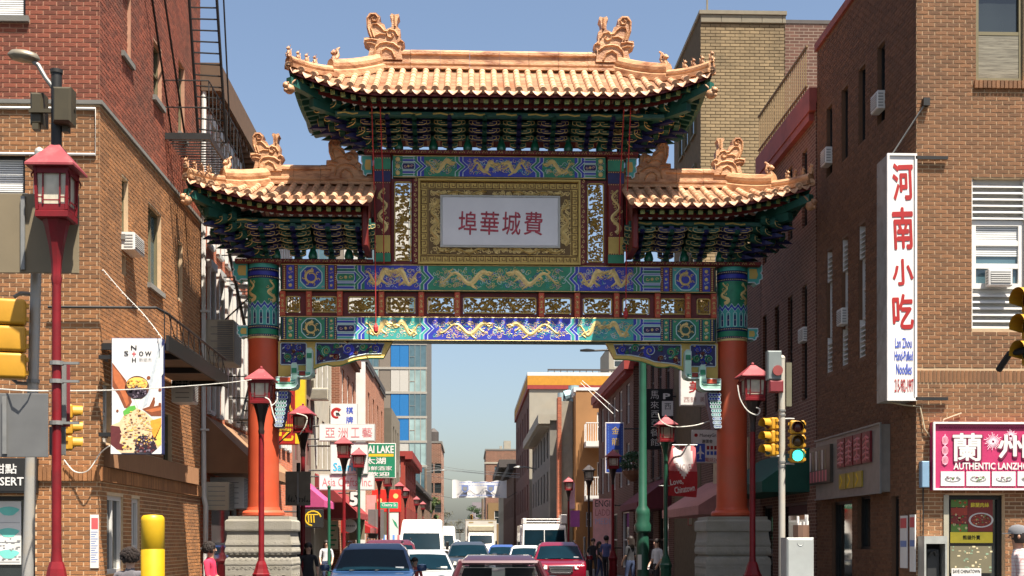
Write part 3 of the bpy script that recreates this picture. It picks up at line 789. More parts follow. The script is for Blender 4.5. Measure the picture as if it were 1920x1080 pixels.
# ---- spandrels under the lower beam
for sg in (-1, 1):
    def q(px, py): u = 510 + px / 5.4; v = 620 + py / 5.4; return (XC + sg * (GU - u) / PXM, gz(v)) if sg > 0 else (XC - (GU - u) / PXM, gz(v))
    out = [q(*p) for p in ((70, 112), (1215, 112), (1130, 272), (1000, 272), (850, 292), (760, 322), (700, 346), (620, 352), (560, 338), (500, 352), (440, 378), (340, 420), (70, 485))]
    m = MB(); yb = GY + .1; m.prism(out, yb, yb + .16, 0)
    so = m.build('spandrel', p_ochre, gate)
    m = MB()
    for poly in (((100, 128), (340, 128), (352, 140), (352, 335), (340, 348), (100, 348), (92, 335), (92, 140)), ((448, 128), (1140, 128), (1105, 232), (960, 235), (820, 262), (720, 300), (600, 312), (520, 322), (448, 342))):
        m.prism([q(*p) for p in poly], yb - .006, yb, 6)
        m.ribbon([q(*p) for p in poly + poly[:1]], .012, yb - .005, .01, 3)
    rr = random.Random(61)
    for (cx, cy, r_, mi, tn) in ((165, 175, 40, BL, 1), (280, 175, 40, BL, -1), (160, 270, 44, GR, -1), (285, 270, 44, GR, 1), (222, 300, 30, BL, 1), (220, 215, 22, RE, 1), (555, 205, 62, GR, 1), (770, 190, 66, BL, -1), (920, 165, 45, GR, 1), (1050, 180, 46, BL, -1), (500, 280, 34, RE, 1), (650, 265, 36, RE, -1), (480, 170, 32, GR, -1), (660, 160, 34, GR, 1), (855, 230, 22, RE, 1), (1000, 205, 22, GR, 1)):
        x, z = q(cx, cy); r_ = r_ / 5.4 / PXM
        for k, (f, mm) in enumerate(((1.0, mi), (.86, 3), (.72, mi), (.5, 4))): scroll(m, x, z, r_ * f, 1.25, rr.uniform(0, 6), tn * sg, r_ * (.20 if mm == mi else .07), yb - .008 - .002 * k, mm, .014)
        for k in range(3):
            a = rr.uniform(0, 6.3); m.ribbon([(x + r_ * cos(a), z + r_ * sin(a)), (x + r_ * 1.5 * cos(a + .4), z + r_ * 1.5 * sin(a + .4))], lambda t: r_ * .2 * (1 - t), yb - .008, .012, rr.choice((mi, 5, 3, 4)))
    m.build('scroll_carving', PAINT, so, smooth=False)
    m = MB(); lo = out[2:12]; 
    m.ribbon(lo, .03, yb - .004, .02, 9); m.ribbon([(a, b - .02) for a, b in lo], .012, yb - .006, .012, GR)
    m.build('edge_moulding', PAINT, so)
    # stepped bracket arms with scrolled ends, and the scale-carved fin on the column
    m = MB(); ya, yd = yb - .22, yb + .22
    for (a, b, t, bt, cr) in ((62, 275, 488, 600, 345), (275, 425, 425, 485, 195)):
        pts = [q(a, t), q(b - 40, t), q(b - 10, t - 5), q(b, t - 30), q(b, cr + 20)] 
        body = [q(a, t), q(b - 62, t), q(b - 62, cr + 18), q(b - 50, cr), q(b - 12, cr), q(b, cr + 22), q(b, bt - 45), q(b - 18, bt - 14), q(b - 60, bt), q(a, bt)]
        m.prism(body, ya, yd, MI_)
        m.ribbon(body + body[:1], .008, ya - .001, .008, PA)
        for f in (.3, .55): m.ribbon([q(a, lerp(t, bt, f)), q(b - 40, lerp(t, bt, f)), q(b - 22, lerp(t, bt, f * .8))], .012, ya - .001, .006, TE if f < .5 else GR)
        m.prism([q(a + (40 if a < 100 else 18), t + 2), q(b - 70, t + 2), q(b - 70, t + 45), q(a + (40 if a < 100 else 18), t + 45)], ya - .01, ya - .001, VE if a < 100 else RE)
        cx, cz = q(b - 31, cr + 50); m.box(cx - .05, cx + .05, ya - .012, ya - .001, cz - .10, cz + .0, GR)
    m.build('bracket_arm', PAINT, so)
    m = MB(); fin = [q(52, 620), q(190, 620), q(180, 720), q(150, 830), q(130, 940), q(110, 990), q(52, 985)]
    m.prism(fin, yb - .12, yb + .2, DB)
    zz0, zz1 = gz(620 + 985 / 5.4), gz(620 + 622 / 5.4); n = 9
    for k in range(n):
        z = lerp(zz1, zz0, (k + .5) / n); wl, wr = q(52, 0)[0], q(lerp(185, 112, k / n), 0)[0]
        for j in range(4):
            x = lerp(wl, wr, (j + .5 + .25 * (k % 2)) / 4.4); mi = (BL, GR, TE, BL)[k // 2 % 4]
            m.sphere((x, yb - .12, z), .034, 8, 5, mi, (1, .4, 1)); ring(m, x - .036, x + .036, z - .036, z + .036, yb - .14, yb - .115, .010, PA, .035)
    m.build('scale_carving', PAINT, so)

# ---- bracket sets
def bracket_set(colour, n=5, wid=.5, name='bracket_set'):
    # tiers of boat-shaped arms stepping towards -y and up; origin at the foot of the set
    root = bpy.data.objects.new(name, None)
    b = MB(); b.box(-.07, .07, -.08, .12, 0, .07); 
    tiers = []
    for k in range(n):
        y, z = -.04 - .19 * k, .055 + .088 * k
        m = MB(); w2 = wid * (.62 if k == 0 else .95 if k < n - 1 else 1.02) / 2; h = .072
        def arm(y, z, w2):
            poly = [(-w2, z + h), (-w2 - .004, z + h * .45), (-w2 + .05, z + h * .08), (-w2 + .11, z), (w2 - .11, z), (w2 - .05, z + h * .08), (w2 + .004, z + h * .45), (w2, z + h)]
            m.prism(poly, y - .05, y + .05, 0)
            m.ribbon(poly, .0065, y - .052, .005, 1)
            for q_ in (-1, 0, 1): m.box(q_ * (w2 - .04) - .045, q_ * (w2 - .04) + .045, y - .045, y + .045, z + h + .001, z + h + .05, 0)
            for q_ in (-1, 1):
                m.ribbon([(q_ * (w2 - .04) - .045, z + h + .012), (q_ * (w2 - .04) + .045, z + h + .012)], .005, y - .047, .004, 1)
                m.ribbon([(q_ * .09, z + h * .62), (q_ * (w2 - .07), z + h * .62)], .005, y - .051, .004, 1)
        arm(y, z, w2)
        if k: arm(y + .12, z + .045, w2 * 1.28)
        m.box(-.045, .045, y - .12, y + .25, z - .03, z + .04, 2)     # projecting arm with a tongue
        m.add([(-.045, y - .12, z + .04), (.045, y - .12, z + .04), (.045, y - .12, z - .03), (-.045, y - .12, z - .03), (0, y - .26, z - .03)], [(0, 4, 1), (1, 4, 2), (2, 4, 3), (3, 4, 0)], 2)
        tiers.append(m.mesh('bracket_tier', [p_dblue if colour else p_dgreen, gold, p_dgreen if colour else p_dblue]))
    return tiers, b.mesh('bracket_block', [p_dgreen])
SETS = {c: bracket_set(c) for c in (0, 1)}
def put_set(x, y, z, rot=0, c=0, scale=1.0, n=5):
    tiers, blk = SETS[c]
    M = MX.Translation((x, y, z)) @ MX.Rotation(rot, 4, 'Z') @ MX.Scale(scale, 4)
    so = part('bracket_set', blk, gate, M)
    for t in tiers[:n]: part('bracket_tier', t, so)
    return so
def vase(x, y, z, h=.30):
    m = MB(); m.lathe([(.05, 0), (.085, .01), (.10, .06), (.085, .13), (.06, .19), (.055, .23), (.075, .26), (.075, h)], 10, (x, y, z))
    m.build('bracket_vase', mat('vase_green', (.012, .13, .08), .3, coat=.4), gate, smooth=True)
zu0 = gz(293) + .092
for i, d in enumerate((-156.5, -92.5, -28.5, 34.5, 97.5, 161.5)): put_set(gx(d), GY - .0, zu0, 0, (i + 1) % 2)
for i, d in enumerate((-188.5, -123.5, -59.5, 3.5, 66.5, 129.5, 190)): vase(gx(d), GY + .02, zu0)
for sg in (-1, 1):
    for d in (205, 232): put_set(gx(sg * d), GY, zu0, 0, 0 if d == 205 else 1)
    for y_ in (0.02, .42): put_set(gx(sg * 248), GY + y_, zu0, -sg * -pi / 2 if sg > 0 else -pi / 2, 0 if y_ < .1 else 1, 1.12)
    put_set(gx(sg * 244), GY - .02, zu0, sg * pi / 4, 0, 1.32)
zl0 = gz(497) + .083
for sg in (-1, 1):
    for i, d in enumerate((375, 312, 258)): put_set(gx(sg * d), GY + .0, zl0, 0, i % 2)
    for d in (416, 348, 281): vase(gx(sg * d), GY + .02, zl0, .28)
    put_set(gx(sg * 432), GY, zl0, 0, 1)
    for y_ in (.02, .42): put_set(gx(sg * 452), GY + y_, zl0, pi / 2 if sg > 0 else -pi / 2, 0 if y_ < .1 else 1, 1.05)
    put_set(gx(sg * 450), GY - .02, zl0, sg * pi / 4, 0, 1.25)
# backing boards above the open feet of the brackets
m = MB()
for k in range(3): m.bbox(gx(-250), gx(250), GY - .02 - .19 * k + (.16 if k == 0 else .1), GY + .24 - .19 * k + (.16 if k == 0 else .1) - .1, zu0 + .33 + .06 * k, zu0 + .40 + .06 * k, .01)
m.box(gx(-250), gx(250), GY + .14, GY + .2, zu0 + .27, zu0 + .9)
m.build('bracket_beam', p_dgreen, gate)
for sg in (-1, 1):
    l, r = sorted((gx(sg * 236), gx(sg * 455)))
    m = MB(); m.box(l, r, GY + .14, GY + .2, zl0 + .25, zl0 + .9)
    for k in range(2): m.bbox(l, r, GY + .1 - .19 * k, GY + .18 - .19 * k, zl0 + .33 + .06 * k, zl0 + .40 + .06 * k, .01)
    m.build('bracket_beam', p_dgreen, gate)

# ---- tiled roofs
CT = MB()
seg = 7
for y_, r_ in ((0, .066), (.30, .058)):
    for k in range(seg + 1): a = pi * k / seg; CT.v.append((r_ * cos(a), y_, r_ * sin(a) - .004))
CT.f = [[i, i + 1, seg + 2 + i, seg + 1 + i] for i in range(seg)] + [list(range(seg, -1, -1))]; CT.m = [0] * len(CT.f)
cover_me = CT.mesh('cover_tile', tile_m, True)
CE = MB(); CE.cyl((0, .03, .012), (0, -.012, .012), .072, n=14)
CE.lathe([(.072, 0), (.060, .001), (.056, -.008), (.03, -.008), (.026, 0.0), (.001, 0.003)], 14, (0, 0, 0), caps=False)
nv = 6 * 14; CE.v[-nv:] = [(x, -.013 - z, y + .012) for x, y, z in CE.v[-nv:]]
CE.sphere((0, .09, .072), .014, 6, 4)
cend_me = CE.mesh('tile_end', tile_m, False)
DT = MB()
for t in (0, .018):
    for k in range(9):
        a = -1 + k / 4; DT.v.append((a * .088, -.01 - t, .018 * a * a + .0)); DT.v.append((a * .088, -.035 - t, -.085 + .072 * abs(a) ** 1.3))
n2 = 18
for k in range(8): DT.f += [[2 * k, 2 * k + 2, 2 * k + 3, 2 * k + 1], [n2 + 2 * k + 1, n2 + 2 * k + 3, n2 + 2 * k + 2, n2 + 2 * k], [2 * k + 1, 2 * k + 3, n2 + 2 * k + 3, n2 + 2 * k + 1]]
DT.f += [[0, 1, n2 + 1, n2], [16, n2 + 16, n2 + 17, 17]]
for k in range(8): DT.f.append([2 * k, n2 + 2 * k, n2 + 2 * k + 2, 2 * k + 2])
DT.m = [0] * len(DT.f)
drip_me = DT.mesh('drip_tile', tile_m)
N_COVER = [0]
def sweep(mb, pts, prof, mi=0):
    pts = [V(p) for p in pts]; n = len(prof); vs = []
    for k, p in enumerate(pts):
        d = pts[min(k + 1, len(pts) - 1)] - pts[max(k - 1, 0)]; s_ = V((d.y, -d.x, 0)).normalized()
        for a, z in prof: vs.append(tuple(p + s_ * a + V((0, 0, z))))
    fs = [(k * n + i, k * n + (i + 1) % n, (k + 1) * n + (i + 1) % n, (k + 1) * n + i) for k in range(len(pts) - 1) for i in range(n)]
    fs += [tuple(range(n)), tuple(range(len(vs) - 1, len(vs) - n - 1, -1))]
    mb.add(vs, fs, mi)
RIDGE = [(-.16, 0), (-.16, .05), (-.11, .07), (-.13, .11), (-.13, .15), (-.085, .17), (-.085, .29), (-.12, .31), (-.12, .36), (-.06, .41), (0, .425)]
RIDGE = RIDGE + [(-a, z) for a, z in RIDGE[-2::-1]]
HIP = [(-.12, -.02), (-.12, .05), (-.08, .07), (-.10, .11), (-.10, .15), (-.06, .20), (0, .215)]
HIP = HIP + [(-a, z) for a, z in HIP[-2::-1]]
def roof(xl, xr, rl, rr_, ym, ye, ze, zr, lift, hipL, hipR, Lc=1.6, out=.12):
    ro = thing_part('tiled_roof')
    def E(X):
        d = 0
        if hipL: d = max(d, (xl + Lc - X) / Lc)
        if hipR: d = max(d, (X - xr + Lc) / Lc)
        d = max(0, d); return ye - out * d * d, ze + lift * d ** 1.6
    def S(X, s):
        y, z = E(X); return V((X, y + (ym - y) * s, z + (zr - z) * (.92 * s + .08 * s * s)))
    def smax(X):
        if hipL and X < rl: return (X - xl) / (rl - xl)
        if hipR and X > rr_: return (xr - X) / (xr - rr_)
        return 1.0
    nrow = round((xr - xl) / .228); pans = MB(); rest = MB(); pitch = (xr - xl) / nrow
    for i in range(nrow + 1):
        X = xl + i * pitch
        sm = smax(X)
        jit = random.uniform(-.006, .006)
        L = (S(X, sm) - S(X, 0)).length
        n = max(1, round(L / .29))
        if sm > .03:
            for k in range(n):
                a, b = S(X, sm * k / n), S(X, sm * (k + 1) / n)
                q = (b - a).to_track_quat('Y', 'Z')
                M = MX.Translation(a + V((jit, 0, .018 + random.uniform(-.003, .003)))) @ q.to_matrix().to_4x4() @ MX.Diagonal((1, (b - a).length / .30 * 1.04, 1, 1))
                if N_COVER[0] < 300: part('cover_tile', cover_me, gate, M); N_COVER[0] += 1
                else: rest.add([tuple(M @ v.co) for v in cover_me.vertices], [list(p.vertices) for p in cover_me.polygons])
        a, b = S(X, 0), S(X, .15); q = (b - a).to_track_quat('Y', 'Z').to_matrix().to_4x4()
        part('tile_end', cend_me, gate, MX.Translation(a + V((jit, 0, .018))) @ q)
        if i < nrow:
            Xm = X + pitch / 2; sm2 = smax(Xm); a = S(Xm, 0)
            sl = E(Xm + .05)[1] - E(Xm - .05)[1]
            part('drip_tile', drip_me, gate, MX.Translation(a + V((0, -.01, -.012))) @ MX.Rotation(-math.atan2(sl, .1), 4, 'Y'))
            n = max(1, round((S(Xm, sm2) - a).length / .105)); hw = pitch / 2
            for k in range(n):
                vs = []
                for (s_, lf) in ((sm2 * k / n, .028), (sm2 * min(1, (k + 1.15) / n), .004)):
                    for j in range(5):
                        o = -1 + j / 2; Xj = Xm + o * hw
                        p = S(Xj, min(s_, 1)); vs.append((p.x, p.y, p.z - .03 * (1 - o * o) + lf + .004))
                p0 = [(x, y, z - .024) for x, y, z in vs[:5]]
                pans.add(vs + p0, [(j, j + 1, 6 + j, 5 + j) for j in range(4)] + [(10 + j, 11 + j, j + 1, j) for j in range(4)])
    # back slope and the hipped ends, as joined tiles
    nb = MB()
    nX = 24
    for i in range(nX):
        Xa, Xb = lerp(xl, xr, i / nX), lerp(xl, xr, (i + 1) / nX)
        q4 = [S(Xa, 0), S(Xb, 0), S(Xb, smax(Xb)), S(Xa, smax(Xa))]
        nb.add([(p.x, 2 * ym - p.y, p.z) for p in q4], [(3, 2, 1, 0)])
        nb.add([(p.x, p.y, p.z - .05) for p in q4], [(3, 2, 1, 0)], 1); nb.add([(p.x, 2 * ym - p.y, p.z - .05) for p in q4], [(0, 1, 2, 3)], 1)
        nb.add([tuple(q4[0] - V((0, -.02, .10))), tuple(q4[1] - V((0, -.02, .10))), tuple(q4[1] - V((0, -.02, 0.0))), tuple(q4[0] - V((0, -.02, 0.0)))], [(0, 1, 2, 3)], 1)
    for i in range(nrow + 1):
        X = xl + i * pitch; sm = smax(X)
        if sm > .05:
            pts = [S(X, sm * k / 4) for k in range(5)]; nb.tube([(p.x, 2 * ym - p.y, p.z + .01) for p in pts], .06, 6)
    for hip, xc, xr0, sg in ((hipL, xl, rl, -1), (hipR, xr, rr_, 1)):
        if not hip: 
            p = [S(xc, k / 6) for k in range(7)]; nb.add([tuple(v) for v in p] + [(v.x, v.y, v.z - .3 * (1 - k / 6) - .1) for k, v in enumerate(p)], [(k, k + 1, 8 + k, 7 + k) for k in range(6)], 1)
            continue
        yc, zc = E(xc); ny = 14
        for k in range(ny + 1):
            f = k / ny; Y = lerp(yc, 2 * ym - yc, f); t = abs(2 * f - 1)
            zed = ze + lift * t ** 2.2; top = 1 - t
            tx, tz = lerp(xc, xr0, top), 0
            tp = S(lerp(xc, xr0, top), top)
            nb.tube([(lerp(xc - sg * .1 * (1 - t), tp.x, s_), Y, lerp(zed, tp.z, .92 * s_ + .08 * s_ * s_) + .015) for s_ in (0, .33, .66, 1)], .062, 6)
            if k < ny:
                f2 = (k + 1) / ny; Y2 = lerp(yc, 2 * ym - yc, f2); t2 = abs(2 * f2 - 1); tp2 = S(lerp(xc, xr0, 1 - t2), 1 - t2)
                nb.quad((xc - sg * .1 * (1 - t), Y, zed), (xc - sg * .1 * (1 - t2), Y2, ze + lift * t2 ** 2.2), (tp2.x, Y2, tp2.z), (tp.x, Y, tp.z))
                nb.quad((xc - sg * .1 * (1 - t) , Y, zed - .09), (xc - sg * .1 * (1 - t2), Y2, ze + lift * t2 ** 2.2 - .09), (lerp(xc, xr0, 1 - t2), Y2, zed - .07), (lerp(xc, xr0, 1 - t), Y, zed - .07), 2)
    nb.build('rear_tiles', [tile_m, p_red, p_dgreen], gate, kind='stuff')
    pans.build('pan_tiles', tile_dk, gate, kind='stuff')
    rest.build('cover_tiles_rest', tile_m, gate, smooth=True, kind='stuff')
    # ridges
    rg = MB(); rg.T = None
    x0 = rl - .05 if hipL else xl - .02; x1 = rr_ + .05 if hipR else xr + .02; nn = max(2, round((x1 - x0) / .62))
    for k in range(nn):
        a, b = lerp(x0, x1, k / nn), lerp(x0, x1, (k + 1) / nn); j = random.uniform(-.004, .004)
        sweep(rg, [(a + .003, ym, zr - .02 + j), (b - .003, ym, zr - .02 + j)], RIDGE)
    rg.build('main_ridge', tile_ridge, gate)
    for hip, xc, xr0, sg in ((hipL, xl, rl, -1), (hipR, xr, rr_, 1)):
        if not hip: continue
        for back in (0, 1):
            pts = []
            for k in range(13):
                s_ = 1 - k / 12; p = S(lerp(xc, xr0, s_), s_); pts.append(V((p.x, p.y if not back else 2 * ym - p.y, p.z)))
            m = MB(); sweep(m, pts[:8], [(a, z * 1.55 + (.0 if z < 0 else .02)) for a, z in HIP]); sweep(m, pts[7:], HIP)
            m.build('hip_ridge', tile_ridge, gate)
            if not back:
                yield_pts.append((pts, sg))
                # green corner beam with a glazed beast-head end
                m = MB(); c = pts[-1]; i_ = pts[7]
                dirv = (c - i_); dirv.z = 0; dirv.normalize()
                a, b = c - V((0, 0, .22)) + dirv * .0, V((lerp(c.x, xr0, .62), lerp(c.y, ym, .62), ze + .02))
                sweep(m, [b, (a + b) / 2 - V((0, 0, .05)), a], [(-.07, -.13), (-.07, .02), (.07, .02), (.07, -.13)], 0)
                sweep(m, [b - V((0, 0, .16)), (a * .7 + b * .3) - V((0, 0, .22)) - dirv * .1], [(-.07, -.14), (-.07, .02), (.07, .02), (.07, -.14)], 1)
                m.build('corner_beam', [p_dgreen, p_dgreen], gate)
                m = MB(); h = a + dirv * -.02 - V((0, 0, .17))
                m.sphere(tuple(h + V((0, 0, -.03))), .10, 10, 7, 0, (1, 1, .95)); m.sphere(tuple(h + dirv * .09 + V((0, 0, .02))), .065, 9, 6); m.sphere(tuple(h + dirv * .10 + V((0, 0, -.07))), .04, 8, 5)
                for q_ in (-1, 1):
                    sd = V((-dirv.y, dirv.x, 0)) * q_
                    m.tube([h + sd * .05 + V((0, 0, .06)), h + sd * .09 + V((0, 0, .13)) - dirv * .05, h + sd * .07 + V((0, 0, .17)) - dirv * .1], lambda t: .022 * (1 - .6 * t), 6)
                    m.sphere(tuple(h + sd * .05 + dirv * .08 + V((0, 0, .06))), .022, 6, 5)
                m.build('beast_head', tile_ridge, gate, smooth=True)
    # rafters in two rows under the eave
    nr = round((xr - xl) / .2); fan = .9
    for i in range(nr):
        X = lerp(xl + .12, xr - .12, (i + .5) / nr); y, z = E(X)
        dL = (xl + fan + .5 - X) / (fan + .5) if hipL else 0; dR = (X - xr + fan + .5) / (fan + .5) if hipR else 0
        ang = max(0, dL) * .75 - max(0, dR) * .75
        M = MX.Translation((X, y + .13, z - .135)) @ MX.Rotation(ang * -1, 4, 'Z') @ MX.Rotation(.20, 4, 'X')
        part('rafter', raft_me, gate, M)
        M = MX.Translation((X, y + .42, z - .165)) @ MX.Rotation(ang * -1, 4, 'Z') @ MX.Rotation(.36, 4, 'X')
        part('round_rafter', rraft_me, gate, M)
    for hip, xc, sg in ((hipL, xl, -1), (hipR, xr, 1)):
        if hip:
            yc = E(xc)[0]; n = round((2 * ym - 2 * yc) / .21)
            for i in range(1, n):
                f = i / n; t = abs(2 * f - 1); Y = lerp(yc, 2 * ym - yc, f); zed = ze + lift * t ** 2.2
                for me_, dx, dz in ((raft_me, .10, .135), (rraft_me, .36, .17)): part('rafter' if me_ is raft_me else 'round_rafter', me_, gate, MX.Translation((xc - sg * (dx + .1 * (1 - t)), Y, zed - dz)) @ MX.Rotation(sg * pi / 2, 4, 'Z') @ MX.Rotation(.2, 4, 'X') @ MX.Diagonal((1, max(.08, min(1, (1 - t) * abs(xc - (rl if sg < 0 else rr_)) - dx - .1)), 1, 1)))
    m = MB()
    for i in range(nX):
        Xa, Xb = lerp(xl + .1, xr - .1, i / nX), lerp(xl + .1, xr - .1, (i + 1) / nX); a, b = E(Xa), E(Xb)
        m.add([(Xa, a[0] + .38, a[1] - .19), (Xb, b[0] + .38, b[1] - .19), (Xb, b[0] + .38, b[1] - .09), (Xa, a[0] + .38, a[1] - .09)], [(0, 1, 2, 3)])
        for j in range(5):
            qs = [S(Xa, smax(Xa) * j / 5), S(Xb, smax(Xb) * j / 5), S(Xb, smax(Xb) * (j + 1) / 5), S(Xa, smax(Xa) * (j + 1) / 5)]; m.add([(p.x, p.y + .06, p.z - .12) for p in qs], [(3, 2, 1, 0)])
    m.build('eave_board', p_red, gate)
    m = MB(); xa, xb = (xl + .8 if hipL else xl), (xr - .8 if hipR else xr); 
    yb_ = ye + .52; m.bbox(xa, xb, yb_, yb_ + .12, ze - .32, ze - .22, .02, 0)
    k = xa
    while k < xb - .5:
        m.ribbon([(k + .05, ze - .27), (k + .2, ze - .255), (k + .35, ze - .285), (k + .45, ze - .27)], .016, yb_ - .001, .006, 1); k += .62
    m.build('eave_purlin', [p_dgreen, p_ochre], gate)
def thing_part(n): return None
yield_pts = []
b = MB(); b.box(-.042, .042, 0, 1.0, -.045, .045, 0); b.box(-.043, .043, -.004, 0, -.046, .046, 1)
for s_ in (.018, .034): ring(b, -s_, s_, -s_, s_, -.008, -.003, .007, 2, .004)
raft_me = b.mesh('rafter', [p_dgreen, p_lime, p_dgreen])
b = MB(); b.cyl((0, 0, 0), (0, 1.0, 0), .045, n=9, mi=0); b.cyl((0, -.004, 0), (0, 0, 0), .047, n=9, mi=1); b.cyl((0, -.007, 0), (0, -.003, 0), .02, n=8, mi=2)
rraft_me = b.mesh('round_rafter', [p_dgreen, p_pale, p_green])
YE = 24.42
xe = lambda u: P(u, 200, YE)[0]
hw = (xe(1351) - xe(539)) / 2 - .10
roof(XC - hw, XC + hw, gx(-218), gx(218), 26.2, YE + .1, 10.29, gz(127), .38, True, True)
hx0 = (xe(1524) - xe(344)) / 2
YL = 24.6
roof(XC - hx0, gx(-235), gx(-432), gx(-236), 26.2, YL + .1, 8.23, gz(345), .36, True, False, 2.0)
roof(gx(235), XC + hx0, gx(236), gx(432), 26.2, YL + .1, 8.23, gz(345), .36, False, True, 2.0)

# ---- ridge dragons and the small hip figures
def chiwen(ux, sg, base_v, sc=1.0, sword=True, m=tile_ridge):
    # silhouette in photo units of the left upper ornament, x towards the street's middle
    A = [(590, 405), (600, 330), (575, 290), (606, 262), (604, 205), (626, 184)]
    Sw = [(630, 184), (622, 130), (610, 112), (616, 98), (640, 104), (664, 96), (674, 112), (662, 132), (662, 186)] if sword else [(640, 180)]
    B = [(700, 205), (712, 170), (746, 152), (738, 118), (768, 92), (812, 94), (834, 130), (830, 195), (802, 258), (848, 262), (850, 296), (806, 326), (826, 405)]
    def t(p): return (gx(0) + sg * (ux + (p[0] - 715) / 3.6 * sc) / PXM, gz(base_v) + (405 - p[1]) / 3.6 * sc / PXM)
    mb = MB(); y0, y1 = 26.2 - .15 * sc, 26.2 + .15 * sc
    mb.prism([t(p) for p in A + Sw + B], y0, y1, 0)
    for face, y in ((1, y0 + .002),):
        def rb(pts, wd): mb.ribbon([t(p) for p in pts], wd * sc, y, .035 * sc, 0)
        rb([(800, 260), (822, 195), (822, 130), (800, 105), (772, 106), (756, 126), (766, 150), (788, 150), (796, 132), (782, 122)], .028)
        rb([(780, 262), (800, 200), (790, 172), (760, 170), (735, 190), (715, 215), (690, 220)], .026)
        rb([(620, 250), (640, 215), (675, 205), (695, 225), (690, 252), (665, 262), (650, 245), (660, 232)], .026)
        rb([(610, 330), (650, 300), (700, 292), (740, 300), (770, 330), (780, 380)], .03)
        rb([(640, 395), (660, 350), (700, 330), (730, 350), (735, 395)], .03)
        rb([(760, 280), (800, 272), (842, 280)], .03); rb([(770, 310), (800, 300), (830, 300)], .022)
        rb([(620, 290), (600, 280), (584, 290)], .02); rb([(700, 240), (740, 235), (770, 250)], .025)
        if sword: rb([(640, 184), (642, 110)], .03)
    mb.build('ridge_dragon', m, gate)
chiwen(216.5, -1, 112); chiwen(216.5, 1, 112)
chiwen(435, -1, 322, .82); chiwen(435, 1, 322, .82)
chiwen(292, -1, 336, .86, False); chiwen(292, 1, 336, .86, False)
def figure(p, d, s, name='ridge_figure', horned=False):
    m = MB(); p = V(p); q = math.atan2(d.y, d.x)
    m.T = MX.Translation(p) @ MX.Rotation(q, 4, 'Z') @ MX.Scale(s, 4)
    m.lathe([(.30, 0), (.26, .12), (.20, .35), (.24, .55), (.13, .74), (.12, .8)], 9, sx=1.1, sy=.8)
    m.sphere((.06, 0, .93), .2, 9, 6); m.sphere((.24, 0, .88), .11, 8, 5)
    m.tube([(-.2, 0, .1), (-.38, 0, .4), (-.3, 0, .8), (-.42, 0, 1.0)], lambda t: .09 * (1 - .5 * t), 6)
    for k in (-1, 1):
        m.tube([(.15, k * .16, .5), (.28, k * .16, .25), (.26, k * .16, 0)], .07, 5)
        m.tube([(-.02, k * .1, 1.05), (-.1, k * .16, 1.25), ((-.25 if horned else -.08), k * .2, 1.35)], lambda t: .05 * (1 - .7 * t), 5)
    if horned:
        m.tube([(-.1, 0, .5), (-.4, 0, .9), (-.3, 0, 1.3), (-.55, 0, 1.5)], lambda t: .2 * (1 - .6 * t), 6)
        for k in range(4): m.sphere((.1 - .16 * k, 0, 1.05 + .02 * k), .1, 6, 5)
    m.build(name, tile_ridge, gate, smooth=True)
for pts, sg in yield_pts:
    d = pts[-1] - pts[-3]; up = V((0, 0, .19))
    for k, f in enumerate((12, 10.9, 9.9, 8.9)):
        i = int(min(11.99, f)); p = pts[i].lerp(pts[i + 1], min(1, f - i)) + up
        figure(p, d, .15 if k else .17)
    figure(pts[6].lerp(pts[7], .5) + V((0, 0, .22)), d, .26, 'ridge_beast', True)
# red lift ropes hanging down the front
for d, v0, v1 in ((-231, 205, 620), (-216, 205, 500), (234, 205, 590), (222, 205, 480)):
    x = gx(d); m = MB(); m.tube([(x, 24.9, gz(v0) - .3), (x + .01, 25.6, gz(lerp(v0, v1, .5))), (x + .015, 25.8, gz(v1))], .011, 5)
    m.build('rope', mat('rope_red', (.42, .03, .03), .6), gate)
    if abs(d) > 230:
        m = MB(); m.lathe([(.02, 0), (.05, .04), (.05, .12), (.015, .2)], 8, (x + .015, 25.8, gz(v1) - .1)); m.build('pulley', mat('rope_red', ()), gate)
for sg in (-1, 1):   # short red posts where the side roofs meet the centre
    x = gx(sg * 244); m = MB(); m.bbox(x - .06, x + .06, 25.0, 26.1, gz(484), gz(402), .02); m.build('end_board', p_verm if False else p_red, gate)
# ================================================================== ground and streets
XL, XR = P(187, 500, 19.8)[0], P(1718, 500, 19.8)[0]
YC = 19.8
def sheet(name, m, rects, z, h=None):
    b = MB()
    for x0, x1, y0, y1 in rects:
        if h: b.box(x0, x1, y0, y1, z, z + h)
        else: b.quad((x0, y0, z), (x1, y0, z), (x1, y1, z), (x0, y1, z))
    return b.build(name, m, kind='structure')
KL, KR = -3.55, 4.72
sheet('ground', mat('bare_ground', (0.0871, 0.0804, 0.0703), .95, var=.2, scale=.5), [(-1500, 1500, -300, 2500)], -.03)
sheet('road', asphalt, [(KL, KR, 15.0, 900), (-300, 300, -14, 15.0)], -.008)
sheet('pavement', pave, [(-60, KL - .15, 16.2, 900), (KR + .15, 60, 16.2, 900)], .125)
sheet('kerb', concrete, [(KL - .15, KL, 16.2, 900), (KR, KR + .15, 16.2, 900), (-60, KL - .15, 16.05, 16.2), (KR + .15, 60, 16.05, 16.2)], -.02, .146)
sheet('lane_marking', white, [(.5, .62, y, y + 3) for y in range(28, 200, 9)], -.004)
sheet('crosswalk_marking', white, [(KL + .4, KR - .4, 16.6, 16.9), (KL + .4, KR - .4, 19.0, 19.3)], -.004)

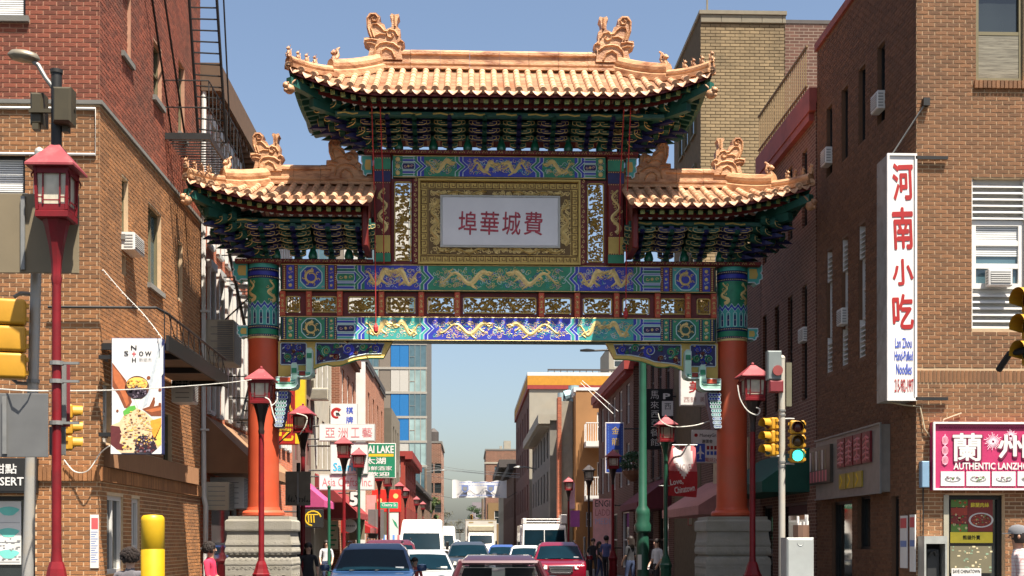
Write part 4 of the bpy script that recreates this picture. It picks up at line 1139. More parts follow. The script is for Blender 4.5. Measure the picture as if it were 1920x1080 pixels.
# ================================================================== brick corner buildings
def soffit_box(mb, *a, **k): mb.box(*a, **k)
def er(u0, u1, v0, v1, X):      # opening on a street wall from two photo corners: along-wall range and heights
    um = (u0 + u1) / 2
    ya, yb = sorted((PX(u0, 500, X)[0], PX(u1, 500, X)[0])); ym = (ya + yb) / 2
    z0 = PX(um, v1, X)[1]; z1 = PX(um, v0, X)[1]
    return ya, yb, z0, z1
def sr(u0, u1, v0, v1, Y):
    return P(u0, v0, Y)[0], P(u1, v0, Y)[0], P(u0, v1, Y)[1], P(u1, v0, Y)[1]

# ---- left corner building
L1 = thing('corner_building', 'four storey corner brick building left of the archway, red brick above and tan brick below', 'building', (XL, YC, 0))
ZB = P(187, 193, YC)[1]; HL = 14.5
TS = frame((XL - 4, YC, 0), SOUTH); TE_ = frame((XL, YC, 0), EAST)
so = [sr(-70, 48, -90, 30, YC), sr(-70, 47, 290, 363, YC), sr(-90, 66, 930, 1100, YC)]
so = [(a - XL + 4, b - XL + 4, c, d) for a, b, c, d in so]
eo = [er(287, 303, 85, 190, XL), er(334, 346, 120, 255, XL), er(228, 240, 335, 445, XL), er(277, 302, 392, 540, XL), er(200, 231, 930, 1075, XL), er(246, 262, 935, 1030, XL), er(333, 342, 455, 560, XL), er(228, 236, 478, 516, XL), er(306, 322, 775, 880, XL), er(192, 208, 720, 830, XL)]
eo = [(a - YC, b - YC, c, d) for a, b, c, d in eo]
niche = [er(229, 245, -20, 108, XL), er(334, 346, 168, 262, XL)]
niche = [(a - YC, b - YC, c, d) for a, b, c, d in niche][:1]
LEN = 7.3
for nm, z0, z1, mm, bm in (('wall', 0, ZB, mortar, brick_tan), ('wall', ZB, HL, mortar_red, brick_red)):
    clip = lambda ops: [(a, b, max(c, z0), min(d, z1)) for a, b, c, d in ops if min(d, z1) > max(c, z0)]
    m = MB(); m.T = TS; wall_sheet(m, 0, 4, z0, z1, clip(so)); m.T = TE_; wall_sheet(m, 0, LEN, z0, z1, clip(eo + niche), .13)
    for o in clip(niche): m.quad((o[0], .06, o[2]), (o[1], .06, o[2]), (o[1], .06, o[3]), (o[0], .06, o[3]))
    m.build(nm, mm, L1)
    cr = .0677 if z0 == 0 else .0700
    rs = brick_rects(0, 4, z0 + .01, z1, clip(so), cr)
    bricks(L1, TS, rs, bm, 150, lambda s, e, za, zb: s > 2.45 and (1.9 < za < 9.9))
    bricks(L1, TE_, brick_rects(0, LEN, z0 + .01, z1, clip(eo + niche), cr), bm)
    for o in clip(niche): bricks(L1, TE_ @ MX.Translation((0, .06, 0)), brick_rects(o[0], o[1], o[2], o[3], [], cr), bm)
m = MB(); m.box(XL - 12, XL - .26, YC + .26, YC + LEN - .1, 0, HL - .02); m.box(XL - 12, XL - 4, YC, YC + .26, 0, HL); m.box(XL - 12, XL - .0, YC + LEN - .1, YC + LEN, 0, HL); m.box(XL - 12, XL, YC + .0, YC + LEN, HL, HL + .2)
m.build('wall_core', blackm, L1)
m = MB(); zb_ = ZB
m.box(XL - 4, XL + .05, YC - .05, YC - .006, zb_ - .03, zb_ + .03); m.box(XL + .006, XL + .05, YC - .006, YC + LEN, zb_ - .03, zb_ + .03)
m.build('stone_band', concrete, L1)
m = MB(); z2 = P(187, 291, YC)[1]; xx = P(180, 0, YC)[0]
m.tube([(XL - 4, YC - .03, z2), (xx, YC - .03, z2), (xx, YC - .03, zb_ - .1), (XL - 4, YC - .03, zb_ - .1)], .022, 6); m.build('conduit', white, L1, smooth=True)
window(L1, TS, so[0], black, dkglass, blinds=.95, sill=concrete); window(L1, TS, so[1], black, dkglass, blinds=.9, bars=(1, 1), sill=concrete)
for i, o in enumerate(eo):
    if i in (4, 5): window(L1, TE_, o, white, dkglass, bars=(2, 1), fw=.07, depth=.09)
    elif i == 9: window(L1, TE_, o, white, blueglass, bars=(1, 2), fw=.06)
    elif i == 3: window(L1, TE_, o, olive, blueglass, bars=(2, 1), fw=.05, sill=concrete)
    else: window(L1, TE_, o, olive, dkglass, bars=(1, 2), fw=.04, sill=concrete if i < 3 else None)
m = MB(); m.T = TE_; o = niche[0]; m.box(o[0] - .08, o[1] + .08, -.06, .05, o[2] - .09, o[2] - .003); m.build('sill', concrete, L1)
# soldier course over the ground floor, standing proud
sold = MB(); zz = er(190, 345, 868, 905, XL); za, zb = 2.62, 2.84
m = MB(); m.T = TE_; 
k = 0.0
while k < LEN - .1: add_brick(m, k + .004, k + .062, 2.60, 2.82, .05, 0, .004); k += .0677
m.T = TS; k = 2.4
while k < 4.0: add_brick(m, k + .004, k + .062, 2.60, 2.82, .05, 0, .004); k += .0677
m.build('soldier_course', brick_tan, L1, kind='stuff')
m = MB(); m.T = TE_; m.box(.2, LEN - .6, -.10, -.006, 2.83, 3.16); m.build('shop_fascia', mat('fascia_brown', (.25, .125, .06), .8, var=.2, stretch=(1, 12, 1)), L1)
# shop window at street level with posters inside
o = so[2]; fo = window(L1, TS, o, black, dkglass, fw=.06, depth=.1)
m = MB(); m.T = TS
xa, xb = o[1] - .62, o[1] - .24; m.box(xa, xb, .08, .088, 1.32, 2.29, 0)
for k in range(3): m.box(xa + .02, xb - .02, .076, .08, 1.36 + .3 * k, 1.36 + .3 * k + .005, 1)
rr = random.Random(4)
for k in range(3): scroll_z = 2.18 - .33 * k; m.add([((xa + xb) / 2 + .15 * cos(t) * (1 + .2 * sin(3 * t)), .078, scroll_z - .04 + .07 * sin(t)) for t in [i * pi / 8 for i in range(16)]], [tuple(range(15, -1, -1))], 2)
for k in range(22): x = rr.uniform(xa + .04, xb - .04); z = rr.uniform(1.36, 1.75); m.box(x, x + rr.uniform(.02, .06), .076, .08, z, z + .012, 1)
m.build('poster', [white, mat('print_grey', (.2, .2, .2)), mat('print_teal', (.15, .5, .42))], fo)
def sign_box(name, label, x0, x1, z0, z1, y, d, face, edge, cat='sign', rim=.03, group=None):
    t = thing(name, label, cat, ((x0 + x1) / 2, y, z0), group=group)
    m = MB(); m.bbox(x0, x1, y, y + d, z0, z1, .006, 0); m.box(x0 + rim, x1 - rim, y - .004, y - .0005, z0 + rim, z1 - rim, 1)
    m.build('cabinet', [edge, face], t)
    return t
x0, x1, z0, z1 = sr(-60, 73, 860, 925, YC)
t = sign_box('shop_sign', 'black dessert shop sign with white lettering on the tan brick corner', x0, x1, z0, z1, YC - .16, .15, blackm, black)
m = MB(); a, b, c, d = sr(-52, 70, 893, 913, YC - .16); text(m, 'DESSERT', *sr(-35, 44, 895, 910, YC - .168), YC - .168, 0, .02)
a, b, c, d = sr(-13, 31, 870, 888, YC - .168); text(m, '甜點', a, b, c, d, YC - .168, 0, .015)
m.build('lettering', white, t)
t = thing('notice', 'tall white paper notice with red head pasted on tan brick beside white shop windows', 'notice', (XL, YC + .1, 1.3))
ya, yb, z0, z1 = XL - .14, XL - .01, *sr(170, 188, 965, 1065, YC)[2:]
m = MB(); m.box(ya, yb, YC - .022, YC - .012, z0, z1, 0); m.box(ya + .02, yb - .01, YC - .024, YC - .022, z1 - .22, z1 - .05, 1)
for k in range(14): m.box(ya + .015, yb - .015 - (k % 3) * .02, YC - .024, YC - .022, z1 - .27 - .035 * k, z1 - .26 - .035 * k, 2)
m.build('sheet', [white, mat('print_red', (.5, .08, .08)), mat('print_blue', (.15, .2, .4))], t)

# ---- right corner building
R1 = thing('corner_building', 'brown brick corner building right of the archway with white louvred windows', 'building', (XR, YC, 0))
HR = 11.5
TS2 = frame((XR, YC, 0), SOUTH); TW2 = frame((XR, YC + 5.7, 0), WEST)
zr3 = [(8.78, 10.12), (4.95, 7.32)]
so2 = [sr(1830, 1920, -30, 151, YC), sr(1822, 1922, 335, 616, YC), sr(1772, 1884, 928, 1110, YC)]
so2 = [(a - XR, b - XR, c, d) for a, b, c, d in so2]
wo2 = []
for yc_ in (21.5, 22.56, 23.6, 24.62):
    for z0, z1 in zr3: wo2.append((YC + 5.7 - yc_ - .2, YC + 5.7 - yc_ + .2, z0, z1))
gw = [er(1608, 1632, 930, 1030, XR), er(1672, 1686, 930, 1090, XR), er(1560, 1598, 940, 1090, XR)]
wo2 += [(YC + 5.7 - b, YC + 5.7 - a, c, d) for a, b, c, d in gw]
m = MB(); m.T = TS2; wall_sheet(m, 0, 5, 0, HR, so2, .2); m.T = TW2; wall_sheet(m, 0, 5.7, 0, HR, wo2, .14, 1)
m.build('wall', [mortar, mortar_shaded], R1)
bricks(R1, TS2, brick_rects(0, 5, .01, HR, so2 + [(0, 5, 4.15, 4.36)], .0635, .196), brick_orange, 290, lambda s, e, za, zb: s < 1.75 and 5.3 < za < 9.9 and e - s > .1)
bricks(R1, TW2, brick_rects(0, 5.7, .01, HR, wo2, .0635, .196), brick_shaded)
m = MB(); m.T = TS2; k = 0.
while k < 4.9: add_brick(m, k + .004, k + .058, 4.16, 4.35, .012); k += .0635
m.build('soldier_course', brick_orange, R1, kind='stuff')
m = MB(); m.box(XR + .26, XR + 12, YC + .26, YC + 5.6, 0, HR - .02); m.box(XR + 5, XR + 12, YC, YC + .26, 0, HR); m.box(XR + .01, XR + 12, YC + 5.6, YC + 5.69, 0, HR)
m.build('wall_core', blackm, R1)
m = MB(); m.box(XR - .06, XR + 12, YC - .06, YC + 5.7, HR, HR + .15); m.build('coping', mat('coping_red', (.2, .05, .035), .7), R1)
window(R1, TS2, so2[0], olive, dkglass, fw=.06, depth=.1, bars=(1, 2))
m = MB(); m.T = TS2; o = so2[0]; m.box(o[0] + .06, o[1] - .06, .06, .085, o[2] + .06, (o[2] + o[3]) / 2 - .03)
m.build('boarded_sash', mat('weathered_board', (.30, .27, .20), .8, var=.35, scale=5, stretch=(.6, 1, 9), stain=(.12, .10, .07), stain_amt=.8, stain_scale=6), R1)
m = MB(); m.T = TS2; k = o[0] - .04
while k < o[1] + .04: add_brick(m, k + .004, k + .062, o[2] - .13, o[2] - .005, .05, 0, .1); k += .0677
m.build('sill', brick_orange, R1)
def louvre(parent, T, x0, x1, z0, z1, y=.02, sl=.085):
    m = MB(); m.T = T; m.box(x0, x0 + .02, y, y + .12, z0, z1); m.box(x1 - .02, x1, y, y + .12, z0, z1); m.box(x0 + .02, x1 - .02, y + .09, y + .10, z0, z1)
    fo = m.build('louvre', white, parent)
    z = z0 + .01; sm = MB(); sm.add([(x0 + .02, y + .08, .065), (x1 - .02, y + .08, .065), (x1 - .02, y, .01), (x0 + .02, y, .01), (x0 + .02, y, -.006), (x1 - .02, y, -.006), (x1 - .02, y + .08, .05), (x0 + .02, y + .08, .05)], [(3, 2, 1, 0), (4, 5, 2, 3), (4, 7, 6, 5)])
    me = sm.mesh('slat', white)
    while z < z1 - .07:
        part('slat', me, fo, T @ MX.Translation((0, 0, z))); z += sl
o = so2[1]; zt = (6.72, 5.64)
louvre(R1, TS2, o[0], o[1], zt[0], o[3], sl=.1); louvre(R1, TS2, o[0], o[1], o[2], zt[1], sl=.1)
w_ = (o[0], o[1], zt[1] + .003, zt[0] - .003); fo = window(R1, TS2, w_, white, blueglass, fw=.085, depth=.10, bars=(1, 3), blinds=.5)
for i, o in enumerate(wo2[:8]):
    if i % 2 == 0: window(R1, TW2, o, black, dkglass, fw=.035)
    else:
        louvre(R1, TW2, o[0], o[1], 6.72, o[3], sl=.09); louvre(R1, TW2, o[0], o[1], o[2], 5.64, sl=.09); window(R1, TW2, (o[0], o[1], 5.645, 6.715), white, dkglass, fw=.04, bars=(1, 2))
for o in wo2[8:]: window(R1, TW2, o, black, dkglass, fw=.05)
# shop door with posters in the south face
o = so2[2]; D_ = MB(); D_.T = TS2
fo = window(R1, TS2, o, black, dkglass, fw=.07, depth=.17, name='shop_door')
m = MB(); m.T = TS2; m.box(o[0] - .03, o[0] + .05, -.03, .12, o[2], o[3]); m.build('door_post', mat('aluminium_tan', (.35, .32, .24), .5, .3), R1)
m = MB(); m.T = TS2; a, b, c, d = sr(1788, 1868, 935, 1018, YC); a -= XR; b -= XR; yy = .14
def cm(n, c_): return mat(n, c_, .6, var=.1)
m.box(a, b, yy, yy + .01, c, d, 0); m.box(a, b, yy - .002, yy, c, c + .17, 1); mid = lerp(a, b, .42) if False else a + (b - a) * .42
for k in range(4): m.box(a + .01, mid - .01, yy - .003, yy, d - .13 * (k + 1), d - .13 * k - .012, (2, 3, 4, 2)[k])
m.box(mid, b, yy - .002, yy, c + .18, d, 4)
cx, cz = (mid + b) / 2 + .01, c + .36
for r_, mi, yq in ((.19, 5, .004), (.16, 4, .006)): m.add([(cx + r_ * cos(i * pi / 12) * 1.05, yy - yq, cz + r_ * .62 * sin(i * pi / 12)) for i in range(24)], [tuple(range(24))], mi)
rr = random.Random(9)
for k in range(60):
    t = rr.uniform(0, 6.3); q = .14 * math.sqrt(rr.random()); x, z = cx + q * cos(t), cz + .6 * q * sin(t); s_ = rr.uniform(.006, .02)
    m.add([(x - s_, yy - .007, z), (x, yy - .007, z - s_ * .7), (x + s_, yy - .007, z), (x, yy - .007, z + s_ * .7)], [(0, 1, 2, 3)], rr.choice((6, 6, 3, 2, 7)))
for k in range(40):
    x, z = rr.uniform(a + .02, mid - .02), rr.uniform(d - .5, d - .02); s_ = rr.uniform(.008, .025); m.add([(x - s_, yy - .005, z), (x, yy - .005, z - s_), (x + s_, yy - .005, z), (x, yy - .005, z + s_)], [(0, 1, 2, 3)], rr.choice((6, 3, 2, 7)))
text(m, '熊貓外賣', a + .2, b - .2, c + .05, c + .12, yy - .004, 8, .02); text(m, '蘇蘭肉絲', mid + .04, b - .06, d - .13, d - .06, yy - .004, 1, .02)
m.build('menu_poster', [cm('poster_dark', (.05, .02, .02)), cm('poster_yellow', (.75, .60, .05)), cm('poster_green', (.10, .20, .04)), cm('poster_red', (.35, .05, .03)), cm('poster_maroon', (.20, .03, .025)), white, cm('chilli', (.45, .07, .02)), cm('poster_cream', (.6, .5, .25)), blackm], fo)
m = MB(); m.T = TS2; a2, b2, c2, d2 = sr(1788, 1866, 1024, 1075, YC); m.box(a2 - XR, b2 - XR, yy, yy + .008, c2, d2, 0)
for k in range(40): x, z = rr.uniform(a2 - XR + .02, b2 - XR - .02), rr.uniform(c2, d2 - .02); m.box(x, x + rr.uniform(.01, .06), yy - .002, yy, z, z + rr.uniform(.008, .03), rr.choice((1, 1, 2)))
a2, b2, c2, d2 = sr(1790, 1846, 1066, 1090, YC); m.box(a2 - XR, b2 - XR, yy - .01, yy - .003, c2, d2, 3); text(m, 'SAVE CHINATOWN', a2 - XR + .02, b2 - XR - .02, d2 - .075, d2 - .02, yy - .012, 4, .02)
m.build('door_print', [cm('tan_film', (.13, .115, .07)), cm('print_gold', (.6, .5, .3)), cm('print_green', (.2, .3, .2)), white, blackm], fo)
# ================================================================== the rows of buildings along the street
def brick_tex(name, col, mort, sc=1.0, course=.07, length=.21, var=.25):
    if name in MATS: return MATS[name]
    m = mat(name, col, .88, var=.2, scale=1.2, stain=tuple(c * .5 for c in col), stain_amt=.35, stain_scale=.5)
    N, L = m.node_tree.nodes, m.node_tree.links
    b = N['Principled BSDF']; src = b.inputs['Base Color'].links[0].from_socket
    tc = N.new('ShaderNodeTexCoord'); sp = N.new('ShaderNodeSeparateXYZ'); L.new(tc.outputs['Object'], sp.inputs[0])
    ad = N.new('ShaderNodeMath'); L.new(sp.outputs[0], ad.inputs[0]); L.new(sp.outputs[1], ad.inputs[1])
    cb = N.new('ShaderNodeCombineXYZ'); L.new(ad.outputs[0], cb.inputs[0]); L.new(sp.outputs[2], cb.inputs[1])
    t = N.new('ShaderNodeTexBrick'); t.inputs['Scale'].default_value = 1; t.inputs['Brick Width'].default_value = length * sc; t.inputs['Row Height'].default_value = course * sc
    t.inputs['Mortar Size'].default_value = .008 * sc; t.inputs['Color1'].default_value = (.75, .75, .75, 1); t.inputs['Color2'].default_value = (1.2, 1.2, 1.2, 1)
    L.new(cb.outputs[0], t.inputs['Vector'])
    mu = N.new('ShaderNodeMix'); mu.data_type = 'RGBA'; mu.blend_type = 'MULTIPLY'; mu.inputs[0].default_value = 1
    L.new(src, mu.inputs[6]); L.new(t.outputs['Color'], mu.inputs[7]); t.inputs['Mortar'].default_value = (1, 1, 1, 1)
    mx = N.new('ShaderNodeMix'); mx.data_type = 'RGBA'; L.new(t.outputs['Fac'], mx.inputs[0]); L.new(mu.outputs[2], mx.inputs[6]); mx.inputs[7].default_value = (*mort, 1)
    L.new(mx.outputs[2], b.inputs['Base Color'])
    bp = N.new('ShaderNodeBump'); bp.inputs['Strength'].default_value = .5; bp.inputs['Distance'].default_value = .01; bp.invert = True
    L.new(t.outputs['Fac'], bp.inputs['Height']); L.new(bp.outputs[0], b.inputs['Normal'])
    return m
bt_red = brick_tex('row_red_brick', (0.4715, 0.1236, 0.0523), (.40, .22, .15))
bt_red2 = brick_tex('row_orange_red_brick', (0.2439, 0.0797, 0.0369), (.42, .25, .16))
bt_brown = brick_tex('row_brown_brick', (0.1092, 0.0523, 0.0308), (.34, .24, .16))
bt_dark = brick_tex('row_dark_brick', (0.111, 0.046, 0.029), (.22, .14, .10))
bt_far = brick_tex('distant_brick', (0.1655, 0.061, 0.0369), (.45, .3, .2), 3.0)
stucco_o = mat('orange_stucco', (0.3658, 0.1829, 0.0677), .85, var=.1, scale=1.5, stain=(.45, .2, .07), stain_amt=.4, stain_scale=.8)
rough_cream = mat('rough_cream_render', (0.3175, 0.2886, 0.2309), .9, var=.16, scale=3, bump=.5, bscale=8, stain=(.34, .29, .21), stain_amt=.6, stain_scale=1.2)
pinkish = mat('pink_brown_render', (0.1568, 0.0958, 0.0744), .85, var=.12, scale=2)
dk_trim = mat('dark_trim', (.06, .05, .045), .7)
red_trim = mat('red_trim', (0.2442, 0.0296, 0.0222), .6)

def row_building(label, side, X, Y0, Y1, H, wm, wins=(), fm=white, gm=dkglass, swins=(), sfm=None, cornice=None, depth=9, cw=.25, name='row_building', bars=(1, 2), sill=None, south=None):
    xa, xb = (X - depth, X) if side == 'L' else (X, X + depth)
    t = thing(name, label, 'building', (X, Y0, 0))
    m = MB(); W_ = Y1 - Y0
    Ts = frame((xa, Y0, 0), SOUTH); Te = frame((X, Y0, 0), EAST) if side == 'L' else frame((X, Y1, 0), WEST)
    wl = [(a - Y0, b - Y0, c, d) if side == 'L' else (Y1 - b, Y1 - a, c, d) for a, b, c, d in wins]
    sl = [(a - xa, b - xa, c, d) for a, b, c, d in swins]
    m.T = Te; wall_sheet(m, 0, W_, 0, H, wl, .12)
    m.T = None
    m.quad((xb, Y1, 0), (xa, Y1, 0), (xa, Y1, H), (xb, Y1, H)); xo = xa if side == 'L' else xb
    m.quad((xo, Y0, 0), (xo, Y1, 0), (xo, Y1, H), (xo, Y0, H)); m.quad((xa, Y0, H - .02), (xb, Y0, H - .02), (xb, Y1, H - .02), (xa, Y1, H - .02), 1)
    m.T = Ts; wall_sheet(m, 0, depth, 0, H, sl, .12, 2 if south else 0)
    m.build('wall', [wm, dk_trim, south or wm], t)
    for o in wl: window(t, Te, o, fm, gm, fw=.06, bars=bars, sill=sill, depth=.11)
    for o in sl: window(t, Ts, o, sfm or fm, gm, fw=.06, bars=bars, sill=sill, depth=.11)
    if cornice:
        h, pr, cmat = cornice; m = MB(); s_ = 1 if side == 'L' else -1
        x1, x0 = X + s_ * pr, X
        a, b = min(x0, x1), max(x0, x1)
        m.box(a, b, Y0 - pr * .3, Y1, H - h, H + .04); m.box(min(xa, b - .02) if side == 'L' else b - .001, max(a + .001, a) if side == 'L' else xb, Y0 - pr * .3, Y0 - .004, H - h * .6, H + .04)
        k = Y0 + .1
        while k < min(Y1, Y0 + 16): m.box(X + s_ * .002 if s_ > 0 else X - pr * .8, X + pr * .8 if s_ > 0 else X - .002, k, k + cw * .5, H - h - .16, H - h - .003); k += cw
        m.build('cornice', cmat, t)
    return t
def awning(label, side, X, Y0, Y1, z0, z1, pr, m_, name='awning', drop=.22, group=None):
    s_ = 1 if side == 'L' else -1
    t = thing(name, label, 'awning', (X, Y0, z0), group=group)
    m = MB(); xo = X + s_ * pr; xw = X + s_ * .012
    p = [(xw, Y0, z1), (xo, Y0, z0), (xo, Y1, z0), (xw, Y1, z1)]
    m.add(p + [(xo, Y0, z0 - drop), (xo, Y1, z0 - drop), (xw, Y0, z0 - drop), (xw, Y1, z0 - drop)], [(0, 1, 2, 3), (1, 4, 5, 2), (0, 6, 4, 1), (3, 2, 5, 7), (6, 7, 5, 4)])
    m.build('canvas', m_, t)
    m = MB()
    for y in (Y0 + .03, (Y0 + Y1) / 2, Y1 - .03): m.tube([(xw, y, z1 - .03), (xo - s_ * .02, y, z0 - .02)], .015, 5); m.tube([(xw, y, z0 - drop + .02), (xo - s_ * .02, y, z0 - drop + .02)], .015, 5)
    m.build('frame', galv, t)
    return t
def wins_on(Y0, Y1, n, w_, rows):
    out = []
    for k in range(n):
        c = lerp(Y0, Y1, (k + .5) / n)
        for z0, z1 in rows: out.append((c - w_ / 2, c + w_ / 2, z0, z1))
    return out
# left row
row_building('red brick row house with tall narrow white trimmed windows behind the left column', 'L', XL + .02, 27.25, 41, 11.7, bt_red, wins_on(27.5, 40.5, 13, .46, [(4.5, 7.5), (8.1, 10.6)]) + [(28.2, 31.5, .3, 2.9), (33, 36.5, .3, 2.9)], white, dkglass, cornice=(.55, .4, mat('tan_cornice', (0.128, 0.0731, 0.0392), .8)), cw=.42, sill=white)
r2_ = bpy.data.objects['row_building']
for k in range(13):
    c = lerp(27.5, 40.5, (k + .5) / 13)
    for z0, z1 in ((4.5, 7.5), (8.1, 10.6)):
        for q in (-1, 1): m = MB(); m.bbox(XL + .024, XL + .10, c + q * .27 - .05, c + q * .27 + .05, z0 - .05, z1 + .05, .01); m.build('window_jamb', white, r2_)
        m = MB(); m.box(XL + .024, XL + .13, c - .34, c + .34, z1 + .053, z1 + .22); m.build('lintel', white, r2_)
row_building('low pinkish brown house with pink shutters next to the tall red brick row house', 'L', XL + .02, 41, 45.8, 7.9, pinkish, wins_on(41.3, 45.6, 3, .6, [(4.3, 6.6)]), lamp_roof, dkglass, cornice=(.3, .2, pinkish))
row_building('cream rendered three storey house with a blank south side wall', 'L', XL + .1, 46, 51.8, 10.2, rough_cream, wins_on(46.3, 51.6, 3, .8, [(4.4, 6.2), (7.2, 9)]), white, dkglass, cornice=(.25, .2, cream), south=cream)
row_building('dark red brick house with a brick parapet behind the cream house', 'L', -5.25, 52, 59.5, 9.9, bt_red2, wins_on(52.3, 59.2, 3, .9, [(4.4, 6.2), (7.0, 8.8)]), white, dkglass, cornice=(.3, .25, mat('rust_brown', (0.163, 0.065, 0.033), .8)))
row_building('tall house with a white painted end wall and brick street front', 'L', -4.85, 60, 73, 10.2, bt_red2, wins_on(60.5, 72.5, 4, .9, [(4.4, 6.2), (7.0, 8.8)]), white, dkglass, cornice=(.2, .08, dk_trim), south=white, cw=9)
row_building('narrow grey brown building between the white walled house and the glass tower', 'L', -4.55, 75, 84, 9.4, mat('grey_brown_render', (0.1307, 0.1092, 0.0784), .85, var=.15, scale=2), wins_on(76, 83, 3, .9, [(4.2, 6), (6.8, 8.5)]), dk_trim)
row_building('bright red painted house with dormer bays and white windows', 'L', -4.3, 86, 103, 7.6, mat('bright_red_front', (0.2559, 0.0369, 0.0214), .7, var=.15), wins_on(86.5, 102.5, 5, 1.1, [(3.9, 5.4), (5.9, 7.2)]), white, dkglass, cornice=(.5, .5, red_trim), swins=[(-5.4, -4.6, 3.9, 5.4), (-5.4, -4.6, 5.9, 7.1)])
row_building('low brown brick house far down the left side of the street', 'L', -4.6, 105, 150, 6.5, bt_brown, wins_on(106, 149, 9, 1.2, [(3.6, 5.4)]), white, cornice=(.3, .3, dk_trim))
row_building('distant red brick warehouse with a roof tank left of the street end', 'L', -5.0, 228, 252, 19.2, bt_far, wins_on(230, 250, 6, 1.6, [(z, z + 1.9) for z in (3, 6.5, 10, 13.5)]), dk_trim, dkglass, swins=[(x, x + 1.2, z, z + 1.8) for x in (-7.6, -6.2) for z in (6.5, 10, 13.5)], cornice=(.5, .2, concrete))
m = MB(); m.lathe([(1.0, 0), (1.0, 2.2), (.2, 2.9)], 12, (-6.6, 236, 19.3)); t = thing('roof_tank', 'dark round water tank on the distant red brick warehouse roof', 'tank', (-6.6, 236, 19.3)); m.build('drum', dk_trim, t); m = MB()
for q in range(4): m.tube([(-6.6 + .7 * cos(q * pi / 2), 236 + .7 * sin(q * pi / 2), 19.2), (-6.6 + .7 * cos(q * pi / 2), 236 + .7 * sin(q * pi / 2), 19.5)], .08, 4)
m.build('stand', dk_trim, t)
# glass tower
tw = thing('glass_tower', 'tall apartment tower of white and blue panels and blue grey glass', 'building', (-9, 155, 0))
wx1, wx0, HT = P(800, 700, 155)[0], P(800, 700, 155)[0] - 14, 41.5
panel_w, panel_b, panel_t, slab_m = mat('tower_white_panel', (0.3811, 0.3582, 0.3175), .6, var=.05), mat('tower_blue_panel', (0.0111, 0.1199, 0.3078), .5, var=.08), mat('tower_taupe_panel', (0.1561, 0.1273, 0.0984), .6, var=.08), mat('tower_slab', (0.2768, 0.2538, 0.2139), .7)
m = MB(); m.box(wx0, wx1, 155.15, 175, 0, HT); m.build('wall', panel_t, tw)
cols = [(0, 2.15, 'g'), (2.15, 4.35, 'p'), (4.35, 5.75, 't'), (5.75, 7.85, 'g'), (7.85, 10.0, 'p'), (10.0, 11.0, 't'), (11.0, 14.0, 'g')]
fl = 2.96; k = 0; pat = random.Random(2)
zf = P(800, 826, 155)[1] - 3 * fl
while zf < HT - 1:
    v = HZ - (zf + 1 - EYE) * 2400 / 155
    s_ = MB(); s_.box(wx0, wx1 + .05, 154.95, 155.16, zf + fl - .28, zf + fl); s_.build('floor_slab', slab_m, tw)
    blue_row = 742 < v < 826 or 630 < v < 680
    for d0, d1, kd in cols:
        a, b = wx1 - d1 + .02, wx1 - d0 - .02; z0, z1 = zf + .003, zf + fl - .283
        p = MB()
        if kd == 'g':
            p.box(a, b, 155.0, 155.1, z0, z1); 
            f = MB(); n = 3
            for q in range(n + 1): xx = lerp(a, b - .08, q / n); f.box(xx, xx + .08, 154.96, 155.11, z0, z1)
            f.box(a + .08, a + (b - a) / n, 154.97, 155.11, lerp(z0, z1, .45), lerp(z0, z1, .45) + .08)
            fo = f.build('window', slab_m if k % 2 else mat('mullion_grey', (.13, .15, .15), .5), tw); p.build('pane', blueglass if pat.random() < .6 else mat('pale_curtained_glass', (.22, .30, .29), .12, var=.3, scale=.8), fo)
        elif kd == 'p':
            for q in (0, 1):
                p.bbox(lerp(a, b, q / 2) + .01, lerp(a, b, (q + 1) / 2) - .01, 155.0, 155.14, z0, z1, .015)
            p.build('panel', panel_b if blue_row and d0 > 1 and (d0 < 5 or v < 690) else panel_w, tw)
        else:
            p.bbox(a, b, 155.02, 155.14, z0, z1, .015); p.build('panel', panel_t, tw)
    zf += fl; k += 1
# right row
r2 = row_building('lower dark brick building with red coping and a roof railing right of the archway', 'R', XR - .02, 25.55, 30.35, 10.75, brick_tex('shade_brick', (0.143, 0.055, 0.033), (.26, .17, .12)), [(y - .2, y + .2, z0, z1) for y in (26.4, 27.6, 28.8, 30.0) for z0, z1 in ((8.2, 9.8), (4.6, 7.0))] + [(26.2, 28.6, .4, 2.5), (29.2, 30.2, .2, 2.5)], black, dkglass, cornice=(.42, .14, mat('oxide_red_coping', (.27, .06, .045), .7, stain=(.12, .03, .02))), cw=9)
m = MB(); X_ = XR - .1
for k in range(25): y = 26.0 + k * .175; m.box(X_ - .012, X_ + .012, y - .012, y + .012, 10.8, 11.75)
m.box(X_ - .02, X_ + .02, 25.9, 30.3, 11.75, 11.79); m.box(X_ - .02, X_ + .02, 25.9, 30.3, 10.95, 10.98)
m.build('railing', mat('railing_brown', (.16, .10, .04), .7), r2)
row_building('low shaded shopfront building with a cream fascia beyond the dark brick one', 'R', XR - .02, 30.4, 38.3, 8.7, bt_dark, [(31.4, 33.8, .3, 2.6), (34.4, 37.8, .3, 2.6), (32, 33, 3.6, 5), (35.5, 36.5, 3.6, 5)], black, dkglass)
